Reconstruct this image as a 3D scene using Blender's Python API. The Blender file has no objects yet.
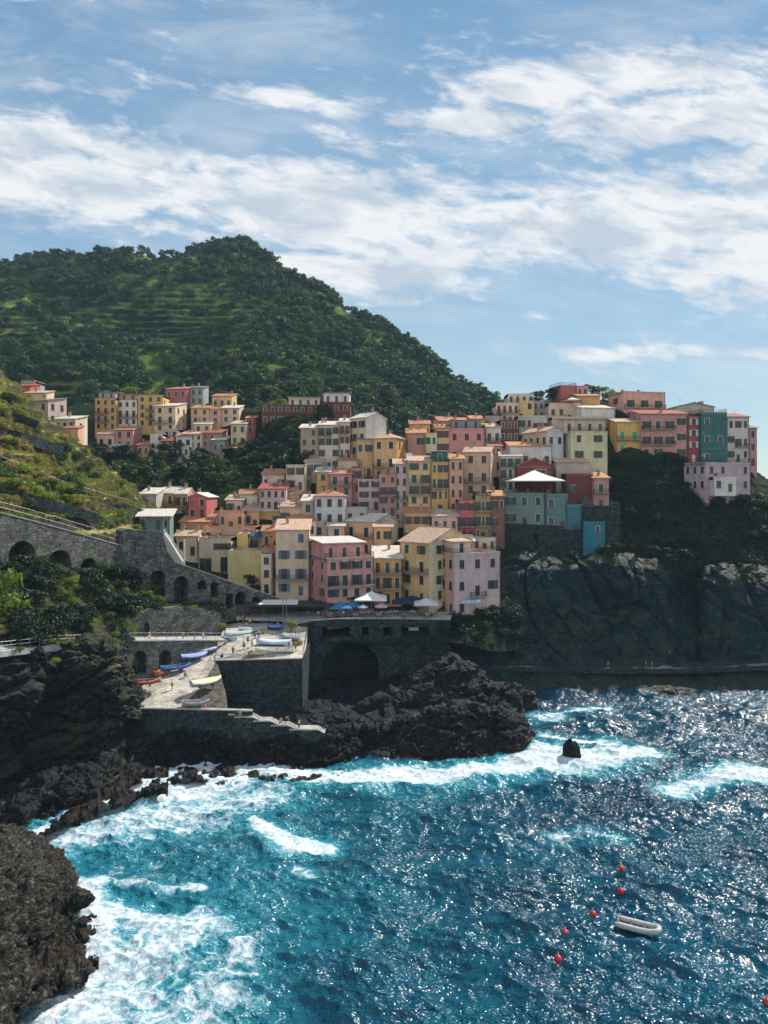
import bpy, bmesh, math, random
import numpy as np
from mathutils import Vector, Matrix, noise as MN

random.seed(11)
RNG = np.random.default_rng(5)
SC = bpy.context.scene
COL = SC.collection
# survey frame: the eye stands 42 m above the sea and looks level along +Y
F, HZ, CH, CX = 740.0, 490.0, 42.0, 384.0
SUN_AZ, SUN_EL = math.radians(46), math.radians(44)     # azimuth clockwise from +Y


def P(px, py, d):
    return Vector(((px - CX) * d / F, d, CH + (HZ - py) * d / F))


def sea_d(py):
    return F * CH / (py - HZ)


def rad(a):
    return math.radians(a)


# ------------------------------------------------------------------ tagging
def tag(o, label=None, cat=None, group=None, kind=None):
    if label: o['label'] = label
    if cat: o['category'] = cat
    if group: o['group'] = group
    if kind: o['kind'] = kind
    return o


def empty(name, loc=(0, 0, 0), rz=0.0):
    o = bpy.data.objects.new(name, None)
    o.empty_display_size = 0.3
    o.location = loc
    o.rotation_euler = (0, 0, rz)
    COL.objects.link(o)
    return o


def link(name, me, parent=None, loc=None, rz=None, color=None, scale=None):
    o = bpy.data.objects.new(name, me)
    COL.objects.link(o)
    if parent is not None: o.parent = parent
    if loc is not None: o.location = loc
    if rz is not None: o.rotation_euler = (0, 0, rz)
    if color is not None: o.color = (color[0], color[1], color[2], 1)
    if scale is not None: o.scale = scale if hasattr(scale, '__len__') else (scale,) * 3
    return o


KIDS = {}


def copy_tree(src, kids):
    """copy of a thing with copies of its parts and sub-parts; kids maps an object to its children"""
    c = src.copy(); COL.objects.link(c)
    for k in kids.get(src.name, ()):
        d = k.copy(); COL.objects.link(d); d.parent = c
        for g in kids.get(k.name, ()):
            e = g.copy(); COL.objects.link(e); e.parent = d
    return c


def kid_map(root):
    m = {}
    def rec(o):
        m[o.name] = [c for c in bpy.data.objects if c.parent == o]
        for c in m[o.name]: rec(c)
    rec(root)
    return m


# ------------------------------------------------------------------ mesh builder
class MB:
    def __init__(s):
        s.v, s.f, s.m = [], [], []

    def add(s, vs, fs, m=0):
        n = len(s.v)
        s.v += [tuple(x) for x in vs]
        s.f += [tuple(n + i for i in f) for f in fs]
        s.m += [m] * len(fs)
        return s

    def box(s, x0, x1, y0, y1, z0, z1, m=0):
        return s.add([(x0, y0, z0), (x1, y0, z0), (x1, y1, z0), (x0, y1, z0), (x0, y0, z1), (x1, y0, z1), (x1, y1, z1), (x0, y1, z1)],
                     [(0, 3, 2, 1), (4, 5, 6, 7), (0, 1, 5, 4), (1, 2, 6, 5), (2, 3, 7, 6), (3, 0, 4, 7)], m)

    def quad(s, a, b, c, d, m=0):
        return s.add([a, b, c, d], [(0, 1, 2, 3)], m)

    def beam(s, a, b, w, h, m=0):
        """rectangular bar from a to b, width w (horizontal), height h"""
        a, b = Vector(a), Vector(b)
        t = (b - a).normalized()
        u = t.cross(Vector((0, 0, 1)))
        u = u.normalized() if u.length > 1e-4 else Vector((1, 0, 0))
        n = u.cross(t)
        c = []
        for p in (a, b):
            for i, j in ((-1, -1), (1, -1), (1, 1), (-1, 1)):
                c.append(p + u * (i * w / 2) + n * (j * h / 2))
        return s.add(c, [(0, 1, 2, 3), (7, 6, 5, 4), (0, 4, 5, 1), (1, 5, 6, 2), (2, 6, 7, 3), (3, 7, 4, 0)], m)

    def tube(s, pts, r, n=6, m=0):
        pts = [Vector(p) for p in pts]
        if not hasattr(r, '__len__'): r = [r] * len(pts)
        rings = []
        for i, p in enumerate(pts):
            a = pts[max(i - 1, 0)]; b = pts[min(i + 1, len(pts) - 1)]
            t = (b - a)
            t = t.normalized() if t.length > 1e-6 else Vector((0, 0, 1))
            up = Vector((0, 0, 1)) if abs(t.z) < 0.9 else Vector((1, 0, 0))
            u = t.cross(up).normalized(); w = t.cross(u)
            rings.append([p + (u * math.cos(2 * math.pi * k / n) + w * math.sin(2 * math.pi * k / n)) * r[i] for k in range(n)])
        vs = [q for ring in rings for q in ring]
        fs = []
        for i in range(len(pts) - 1):
            for k in range(n):
                a = i * n + k; b = i * n + (k + 1) % n
                fs.append((a, b, b + n, a + n))
        fs.append(tuple(range(n - 1, -1, -1)))
        fs.append(tuple((len(pts) - 1) * n + k for k in range(n)))
        return s.add(vs, fs, m)

    def lathe(s, prof, n=12, m=0, c=(0, 0, 0)):
        vs, fs = [], []
        for r, z in prof:
            for k in range(n):
                a = 2 * math.pi * k / n
                vs.append((c[0] + r * math.cos(a), c[1] + r * math.sin(a), c[2] + z))
        for i in range(len(prof) - 1):
            for k in range(n):
                a = i * n + k; b = i * n + (k + 1) % n
                fs.append((a, b, b + n, a + n))
        fs.append(tuple(range(n - 1, -1, -1)))
        fs.append(tuple((len(prof) - 1) * n + k for k in range(n)))
        return s.add(vs, fs, m)

    def prism(s, poly, z0, z1, m=0):
        n = len(poly)
        vs = [(x, y, z0) for x, y in poly] + [(x, y, z1) for x, y in poly]
        fs = [tuple(range(n - 1, -1, -1)), tuple(range(n, 2 * n))]
        for i in range(n):
            j = (i + 1) % n
            fs.append((i, j, n + j, n + i))
        return s.add(vs, fs, m)

    def wall(s, o, ux, inn, w, h, holes, rec, m=0):
        """upright wall sheet from o along ux, w x h, with rectangular holes (x0,x1,z0,z1) and reveals rec deep along inn"""
        o, ux, inn, uz = Vector(o), Vector(ux), Vector(inn), Vector((0, 0, 1))
        xs = sorted({0.0, w, *[q for hh in holes for q in hh[:2]]})
        zs = sorted({0.0, h, *[q for hh in holes for q in hh[2:]]})
        pt = lambda x, z, y=0.0: o + ux * x + uz * z + inn * y
        for i in range(len(xs) - 1):
            for j in range(len(zs) - 1):
                xm, zm = (xs[i] + xs[i + 1]) / 2, (zs[j] + zs[j + 1]) / 2
                if any(a < xm < b and c < zm < d for a, b, c, d in holes): continue
                s.quad(pt(xs[i], zs[j]), pt(xs[i + 1], zs[j]), pt(xs[i + 1], zs[j + 1]), pt(xs[i], zs[j + 1]), m)
        for a, b, c, d in holes:
            s.quad(pt(a, c), pt(b, c), pt(b, c, rec), pt(a, c, rec), m)
            s.quad(pt(a, d, rec), pt(b, d, rec), pt(b, d), pt(a, d), m)
            s.quad(pt(a, c), pt(a, c, rec), pt(a, d, rec), pt(a, d), m)
            s.quad(pt(b, c, rec), pt(b, c), pt(b, d), pt(b, d, rec), m)
        return s

    def mesh(s, name, mats, smooth=False):
        me = bpy.data.meshes.new(name)
        me.from_pydata(s.v, [], s.f)
        for mt in (mats if isinstance(mats, (list, tuple)) else [mats]): me.materials.append(mt)
        if any(s.m): me.polygons.foreach_set('material_index', s.m)
        if smooth: me.polygons.foreach_set('use_smooth', [True] * len(me.polygons))
        me.update()
        return me

    def build(s, name, mats, parent=None, smooth=False, **k):
        return link(name, s.mesh(name, mats, smooth), parent, **k)


def np_mesh(name, V, Q, mats, smooth=False):
    """mesh from numpy vertices (n,3) and faces (m,3 or 4)"""
    me = bpy.data.meshes.new(name)
    V = np.ascontiguousarray(V, np.float32); Q = np.ascontiguousarray(Q, np.int32)
    k = Q.shape[1]
    me.vertices.add(len(V)); me.vertices.foreach_set('co', V.ravel())
    me.loops.add(Q.size); me.loops.foreach_set('vertex_index', Q.ravel())
    me.polygons.add(len(Q))
    me.polygons.foreach_set('loop_start', np.arange(0, Q.size, k, dtype=np.int32))
    if smooth: me.polygons.foreach_set('use_smooth', np.ones(len(Q), bool))
    for mt in (mats if isinstance(mats, (list, tuple)) else [mats]): me.materials.append(mt)
    me.update(calc_edges=True)
    return me


# ------------------------------------------------------------------ sheets (terrain laid out from surveyed points)
def crom(A, n, axis):
    """Catmull-Rom resampling of a control array along an axis"""
    A = np.moveaxis(np.asarray(A, float), axis, 0)
    k = A.shape[0]
    t = np.linspace(0, k - 1, n)
    i = np.clip(t.astype(int), 0, k - 2); f = (t - i).reshape(-1, *([1] * (A.ndim - 1)))
    p = lambda j: A[np.clip(j, 0, k - 1)]
    p0, p1, p2, p3 = p(i - 1), p(i), p(i + 1), p(i + 2)
    # end tangents by reflection
    p0 = np.where((i == 0).reshape(f.shape), 2 * p1 - p2, p0)
    p3 = np.where((i == k - 2).reshape(f.shape), 2 * p2 - p1, p3)
    r = 0.5 * (2 * p1 + (p2 - p0) * f + (2 * p0 - 5 * p1 + 4 * p2 - p3) * f * f + (3 * p1 - p0 - 3 * p2 + p3) * f ** 3)
    return np.moveaxis(r, 0, axis)


def sheet(cols, nu, nv):
    """cols: list of (px, [(py, d), ...]) -> grid (nu, nv, 3)"""
    A = np.array([[tuple(P(px, py, d)) for py, d in rows] for px, rows in cols])
    return crom(crom(A, nv, 1), nu, 0)


def normals(G):
    du = np.gradient(G, axis=0); dv = np.gradient(G, axis=1)
    n = np.cross(du, dv)
    n /= np.linalg.norm(n, axis=2, keepdims=True) + 1e-9
    # rows run from the top down, columns to the right: make normals face out/up
    return -n if (n[..., 2].mean() - n[..., 1].mean()) < 0 else n


def displace(G, fn):
    N = normals(G)
    flat = G.reshape(-1, 3)
    D = np.array([fn(Vector(p)) for p in flat]).reshape(G.shape[:2])
    return G + N * D[..., None]


def grid_mesh(name, G, mat, smooth=True):
    nu, nv = G.shape[:2]
    idx = np.arange(nu * nv).reshape(nu, nv)
    Q = np.stack([idx[:-1, :-1], idx[:-1, 1:], idx[1:, 1:], idx[1:, :-1]], -1).reshape(-1, 4)
    n = np.cross(G[0, 1] - G[0, 0], G[1, 0] - G[0, 0])
    me = np_mesh(name, G.reshape(-1, 3), Q, mat, smooth)
    return me


# ------------------------------------------------------------------ materials
class NT:
    def __init__(s, name):
        s.mat = bpy.data.materials.new(name); s.mat.use_nodes = True
        s.t = s.mat.node_tree; s.t.nodes.clear()
        s.out = s.n('ShaderNodeOutputMaterial')

    def n(s, typ, **k):
        nd = s.t.nodes.new(typ)
        for a, b in k.items():
            setattr(nd, a, b)
        return nd

    def l(s, a, b):
        s.t.links.new(a, b); return b

    def inp(s, sock, v):
        if isinstance(v, bpy.types.NodeSocket): s.l(v, sock)
        elif v is not None: sock.default_value = v

    def math(s, op, a, b=None, c=None, clamp=False):
        nd = s.n('ShaderNodeMath', operation=op, use_clamp=clamp)
        for i, v in enumerate((a, b, c)):
            if v is not None: s.inp(nd.inputs[i], v)
        return nd.outputs[0]

    def vmath(s, op, a, b=None):
        nd = s.n('ShaderNodeVectorMath', operation=op)
        s.inp(nd.inputs[0], a)
        if b is not None: s.inp(nd.inputs[1], b)
        return nd.outputs[0]

    def mix(s, f, a, b, mode='MIX'):
        nd = s.n('ShaderNodeMix', data_type='RGBA', blend_type=mode)
        s.inp(nd.inputs[0], f)
        for i, v in ((6, a), (7, b)):
            if not isinstance(v, bpy.types.NodeSocket) and len(v) == 3: v = (*v, 1)
            s.inp(nd.inputs[i], v)
        return nd.outputs[2]

    def ramp(s, f, stops, interp='LINEAR'):
        nd = s.n('ShaderNodeValToRGB'); cr = nd.color_ramp; cr.interpolation = interp
        while len(cr.elements) < len(stops): cr.elements.new(0.5)
        for e, (p, c) in zip(cr.elements, stops):
            e.position = p
            e.color = (*c, 1) if hasattr(c, '__len__') else (c, c, c, 1)
        s.inp(nd.inputs[0], f)
        return nd.outputs[0]

    def smooth(s, x, a, b):
        nd = s.n('ShaderNodeMapRange', interpolation_type='SMOOTHSTEP')
        s.inp(nd.inputs[0], x); nd.inputs[1].default_value = a; nd.inputs[2].default_value = b
        return nd.outputs[0]

    def noise(s, vec, scale=1, detail=4, rough=0.55, dist=0.0, out=0, lac=2.0):
        nd = s.n('ShaderNodeTexNoise'); s.inp(nd.inputs['Vector'], vec)
        nd.inputs['Scale'].default_value = scale; nd.inputs['Detail'].default_value = detail
        nd.inputs['Roughness'].default_value = rough; nd.inputs['Distortion'].default_value = dist
        nd.inputs['Lacunarity'].default_value = lac
        return nd.outputs[out]

    def voro(s, vec, scale=1, feature='F1', out=0, rand=1.0):
        nd = s.n('ShaderNodeTexVoronoi', feature=feature); s.inp(nd.inputs['Vector'], vec)
        nd.inputs['Scale'].default_value = scale
        nd.inputs['Randomness'].default_value = rand
        return nd.outputs[out]

    def scale(s, vec, sc):
        nd = s.n('ShaderNodeMapping'); s.inp(nd.inputs[0], vec); nd.inputs[3].default_value = sc
        return nd.outputs[0]

    def pos(s):
        return s.n('ShaderNodeNewGeometry').outputs['Position']

    def obj(s):
        return s.n('ShaderNodeTexCoord').outputs['Object']

    def ocol(s):
        return s.n('ShaderNodeObjectInfo').outputs['Color']

    def bump(s, h, strength=0.5, dist=0.1):
        nd = s.n('ShaderNodeBump'); s.inp(nd.inputs['Height'], h)
        nd.inputs['Strength'].default_value = strength; nd.inputs['Distance'].default_value = dist
        return nd.outputs[0]

    def bsdf(s, col, rough=0.7, normal=None, spec=0.5, metal=0.0, ior=None, link=True):
        b = s.n('ShaderNodeBsdfPrincipled')
        if not isinstance(col, bpy.types.NodeSocket) and len(col) == 3: col = (*col, 1)
        s.inp(b.inputs['Base Color'], col); s.inp(b.inputs['Roughness'], rough)
        b.inputs['Specular IOR Level'].default_value = spec
        b.inputs['Metallic'].default_value = metal
        if ior: b.inputs['IOR'].default_value = ior
        if normal is not None: s.l(normal, b.inputs['Normal'])
        if link: s.l(b.outputs[0], s.out.inputs[0])
        return b.outputs[0]


def m_simple(name, col, rough=0.6, var=0.25, sc=3.0, spec=0.3, metal=0.0):
    """one colour with blotchy wear"""
    t = NT(name)
    nz = t.noise(t.obj(), sc, 5)
    f = t.ramp(nz, [(0.3, 1 - var), (0.7, 1 + var * 0.4)])
    t.bsdf(t.mix(1, col, f, 'MULTIPLY'), rough, None, spec, metal)
    return t.mat


def m_objcol(name, rough=0.6, var=0.2, sc=2.0, spec=0.3, streak=False, bump=0.0):
    """colour taken from the object, with blotches (and rain streaks on plaster)"""
    t = NT(name)
    p = t.obj()
    f = t.ramp(t.noise(p, sc, 6, 0.6), [(0.28, 1 - var), (0.72, 1.0 + var * 0.25)])
    c = t.mix(1, t.ocol(), f, 'MULTIPLY')
    if streak:
        st = t.ramp(t.noise(t.scale(p, (0.55, 0.55, 0.13)), 1.0, 4, 0.55), [(0.34, 0.66), (0.56, 1.0)])
        c = t.mix(0.6, c, st, 'MULTIPLY')
        c = t.mix(0.6, c, t.ramp(t.noise(p, 2.6, 6, 0.7), [(0.35, 0.72), (0.6, 1.05)]), 'MULTIPLY')
        c = t.mix(1.0, c, (1.06, 0.97, 0.90), 'MULTIPLY')
        pale = t.smooth(t.noise(p, 0.45, 4, 0.6), 0.58, 0.75)
        c = t.mix(t.math('MULTIPLY', pale, 0.3), c, (0.55, 0.5, 0.45))
    nrm = t.bump(t.noise(p, 9, 4), bump, 0.05) if bump else None
    t.bsdf(c, rough, nrm, spec)
    return t.mat


M = {}
M['plaster'] = m_objcol('painted_plaster', 0.85, 0.22, 0.7, 0.15, True, 0.4)
M['paint'] = m_objcol('gloss_paint', 0.4, 0.15, 2.0, 0.4)
M['cloth'] = m_objcol('cloth', 0.85, 0.15, 3.0, 0.1)
M['skin'] = m_objcol('skin', 0.55, 0.08, 8.0, 0.3)
M['trim'] = m_simple('white_paint', (0.62, 0.6, 0.55), 0.5, 0.2)
M['frame'] = m_simple('window_frame_paint', (0.16, 0.14, 0.12), 0.5, 0.2)
M['dkwood'] = m_simple('dark_timber', (0.05, 0.035, 0.025), 0.6)
M['wood'] = m_simple('weathered_timber', (0.22, 0.15, 0.09), 0.7)
M['iron'] = m_simple('dark_iron', (0.03, 0.035, 0.04), 0.5)
M['galv'] = m_simple('galvanised_rail', (0.26, 0.27, 0.27), 0.45, 0.3, 3, 0.5, 0.3)
M['rubber'] = m_simple('grey_rubber', (0.42, 0.42, 0.41), 0.45, 0.12)
M['black'] = m_simple('black_rubber', (0.015, 0.015, 0.018), 0.5)
M['hair'] = m_simple('hair', (0.03, 0.02, 0.015), 0.6)


def m_glass():
    t = NT('window_glass')
    nz = t.noise(t.pos(), 0.6, 2)
    t.bsdf(t.ramp(nz, [(0.3, (0.008, 0.012, 0.016)), (0.7, (0.03, 0.04, 0.05))]), 0.08, None, 0.5)
    return t.mat
M['glass'] = m_glass()


def m_roof():
    t = NT('clay_tiles')
    p = t.obj()
    w = t.n('ShaderNodeTexWave', wave_type='BANDS', bands_direction='X'); t.l(p, w.inputs[0])
    w.inputs['Scale'].default_value = 1.1; w.inputs['Distortion'].default_value = 0.3
    w2 = t.n('ShaderNodeTexWave', wave_type='BANDS', bands_direction='Y', wave_profile='SAW'); t.l(p, w2.inputs[0])
    w2.inputs['Scale'].default_value = 0.8
    h = t.math('ADD', w.outputs['Fac'], t.math('MULTIPLY', w2.outputs['Fac'], 0.5))
    f = t.ramp(t.noise(p, 1.6, 6, 0.7), [(0.3, 0.5), (0.5, 0.95), (0.72, 1.3)])
    c = t.mix(1, t.ocol(), f, 'MULTIPLY')
    c = t.mix(t.math('MULTIPLY', t.smooth(t.noise(p, 5, 4, 0.7), 0.52, 0.72), 0.5), c, (0.34, 0.29, 0.24))
    t.bsdf(c, 0.8, t.bump(h, 0.7, 0.08), 0.2)
    return t.mat
M['roof'] = m_roof()


def m_stone(name, c1, c2, mortar=0.5):
    t = NT(name)
    p = t.obj(); wp = t.vmath('ADD', p, t.vmath('MULTIPLY', t.noise(p, 1.5, 3, out=1), (0.25, 0.25, 0.25)))
    e = t.voro(t.scale(wp, (1, 1, 1.8)), 1.25, 'DISTANCE_TO_EDGE')
    cell = t.voro(t.scale(wp, (1, 1, 1.8)), 1.25, 'F1', 1)
    sep = t.n('ShaderNodeSeparateColor'); t.l(cell, sep.inputs[0])
    c = t.mix(sep.outputs[0], c1, c2)
    gap = t.smooth(e, 0.0, 0.07)
    c = t.mix(gap, tuple(x * 0.35 for x in c1), c)
    c = t.mix(1, c, t.ramp(t.noise(p, 0.5, 6, 0.65), [(0.3, 0.55), (0.7, 1.25)]), 'MULTIPLY')
    moss = t.smooth(t.noise(p, 0.3, 5, 0.6), 0.55, 0.7)
    c = t.mix(t.math('MULTIPLY', moss, 0.55), c, (0.05, 0.07, 0.025))
    h = t.math('ADD', gap, t.math('MULTIPLY', t.noise(p, 6, 4), 0.5))
    t.bsdf(c, 0.9, t.bump(h, 0.8, 0.12), 0.1)
    return t.mat
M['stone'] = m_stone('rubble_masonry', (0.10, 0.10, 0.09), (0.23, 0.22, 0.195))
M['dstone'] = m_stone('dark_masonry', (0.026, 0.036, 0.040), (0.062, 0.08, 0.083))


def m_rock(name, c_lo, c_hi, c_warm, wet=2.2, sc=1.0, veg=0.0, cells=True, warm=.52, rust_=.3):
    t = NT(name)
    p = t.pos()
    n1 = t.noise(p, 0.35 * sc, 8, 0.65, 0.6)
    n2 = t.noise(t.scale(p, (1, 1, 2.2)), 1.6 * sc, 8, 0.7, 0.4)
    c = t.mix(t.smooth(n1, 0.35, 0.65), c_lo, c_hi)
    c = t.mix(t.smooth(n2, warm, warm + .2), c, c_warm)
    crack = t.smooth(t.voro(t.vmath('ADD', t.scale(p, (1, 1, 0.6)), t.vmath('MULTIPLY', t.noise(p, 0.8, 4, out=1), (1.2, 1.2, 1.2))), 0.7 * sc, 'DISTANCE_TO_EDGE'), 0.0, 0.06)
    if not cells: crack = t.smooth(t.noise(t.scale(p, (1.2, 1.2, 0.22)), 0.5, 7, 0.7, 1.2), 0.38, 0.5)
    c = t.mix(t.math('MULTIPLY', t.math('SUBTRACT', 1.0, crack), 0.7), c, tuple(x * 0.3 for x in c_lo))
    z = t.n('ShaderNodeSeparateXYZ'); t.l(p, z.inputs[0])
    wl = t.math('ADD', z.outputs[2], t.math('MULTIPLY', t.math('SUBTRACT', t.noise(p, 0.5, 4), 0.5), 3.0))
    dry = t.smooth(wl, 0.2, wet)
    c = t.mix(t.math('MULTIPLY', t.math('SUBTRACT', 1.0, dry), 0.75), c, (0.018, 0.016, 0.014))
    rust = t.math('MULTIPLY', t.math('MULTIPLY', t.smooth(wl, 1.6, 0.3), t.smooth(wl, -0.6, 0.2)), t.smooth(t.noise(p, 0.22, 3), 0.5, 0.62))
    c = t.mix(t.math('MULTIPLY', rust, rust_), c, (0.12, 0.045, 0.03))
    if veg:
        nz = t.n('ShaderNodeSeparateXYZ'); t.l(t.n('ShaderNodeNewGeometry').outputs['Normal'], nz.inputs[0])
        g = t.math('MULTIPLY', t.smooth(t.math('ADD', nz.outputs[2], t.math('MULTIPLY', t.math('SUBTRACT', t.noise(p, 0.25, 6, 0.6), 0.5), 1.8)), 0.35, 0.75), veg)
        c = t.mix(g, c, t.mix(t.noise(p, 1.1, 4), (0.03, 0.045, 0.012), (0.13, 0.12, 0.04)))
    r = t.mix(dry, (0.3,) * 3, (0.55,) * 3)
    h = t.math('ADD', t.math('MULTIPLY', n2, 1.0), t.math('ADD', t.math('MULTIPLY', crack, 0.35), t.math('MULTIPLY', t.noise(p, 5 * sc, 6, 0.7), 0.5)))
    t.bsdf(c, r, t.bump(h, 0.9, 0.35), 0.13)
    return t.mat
M['rock'] = m_rock('dark_sea_rock', (0.004, 0.006, 0.008), (0.017, 0.021, 0.025), (0.105, 0.113, 0.122))
M['nearrock'] = m_rock('brown_sea_rock', (0.010, 0.010, 0.009), (0.05, 0.047, 0.037), (0.24, 0.215, 0.155), 1.6, 1.15, warm=.5, rust_=.4)
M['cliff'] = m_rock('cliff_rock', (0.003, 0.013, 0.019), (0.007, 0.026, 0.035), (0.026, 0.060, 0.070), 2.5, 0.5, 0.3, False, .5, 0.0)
M['leftcliff'] = m_rock('left_cliff_rock', (0.007, 0.010, 0.012), (0.024, 0.030, 0.032), (0.085, 0.09, 0.09), 2.6, 0.8, 0.4)


def m_soil(name, cols, sc, dirt, rscale=1.0):
    """ground of a slope: grass tones on the treads, earth and stone on the risers"""
    t = NT(name)
    p = t.pos()
    n = t.noise(p, sc, 7, 0.65, 0.3)
    k = len(cols)
    c = t.ramp(n, [(0.3 + 0.42 * i / (k - 1), cc) for i, cc in enumerate(cols)])
    nz = t.n('ShaderNodeSeparateXYZ'); t.l(t.n('ShaderNodeNewGeometry').outputs['Normal'], nz.inputs[0])
    flat = t.smooth(t.math('ADD', nz.outputs[2], t.math('MULTIPLY', t.math('SUBTRACT', t.noise(p, sc * 4, 4), 0.5), 0.5)), 0.45, 0.8)
    c = t.mix(flat, t.mix(t.noise(p, sc * 9, 4), tuple(x * 0.6 for x in dirt), dirt), c)
    c = t.mix(1, c, t.ramp(t.noise(p, sc * 14, 5, 0.7), [(0.3, 0.55), (0.7, 1.3)]), 'MULTIPLY')
    t.bsdf(c, 0.95, t.bump(t.noise(p, sc * 12, 6, 0.7), 0.9, 0.5 * rscale), 0.05)
    return t.mat
M['hill'] = m_soil('hill_grass', [(0.018, 0.042, 0.013), (0.045, 0.085, 0.018), (0.12, 0.175, 0.03), (0.21, 0.24, 0.055)], 0.032, (0.014, 0.02, 0.014), 3)
M['slope'] = m_soil('dry_slope_grass', [(0.07, 0.12, 0.02), (0.18, 0.21, 0.04), (0.38, 0.31, 0.10), (0.46, 0.38, 0.16)], 0.09, (0.075, 0.068, 0.052))
M['village'] = m_soil('village_ground', [(0.010, 0.018, 0.009), (0.02, 0.03, 0.014), (0.04, 0.045, 0.022)], 0.08, (0.025, 0.03, 0.028))
M['bank'] = m_soil('bank_ground', [(0.02, 0.03, 0.012), (0.045, 0.05, 0.022), (0.10, 0.09, 0.045), (0.14, 0.125, 0.08)], 0.16, (0.07, 0.068, 0.06))


def m_leaf(name, stops, trans=0.3):
    t = NT(name)
    g = t.n('ShaderNodeNewGeometry')
    oi = t.n('ShaderNodeObjectInfo')
    f = t.math('ADD', t.math('MULTIPLY', g.outputs['Random Per Island'], 0.55), t.math('MULTIPLY', oi.outputs['Random'], 0.3))
    big = t.noise(t.pos(), 0.05, 3)
    f = t.math('ADD', f, t.math('MULTIPLY', t.math('SUBTRACT', big, 0.5), 1.3))
    c = t.ramp(f, stops)
    b = t.bsdf(c, 0.6, None, 0.25, link=False)
    tr = t.n('ShaderNodeBsdfTranslucent'); t.l(t.mix(1, c, (1.2, 1.3, 0.5), 'MULTIPLY'), tr.inputs[0])
    mx = t.n('ShaderNodeMixShader'); mx.inputs[0].default_value = trans
    t.l(b, mx.inputs[1]); t.l(tr.outputs[0], mx.inputs[2]); t.l(mx.outputs[0], t.out.inputs[0])
    return t.mat
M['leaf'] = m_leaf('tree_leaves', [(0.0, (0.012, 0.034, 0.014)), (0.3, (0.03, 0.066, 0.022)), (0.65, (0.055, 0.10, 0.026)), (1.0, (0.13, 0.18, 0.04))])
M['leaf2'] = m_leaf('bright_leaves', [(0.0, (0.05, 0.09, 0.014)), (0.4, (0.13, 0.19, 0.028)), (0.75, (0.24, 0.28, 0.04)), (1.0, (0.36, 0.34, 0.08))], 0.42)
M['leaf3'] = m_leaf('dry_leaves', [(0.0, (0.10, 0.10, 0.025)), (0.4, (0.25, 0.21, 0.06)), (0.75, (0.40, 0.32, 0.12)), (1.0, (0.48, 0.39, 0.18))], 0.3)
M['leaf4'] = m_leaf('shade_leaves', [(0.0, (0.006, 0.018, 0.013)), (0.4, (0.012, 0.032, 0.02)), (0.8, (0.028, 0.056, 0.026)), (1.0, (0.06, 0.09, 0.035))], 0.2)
M['bark'] = m_simple('bark', (0.07, 0.055, 0.04), 0.9, 0.4, 4)


def m_ground(name, c1, c2, sc=0.5):
    t = NT(name)
    p = t.pos()
    c = t.mix(t.smooth(t.noise(p, sc, 6, 0.65), 0.35, 0.65), c1, c2)
    c = t.mix(t.math('MULTIPLY', t.smooth(t.noise(p, sc * 6, 5, 0.7), 0.5, 0.68), 0.4), c, tuple(x * 0.45 for x in c1))
    t.bsdf(c, 0.85, t.bump(t.noise(p, 7, 4), 0.4, 0.05), 0.15)
    return t.mat
def m_paving():
    t = NT('harbour_paving'); p = t.pos()
    br = t.n('ShaderNodeTexBrick'); t.l(t.scale(p, (1, 1, 0)), br.inputs['Vector']); br.inputs['Scale'].default_value = .55
    br.inputs['Mortar Size'].default_value = .02; br.inputs['Color1'].default_value = (.62, .57, .48, 1); br.inputs['Color2'].default_value = (.48, .44, .37, 1); br.inputs['Mortar'].default_value = (.2, .18, .15, 1)
    c = t.mix(1, br.outputs[0], t.ramp(t.noise(p, .35, 6, .65), [(.34, .5), (.6, 1.12)]), 'MULTIPLY')
    c = t.mix(t.math('MULTIPLY', t.smooth(t.noise(p, 1.3, 6, .7), .55, .7), .5), c, (.12, .10, .08))
    t.bsdf(c, .85, t.bump(t.noise(p, 6, 4), .4, .05), .15); return t.mat
M['paving'] = m_paving()
M['path'] = m_ground('concrete_path', (0.30, 0.29, 0.27), (0.46, 0.45, 0.41))
M['pebble'] = m_ground('pebbly_slope', (0.05, 0.045, 0.037), (0.14, 0.125, 0.10), 1.2)
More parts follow.
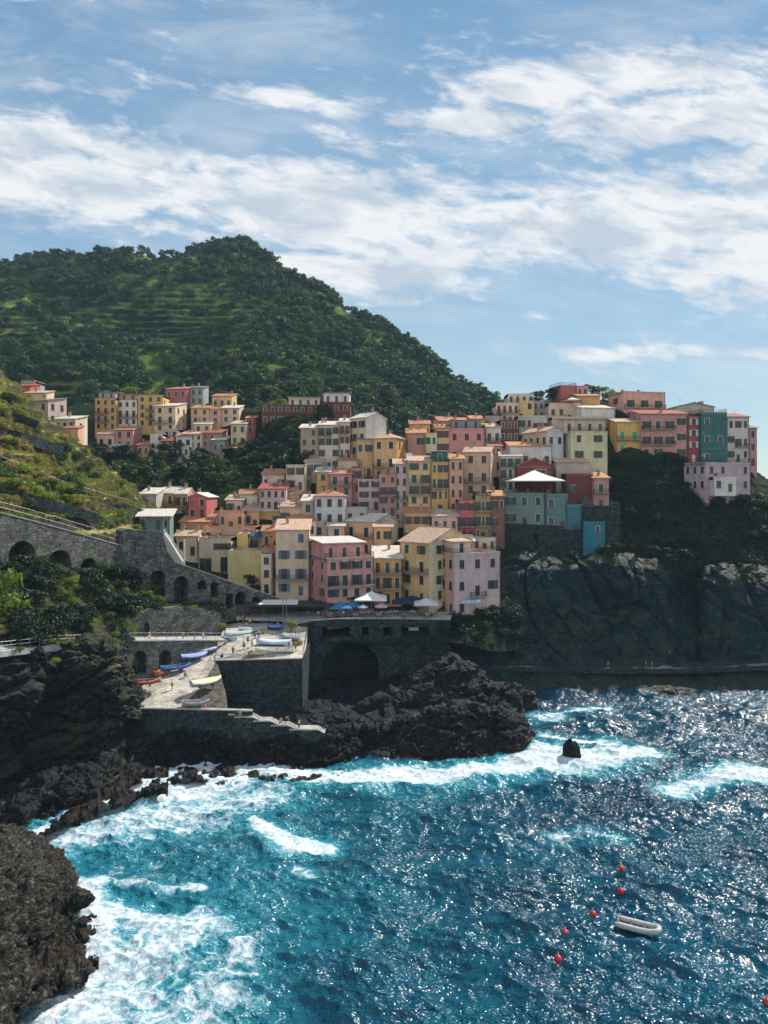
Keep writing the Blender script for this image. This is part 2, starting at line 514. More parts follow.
# ================================================================== WORLD, SUN, CAMERA
def build_world():
    w = bpy.data.worlds.new('World'); SC.world = w; w.use_nodes = True
    t = NT.__new__(NT); t.t = w.node_tree; t.t.nodes.clear()
    out = t.n('ShaderNodeOutputWorld'); bg = t.n('ShaderNodeBackground'); t.l(bg.outputs[0], out.inputs[0])
    sky = t.n('ShaderNodeTexSky', sky_type='NISHITA', sun_disc=False)
    sky.sun_elevation = SUN_EL; sky.sun_rotation = SUN_AZ
    sky.altitude = 50; sky.air_density = 1.0; sky.dust_density = 0.05; sky.ozone_density = 1.8
    tc = t.n('ShaderNodeTexCoord').outputs['Generated']
    sp = t.n('ShaderNodeSeparateXYZ'); t.l(tc, sp.inputs[0])
    y = t.math('MAXIMUM', t.math('ABSOLUTE', sp.outputs[1]), 0.12)
    u = t.math('DIVIDE', sp.outputs[0], y); v = t.math('DIVIDE', sp.outputs[2], y)
    cv = t.n('ShaderNodeCombineXYZ'); t.l(u, cv.inputs[0]); t.l(v, cv.inputs[1])
    uv = cv.outputs[0]
    def band(pts, half, strength, soft=1.0):
        """cloud bank along the segment a-b in (azimuth, elevation) tangents"""
        (x0, y0), (x1, y1) = [((px - CX) / F, (HZ - py) / F) for px, py in pts]
        L = math.hypot(x1 - x0, y1 - y0); ca, sa = (x1 - x0) / L, (y1 - y0) / L
        du = t.math('SUBTRACT', u, (x0 + x1) / 2); dv = t.math('SUBTRACT', v, (y0 + y1) / 2)
        a = t.math('ADD', t.math('MULTIPLY', du, ca / (L / 2)), t.math('MULTIPLY', dv, sa / (L / 2)))
        b = t.math('SUBTRACT', t.math('MULTIPLY', dv, ca / (half / F)), t.math('MULTIPLY', du, sa / (half / F)))
        r = t.math('ADD', t.math('MULTIPLY', a, a), t.math('MULTIPLY', b, b))
        return t.math('MULTIPLY', t.math('POWER', 2.718, t.math('MULTIPLY', r, -soft)), strength)
    banks = [([(-260, 145), (300, 205)], 50, 1.12), ([(150, 200), (560, 232)], 52, 1.1), ([(430, 235), (900, 215)], 52, 1.08), ([(-80, 125), (130, 150)], 24, 0.9),
             ([(670, 262), (900, 225)], 60, 1.2), ([(520, 140), (860, 105)], 36, 0.98), ([(420, 84), (840, 58)], 30, 0.95), ([(560, 262), (800, 290)], 20, 0.8),
             ([(190, 90), (390, 108)], 18, 0.84), ([(380, 118), (540, 126)], 12, 0.92), ([(560, 352), (616, 354)], 7, 0.8),
             ([(620, 350), (860, 358)], 9, 0.95), ([(220, 255), (480, 285)], 28, 0.9), ([(340, 305), (440, 300)], 7, 0.55), ([(-20, 82), (60, 84)], 9, 0.5),
             ([(520, 315), (560, 318)], 5, 0.5), ([(280, 128), (360, 136)], 12, 0.62), ([(600, 180), (860, 150)], 34, 1.0), ([(100, 95), (200, 70)], 14, .35)]
    m = None
    for pts, h, s in banks:
        b = band(pts, h, s)
        m = b if m is None else t.math('MAXIMUM', m, b)
    wv = t.n('ShaderNodeVectorRotate', rotation_type='Z_AXIS'); t.l(uv, wv.inputs[0]); wv.inputs['Angle'].default_value = rad(9)
    wuv = wv.outputs[0]
    n1 = t.noise(t.scale(wuv, (4.5, 15, 1)), 1.0, 10, 0.62, 0.7)
    n2 = t.noise(t.scale(wuv, (20, 48, 1)), 1.0, 6, 0.6, 0.4)
    n3 = t.noise(t.scale(wuv, (2.2, 5, 1)), 1.0, 4, 0.5)
    dens = t.math('ADD', m, t.math('MULTIPLY', t.math('SUBTRACT', n1, 0.5), 2.0))
    dens = t.math('ADD', dens, t.math('MULTIPLY', t.math('SUBTRACT', n2, 0.5), 1.4))
    dens = t.math('ADD', dens, t.math('MULTIPLY', t.math('SUBTRACT', n3, 0.5), 0.6))
    cover = t.smooth(dens, 0.12, 0.84)
    veil = t.math('MULTIPLY', t.smooth(t.noise(t.scale(wuv, (3, 9, 1)), 1.0, 8, 0.65, 1.0), 0.38, 0.75), 0.42)
    cover = t.math('MAXIMUM', cover, veil)
    cover = t.math('MULTIPLY', cover, t.smooth(v, -0.02, 0.06))
    shade = t.ramp(t.noise(t.scale(wuv, (7, 20, 1)), 1.0, 6, 0.6, 0.5), [(0.38, (3.3, 3.75, 4.3)), (0.56, (5.35, 5.4, 5.45))])
    base = t.mix(1.0, sky.outputs[0], (1.06, 1.12, 0.98), 'MULTIPLY')
    clear = t.ramp(v, [(0.0, (2.35, 3.0, 3.55)), (0.14, (1.95, 2.75, 3.5)), (0.36, (1.4, 2.35, 3.45)), (0.66, (0.98, 1.85, 3.0))])
    base = t.mix(0.78, base, clear)
    c = t.mix(t.math('MULTIPLY', cover, 0.96), base, shade)
    # added fill: the unseen sky at the viewer's back is brightened to lift the facades
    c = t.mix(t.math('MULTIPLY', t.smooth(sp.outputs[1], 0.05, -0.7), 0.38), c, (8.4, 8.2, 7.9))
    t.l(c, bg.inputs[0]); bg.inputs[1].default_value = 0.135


build_world()
sl = bpy.data.lights.new('sun', 'SUN'); sl.energy = 4.9; sl.angle = rad(0.53); sl.color = (1.0, 0.93, 0.83)
so = bpy.data.objects.new('sun', sl); COL.objects.link(so)
sd = Vector((math.sin(SUN_AZ) * math.cos(SUN_EL), math.cos(SUN_AZ) * math.cos(SUN_EL), math.sin(SUN_EL)))
so.rotation_euler = sd.to_track_quat('Z', 'Y').to_euler()
so.location = (120, 60, 260)

cd = bpy.data.cameras.new('camera'); cd.sensor_fit = 'VERTICAL'; cd.sensor_height = 36; cd.lens = 36 * F / 1024
cd.shift_y = -(512 - HZ) / 1024; cd.clip_start = 0.5; cd.clip_end = 20000
co = bpy.data.objects.new('camera', cd); COL.objects.link(co)
co.location = (0, 0, CH); co.rotation_euler = (rad(90), 0, 0)
SC.camera = co
SC.render.engine = 'CYCLES'
vs = SC.view_settings
vs.view_transform = 'Standard'; vs.look = 'None'; vs.gamma = 1; vs.exposure = 0.38; vs.use_curve_mapping = False
cy = SC.cycles
cy.use_denoising = True; cy.denoiser = 'OPENIMAGEDENOISE'
cy.max_bounces = 6; cy.diffuse_bounces = 3; cy.glossy_bounces = 3; cy.transmission_bounces = 2; cy.volume_bounces = 0
cy.caustics_reflective = False; cy.caustics_refractive = False
cy.sample_clamp_indirect = 4.0; cy.use_adaptive_sampling = True; cy.adaptive_threshold = 0.015
cy.use_light_tree = False


# ================================================================== SEA
def build_sea():
    t = NT('sea_water')
    p = t.pos()
    at = t.n('ShaderNodeAttribute', attribute_name='foam')
    fo = t.n('ShaderNodeSeparateColor'); t.l(at.outputs['Color'], fo.inputs[0])
    foam, aer = fo.outputs[0], fo.outputs[1]
    warp = t.vmath('ADD', p, t.vmath('MULTIPLY', t.vmath('SUBTRACT', t.noise(p, 0.28, 5, 0.6, out=1), (0.5, 0.5, 0.5)), (5.0, 5.0, 0)))
    warp = t.scale(warp, (1, 1, 0.0))
    lace = t.voro(warp, 0.55, 'DISTANCE_TO_EDGE')
    lace2 = t.voro(t.vmath('ADD', warp, t.vmath('MULTIPLY', t.noise(p, 1.2, 4, out=1), (1.0, 1.0, 0))), 1.5, 'DISTANCE_TO_EDGE')
    nz = t.math('ADD', t.math('MULTIPLY', t.noise(t.scale(warp, (1, 1.25, 1)), 0.42, 8, 0.66, 0.5), 0.62), t.math('MULTIPLY', t.noise(t.scale(warp, (1, 1.3, 1)), 1.9, 9, 0.72, 0.8), 0.38))
    web = t.math('SUBTRACT', t.math('MULTIPLY', t.smooth(lace, 0.22, 0.0), 0.24), t.math('MULTIPLY', t.smooth(lace2, 0.0, 0.35), 0.10))
    e = t.math('ADD', foam, t.math('ADD', t.math('MULTIPLY', t.math('SUBTRACT', nz, 0.5), 3.1), web))
    fac = t.smooth(e, 0.34, 0.98)
    fac = t.math('MULTIPLY', fac, t.smooth(foam, 0.015, 0.14))
    deep = t.mix(t.smooth(t.noise(t.scale(p, (1, 1, 0)), 0.05, 5, 0.6), 0.35, 0.7), (0.001, 0.038, 0.072), (0.001, 0.074, 0.122))
    turq = (0.03, 0.26, 0.33)
    body = t.mix(t.math('MINIMUM', t.math('ADD', t.math('MULTIPLY', aer, 0.8), t.math('MULTIPLY', t.smooth(e, -0.1, 0.5), t.math('MULTIPLY', aer, 0.5))), 1.0), deep, turq)
    white = t.mix(t.smooth(t.noise(p, 1.8, 7, 0.7), 0.38, 0.6), (0.36, 0.50, 0.57), (0.78, 0.80, 0.81))
    # ripples
    q = t.scale(p, (1, 1, 0))
    r1 = t.noise(t.scale(q, (1.0, 1.5, 1)), 0.8, 2, 0.5, 0.5)
    r2 = t.noise(t.scale(q, (1.0, 1.35, 1)), 2.3, 1, 0.5, 0.4)
    r3 = t.noise(q, 5.0, 0, 0.5, 0.2)
    h = t.math('ADD', t.math('MULTIPLY', r1, 0.75), t.math('ADD', t.math('MULTIPLY', r2, 0.36), t.math('MULTIPLY', r3, 0.13)))
    gust = t.ramp(t.noise(t.scale(q, (1.0, 1.9, 1)), 0.075, 4, 0.55, 0.6), [(0.36, 0.5), (0.64, 1.3)])
    h = t.math('MULTIPLY', h, gust)
    nb = t.bump(h, 1.0, 0.68)
    water = t.bsdf(body, 0.17, nb, 0.5, ior=1.35, link=False)
    fb = t.bump(t.math('ADD', nz, t.math('MULTIPLY', t.noise(p, 3, 5, 0.7), 0.35)), 0.8, 0.4)
    fm = t.bsdf(white, 0.9, fb, 0.1, link=False)
    mx = t.n('ShaderNodeMixShader'); t.l(fac, mx.inputs[0]); t.l(water, mx.inputs[1]); t.l(fm, mx.inputs[2])
    t.l(mx.outputs[0], t.out.inputs[0])

    # grid: fine near the cove, reaching out to the horizon
    d = np.concatenate([np.linspace(-60, 40, 8), np.geomspace(46, 182, 620), np.geomspace(190, 6000, 40)])
    uu = np.concatenate([-np.geomspace(30, 0.72, 16), np.linspace(-0.68, 0.68, 680), np.geomspace(0.72, 30, 16)])
    U, D = np.meshgrid(uu, d, indexing='ij')
    X = U * np.maximum(D, 46); Y = D
    rng = np.random.default_rng(3)
    Z = np.zeros_like(X); DX = np.zeros_like(X); DY = np.zeros_like(X)
    amp_mask = np.clip((220 - Y) / 60, 0, 1) * (np.abs(U) < 0.8)
    for i in range(110):
        lam = 0.9 * (20 / 0.9) ** (rng.random() ** 1.5)
        th = rad(250) + rng.normal() * rad(34)           # travelling from the open sea toward the cove
        k = 2 * np.pi / lam; a = 0.0118 * lam ** 0.86 * rng.uniform(0.5, 1.3)
        ph = k * (X * math.cos(th) + Y * math.sin(th)) + rng.random() * 7
        Z += a * np.sin(ph); s = 0.75 * a * np.cos(ph)
        DX += s * math.cos(th); DY += s * math.sin(th)
    # foam patches, measured on the water
    Yc = np.maximum(Y, 5)
    PX = CX + X / Yc * F; PY = HZ + CH * F / Yc
    foam = np.zeros_like(X); aer = np.zeros_like(X)
    def stroke(pts, w0, s, wa=2.0, pw=1.0):
        nonlocal foam, aer
        W = [(P(px, py, sea_d(py)).x, sea_d(py), w) for px, py, w in [(q + (w0,))[:3] for q in pts]]
        best = np.full(X.shape, 9.0)
        for (x0, y0, wA), (x1, y1, wB) in zip(W[:-1], W[1:]):
            vx, vy = x1 - x0, y1 - y0; L2 = vx * vx + vy * vy + 1e-9
            tt = np.clip(((X - x0) * vx + (Y - y0) * vy) / L2, 0, 1)
            dd = np.hypot(X - x0 - tt * vx, Y - y0 - tt * vy) / (wA + (wB - wA) * tt)
            best = np.minimum(best, dd)
        foam = np.maximum(foam, s * np.clip(1 - best ** 2, 0, 1) ** pw)
        aer = np.maximum(aer, min(1, s * 1.05) * np.clip(1 - (best / wa) ** 2, 0, 1))
    # surf along the rocks
    stroke([(150, 772, 3.5), (235, 767, 4.0), (300, 774, 3.4), (370, 778, 3.6), (440, 776, 3.8), (510, 768, 4.2), (548, 752, 4.5)], 4, 1.15, 2.0)
    stroke([(25, 845, 2.2), (60, 826, 3.2), (105, 803, 4.4), (160, 790, 6.0), (225, 782, 6.5)], 4, 1.05, 2.0)
    stroke([(70, 838, 5), (130, 822, 8), (200, 808, 9), (262, 796, 6)], 6, 0.66, 1.8)
    stroke([(540, 760, 5), (575, 758, 6), (615, 757, 4.5), (652, 752, 2.2)], 5, 1.12, 1.7)
    stroke([(545, 735, 2), (580, 742, 3), (610, 745, 3)], 3, 0.85, 1.8)
    stroke([(540, 718, 2.0), (575, 712, 1.6), (610, 706, 1.0)], 2, 0.7, 2)
    stroke([(715, 776, 2.2), (745, 774, 3.4), (800, 776, 4.4)], 3, 1.1, 1.8)
    stroke([(672, 792, 2.2), (690, 783, 2.6), (715, 777, 2.6)], 2, 0.72, 1.8)
    stroke([(252, 820, 0.9), (272, 830, 1.5), (300, 842, 2.1), (328, 846, 1.3)], 1.6, 1.2, 2.4)
    stroke([(300, 872, 1.1), (312, 878, 0.9)], 1, 0.55, 2)
    # wash in the near corner
    stroke([(60, 1000, 4.0), (92, 960, 3.2), (100, 925, 2.4), (85, 890, 1.8)], 3, 1.1, 2.2)
    stroke([(20, 1040, 6), (105, 1010, 7.0), (140, 970, 6.0), (160, 940, 4.5)], 7, 0.74, 1.9)
    stroke([(75, 885, 1.5), (105, 905, 2.4), (140, 925, 3.6), (205, 930, 4.0)], 3, 0.68, 2)
    stroke([(75, 880, 1.2), (140, 884, 1.3), (200, 888, 1.0)], 1.2, 0.6, 2)
    stroke([(150, 1030, 6), (215, 1000, 5), (235, 950, 4)], 5, 0.5, 1.8)
    stroke([(560, 838, 2.0), (590, 836, 2.6), (616, 838, 1.8)], 2, 0.55, 1.7)
    stroke([(330, 770, 3), (420, 800, 3)], 3, 0.2, 3)
    stroke([(60, 850, 8), (300, 860, 16)], 10, 0.12, 2.4)
    aer = np.maximum(aer, np.clip(1 - np.hypot((PX - 150) / 300, (PY - 880) / 170) ** 2, 0, 1) * 0.42)
    Z = Z * (0.75 + 0.25 * np.clip(1 - foam, 0, 1)); wv = (np.sin(X * 1.7 + np.sin(Y * 1.3)) * np.sin(Y * 1.9 + np.sin(X * .9)))
    Z += np.clip(foam, 0, 1.2) * (0.22 + 0.04 * wv)
    # the breaking crest out in the cove stands up
    G = np.stack([X + DX * amp_mask, Y + DY * amp_mask, Z * amp_mask], -1)
    me = grid_mesh('sea', G, t.mat)
    ca = me.color_attributes.new('foam', 'FLOAT_COLOR', 'POINT')
    buf = np.zeros((X.size, 4), np.float32); buf[:, 0] = foam.ravel(); buf[:, 1] = aer.ravel(); buf[:, 3] = 1
    ca.data.foreach_set('color', buf.ravel())
    tag(link('sea', me), kind='structure')


build_sea()

hz = NT('air'); pv = hz.n('ShaderNodeVolumePrincipled'); pv.inputs['Density'].default_value = 0.00011; pv.inputs['Color'].default_value = (0.5, 0.75, 0.95, 1); pv.inputs['Anisotropy'].default_value = 0.0
hz.l(pv.outputs[0], hz.out.inputs[1])
m = MB(); m.box(-900, 900, -80, 1100, -1.5, 300)
tag(m.build('haze', [hz.mat]), kind='stuff')


# ================================================================== TERRAIN
def rm(p, s, o=6, H=0.9):
    return MN.ridged_multi_fractal(p * s, H, 2.1, o, 1.0, 2.0)


def fb(p, s, o=5, H=0.9):
    return MN.fractal(p * s, H, 2.0, o)


def vor(p, s):
    a = MN.voronoi(p * s)[0]
    return a[1] - a[0]


def warp(p, s, a):
    return p + MN.noise_vector(p * s) * a


def facet(p, s, k=0.9):
    """blocky break: every cell of a voronoi field is a tilted plane at its own height"""
    q = p * s
    c = MN.voronoi(q)[1][0]
    r = MN.noise_vector(c * 5.17 + Vector((3.1, 1.7, 9.2)))
    return (q - c).dot(r) * k + r.x * 0.55


def rock_disp(big, mid, fine, s=1.0, strata=0.0, bias=0.0, an=1.3):
    R = Matrix.Rotation(0.42, 3, 'Y') @ Matrix.Rotation(0.3, 3, 'X')
    def f(p):
        q = R @ p
        q = Vector((q.x, q.y * 1.1, q.z * an))
        q = warp(q, 0.11 * s, 1.3)
        r = facet(q, 0.085 * s, 1.1) * big * 1.7
        r += facet(q, 0.23 * s, 1.0) * mid * 1.2
        r += (1 - min(vor(q, 0.14 * s) * 5, 1)) * -mid * 0.9
        r += (rm(q, 0.2 * s, 4) - 1.1) * mid * 0.35
        r += facet(Vector((p.x, p.y, p.z * 1.6)), 0.75 * s, 1.0) * fine * 1.2
        r += (1 - min(vor(p, 0.5 * s) * 6, 1)) * -fine * .8
        if strata:
            h = q.z * 0.55 + 0.9 * MN.noise(p * 0.13)
            r += (min((h % 1.0) * 1.6, 1) - 0.5) * strata * 6
        return r + bias
    return f


FLAT = ('dark_sea_rock', 'brown_sea_rock', 'cliff_rock', 'left_cliff_rock')


def land(name, cols, nu, nv, mat, disp, kind='structure', ret=False):
    G = sheet(cols, nu, nv)
    if disp: G = displace(G, disp)
    o = link(name, grid_mesh(name, G, mat, smooth=mat.name not in FLAT))
    if kind: tag(o, kind=kind)
    return (o, G) if ret else o


# --- the big hill behind the village
sky_l = [(-260, 292, 640), (-140, 280, 630), (-40, 270, 600), (0, 267, 590), (40, 262, 590), (75, 258, 590), (110, 260, 590), (150, 259, 600), (200, 256, 610), (222, 253, 615),
         (245, 251, 615), (270, 263, 600), (300, 284, 590), (330, 305, 580), (370, 322, 565), (420, 354, 545), (460, 377, 530), (500, 404, 515), (540, 432, 505), (600, 470, 490)]
HC = []
for px, y0, d0 in sky_l:
    yb, db = 452, 300 + max(0, px - 250) * 0.42
    rows = [(y0 + 40, d0 + 150), (y0 + 8, d0 + 40)]
    for k in range(7):
        f = k / 6
        sag = math.sin(f * math.pi)
        rows.append((y0 + (yb + max(0, px - 400) * 0.25 - y0) * f, d0 + (db - d0) * (f ** 0.85) + 14 * sag * math.sin(px * 0.02)))
    HC.append((px, rows))


def hill_disp(p):
    return fb(p, 0.011, 5) * 9 + (rm(warp(p, 0.02, 12), 0.014, 4) - 1.1) * 5


HG = sheet(HC, 420, 330)
HN0 = normals(HG)
HG = displace(HG, hill_disp)
# terracing by hand-built dry walls: stronger on the cultivated left face
step = 5.2
zz = HG[..., 2]
pxg = CX + HG[..., 0] / HG[..., 1] * F; pyg = HZ - (zz - CH) / HG[..., 1] * F
tn = np.array([MN.noise(Vector(p) * 0.012) for p in HG.reshape(-1, 3)]).reshape(zz.shape)
TER = np.clip((310 - pxg) / 110, 0, 1) * np.clip(0.6 + 1.2 * tn, 0, 1) * np.clip((pyg - 268) / 45, 0.12, 1)
fr = (zz + 3 * tn) / step
st = (np.floor(fr) + np.clip((fr - np.floor(fr) - 0.55) / 0.45, 0, 1)) * step - 3 * tn
HG[..., 2] = zz + (st - zz) * TER
tag(link('hill', grid_mesh('hill', HG, M['hill'])), kind='structure')

# --- ground under the village and up the valley
VC = [(60, [(640, 140), (600, 150), (555, 172), (515, 192), (485, 212), (462, 245), (440, 262), (405, 290), (420, 330)]),
      (140, [(640, 138), (606, 150), (562, 165), (522, 185), (488, 208), (462, 245), (436, 262), (400, 285), (420, 330)]),
      (200, [(640, 142), (612, 152), (575, 165), (528, 183), (496, 203), (468, 243), (440, 262), (402, 285), (420, 330)]),
      (260, [(640, 146), (612, 156), (582, 166), (535, 182), (502, 197), (470, 235), (440, 255), (408, 275), (420, 330)]),
      (300, [(640, 148), (614, 157), (565, 173), (526, 187), (496, 199), (470, 209), (442, 235), (412, 268), (425, 320)]),
      (350, [(640, 148), (614, 157), (565, 173), (526, 187), (486, 201), (462, 211), (440, 223), (425, 242), (440, 300)]),
      (400, [(640, 148), (614, 157), (565, 173), (526, 187), (486, 201), (462, 211), (446, 218), (436, 236), (450, 300)]),
      (450, [(640, 148), (614, 157), (565, 173), (526, 187), (486, 201), (456, 213), (432, 224), (420, 240), (450, 300)]),
      (500, [(650, 152), (605, 162), (568, 174), (526, 187), (486, 201), (451, 214), (424, 226), (408, 240), (440, 300)]),
      (560, [(640, 172), (600, 178), (566, 183), (528, 188), (488, 202), (448, 216), (419, 229), (402, 242), (440, 300)]),
      (610, [(620, 174), (585, 180), (555, 185), (525, 190), (490, 200), (455, 211), (425, 222), (402, 238), (440, 300)]),
      (655, [(610, 174), (580, 178), (556, 183), (528, 188), (500, 194), (474, 201), (455, 210), (440, 222), (440, 300)]),
      (700, [(610, 174), (580, 178), (556, 182), (530, 187), (508, 191), (494, 196), (468, 208), (455, 222), (455, 300)]),
      (745, [(610, 174), (580, 178), (556, 182), (532, 187), (510, 191), (496, 196), (470, 208), (462, 222), (462, 300)]),
      (768, [(610, 176), (585, 180), (560, 184), (538, 188), (518, 192), (500, 198), (486, 210), (482, 226), (490, 300)]),
      (830, [(610, 180), (590, 184), (566, 188), (548, 193), (530, 198), (516, 204), (506, 214), (500, 230), (520, 300)]),
      (980, [(620, 190), (605, 194), (590, 198), (580, 203), (570, 208), (562, 216), (556, 224), (550, 240), (560, 300)])]


def vill_disp(p):
    steep = max(0.0, min(1.0, (p.x - 62) / 8))
    return fb(p, 0.08, 4) * (0.5 + 1.6 * steep) - 0.6


_, VG = land('village_hillside', VC, 380, 220, M['village'], vill_disp, ret=True)

# --- the headland cliff on the right
CC = [(418, [(612, 160), (618, 157), (628, 155), (640, 153), (655, 151), (672, 149), (690, 148), (727, 146)]),
      (445, [(604, 166), (610, 161), (622, 158), (638, 156), (652, 154), (668, 152), (688, 151), (727, 146)]),
      (475, [(585, 174), (594, 166), (612, 161), (632, 158), (650, 156), (666, 154), (688, 152), (727, 146)]),
      (510, [(556, 173.5), (570, 169), (598, 165.8), (625, 162.7), (648, 159.8), (666, 157.5), (690, 153), (727, 146)]),
      (545, [(553, 174.5), (566, 170), (594, 166.8), (622, 163.7), (646, 160.8), (666, 158.5), (692, 154), (727, 152)]),
      (580, [(553, 175.5), (564, 171), (592, 167.8), (622, 164.7), (646, 161.8), (666, 159.5), (693, 154), (727, 152)]),
      (625, [(553, 176.5), (564, 172), (592, 168.8), (622, 165.7), (646, 162.8), (667, 160.5), (693, 154), (727, 152)]),
      (665, [(560, 176.5), (574, 172), (598, 168.8), (624, 165.7), (648, 162.8), (668, 160.5), (693, 154), (727, 152)]),
      (683, [(570, 182), (582, 177.5), (602, 173), (626, 168.7), (650, 164.7), (668, 161.5), (693, 154), (727, 152)]),
      (694, [(570, 183), (585, 178.5), (604, 174), (628, 169.7), (650, 165.7), (668, 162.5), (693, 154), (727, 152)]),
      (708, [(566, 176.5), (580, 172), (602, 168.8), (626, 165.7), (650, 162.8), (668, 160.5), (692, 154), (727, 152)]),
      (760, [(566, 176.5), (580, 172), (602, 168.8), (626, 165.7), (650, 162.8), (667, 160.5), (690, 155), (727, 152)]),
      (830, [(572, 177.5), (590, 173), (608, 169.8), (630, 166.7), (650, 163.8), (666, 161.5), (688, 156), (727, 152)]),
      (1000, [(590, 181.5), (605, 177), (620, 173.8), (636, 170.7), (652, 167.8), (666, 165.5), (686, 158), (727, 152)])]


def cliff_disp(p):
    h = max(0.3, min(1, (p.z - 2) / 8))
    w = MN.noise_vector(p * .05) * 1.5
    q = Vector((p.x + (.12 + .5 * MN.noise(p * .022)) * p.z, p.y * .6, p.z * 0.24)) + w
    r = facet(q, 0.07, 1.1) * 1.7 + facet(q + Vector((7, 3, 1)), 0.2, 1.2) * .75
    q2 = Vector((p.x - .25 * p.z, p.y, p.z * 0.7))
    r += facet(q2, 0.42, 1.2) * .42 + facet(p, 1.0, 1.1) * .16
    r += (1 - min(vor(q, 0.07) * 14, 1)) * -1.1 + (1 - min(vor(q + Vector((7, 3, 1)), 0.2) * 10, 1)) * -.4
    return r * h + (rm(p, .3, 4) - 1.1) * .15


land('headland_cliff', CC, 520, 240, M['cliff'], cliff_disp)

# --- dry terraced slope on the left
LS = [(-160, [(330, 240), (318, 190), (345, 165), (385, 142), (430, 128), (475, 118), (505, 113.6), (560, 115.2), (600, 116)]),
      (-60, [(380, 250), (345, 195), (365, 168), (398, 148), (436, 135), (474, 124), (504, 117.6), (560, 119.2), (600, 120)]),
      (0, [(440, 260), (374, 195), (388, 170), (415, 152), (445, 140), (480, 129), (511, 121.6), (562, 123.2), (600, 124)]),
      (25, [(450, 260), (394, 200), (405, 174), (427, 156), (452, 144), (482, 133), (516, 125.6), (566, 127.2), (603, 128)]),
      (48, [(470, 260), (421, 203), (430, 177), (446, 160), (466, 148), (490, 137), (523, 129.6), (570, 131.2), (606, 132)]),
      (80, [(480, 262), (446, 205), (452, 182), (464, 165), (480, 153), (500, 143), (533, 135.6), (576, 137.2), (608, 138)]),
      (105, [(500, 262), (468, 205), (472, 185), (480, 169), (492, 159), (509, 149), (541, 140.6), (582, 142.2), (610, 143)]),
      (130, [(520, 262), (487, 206), (490, 188), (496, 174), (505, 164), (519, 155), (548, 145.6), (588, 147.2), (612, 148)]),
      (152, [(530, 262), (503, 206), (506, 190), (511, 178), (518, 168), (530, 160), (556, 150.6), (594, 152.2), (615, 153)]),
      (175, [(540, 262), (520, 206), (523, 194), (528, 184), (536, 176), (548, 166), (572, 155.6), (604, 157.2), (620, 158)])]
LG = sheet(LS, 260, 260)
LG = displace(LG, lambda p: fb(p, 0.09, 5) * 0.9)
zl = LG[..., 2].copy()
tl = np.array([MN.noise(Vector(p) * 0.03) for p in LG.reshape(-1, 3)]).reshape(zl.shape)
LT = 3.3
fr = (zl + 3.0 * tl) / LT
LG[..., 2] = zl + ((np.floor(fr) + np.clip((fr - np.floor(fr) - 0.62) / 0.38, 0, 1)) * LT - 3.0 * tl - zl) * 0.8
LG = displace(LG, lambda p: fb(p, 0.5, 3) * 0.25)
tag(link('terraced_slope', grid_mesh('terraced_slope', LG, M['slope'])), kind='structure')

# --- scrubby bank below the retaining wall, down to the lower path
BK = [(-160, [(568, 106), (590, 103), (610, 99), (630, 95), (646, 91)]),
      (0, [(562, 120), (582, 115), (604, 110), (626, 105), (644, 101.5)]),
      (40, [(564, 126), (585, 120), (606, 114), (627, 109), (643, 105.5)]),
      (75, [(568, 131), (590, 125), (610, 119), (628, 114), (642, 110)]),
      (105, [(575, 136), (596, 130), (614, 124), (630, 119), (642, 115)]),
      (130, [(583, 140), (601, 134), (616, 128.6), (629, 125), (642, 121.5)]),
      (138, [(586, 141), (602, 135), (613, 132), (624, 131), (642, 130.5)]),
      (170, [(598, 146), (606, 142), (612, 139), (624, 137), (642, 136.5)]),
      (225, [(606, 150), (612, 148.5), (617, 147), (626, 146), (642, 145.5)])]
_, BG = land('scrub_bank', BK, 240, 110, M['bank'], lambda p: (rm(warp(p, .2, 1.5), 0.13, 4) - 1.1) * 1.1 + fb(p, 0.6, 3) * 0.25, ret=True)

# --- rocks and cliffs on the left
LC = [(-160, [(640, 96), (652, 90), (690, 89), (740, 89), (800, 90), (840, 86)]),
      (-60, [(640, 100), (650, 96), (690, 95), (740, 95), (800, 95), (836, 88)]),
      (0, [(640, 106), (649, 101), (690, 100), (740, 101), (792, 101), (822, 92)]),
      (30, [(641, 110), (651, 104), (688, 103.5), (735, 104), (785, 104), (812, 95)]),
      (55, [(641, 114), (650, 108), (686, 108), (732, 107.5), (778, 107), (802, 98)]),
      (75, [(640, 116), (645, 110), (676, 108), (715, 108), (762, 108), (792, 101)]),
      (100, [(639, 118), (643, 112), (668, 109), (705, 108.5), (752, 109), (784, 103)]),
      (118, [(642, 121), (648, 115), (672, 111), (705, 110), (750, 111), (780, 105)]),
      (132, [(668, 126), (678, 119), (692, 115), (712, 113), (748, 112), (776, 106)]),
      (150, [(716, 124), (722, 118), (730, 116), (742, 115), (756, 114), (778, 107)])]
land('rock_cliff', LC, 300, 260, M['leftcliff'], rock_disp(1.5, 1.1, 0.4, 1.0, 0.05, 0.2))


def rock(label, cols, nu, nv, mat, disp):
    o = land('rock_outcrop', cols, nu, nv, mat, disp, kind=None)
    tag(o, label, 'rock', 'rocks along the waterline')
    return o


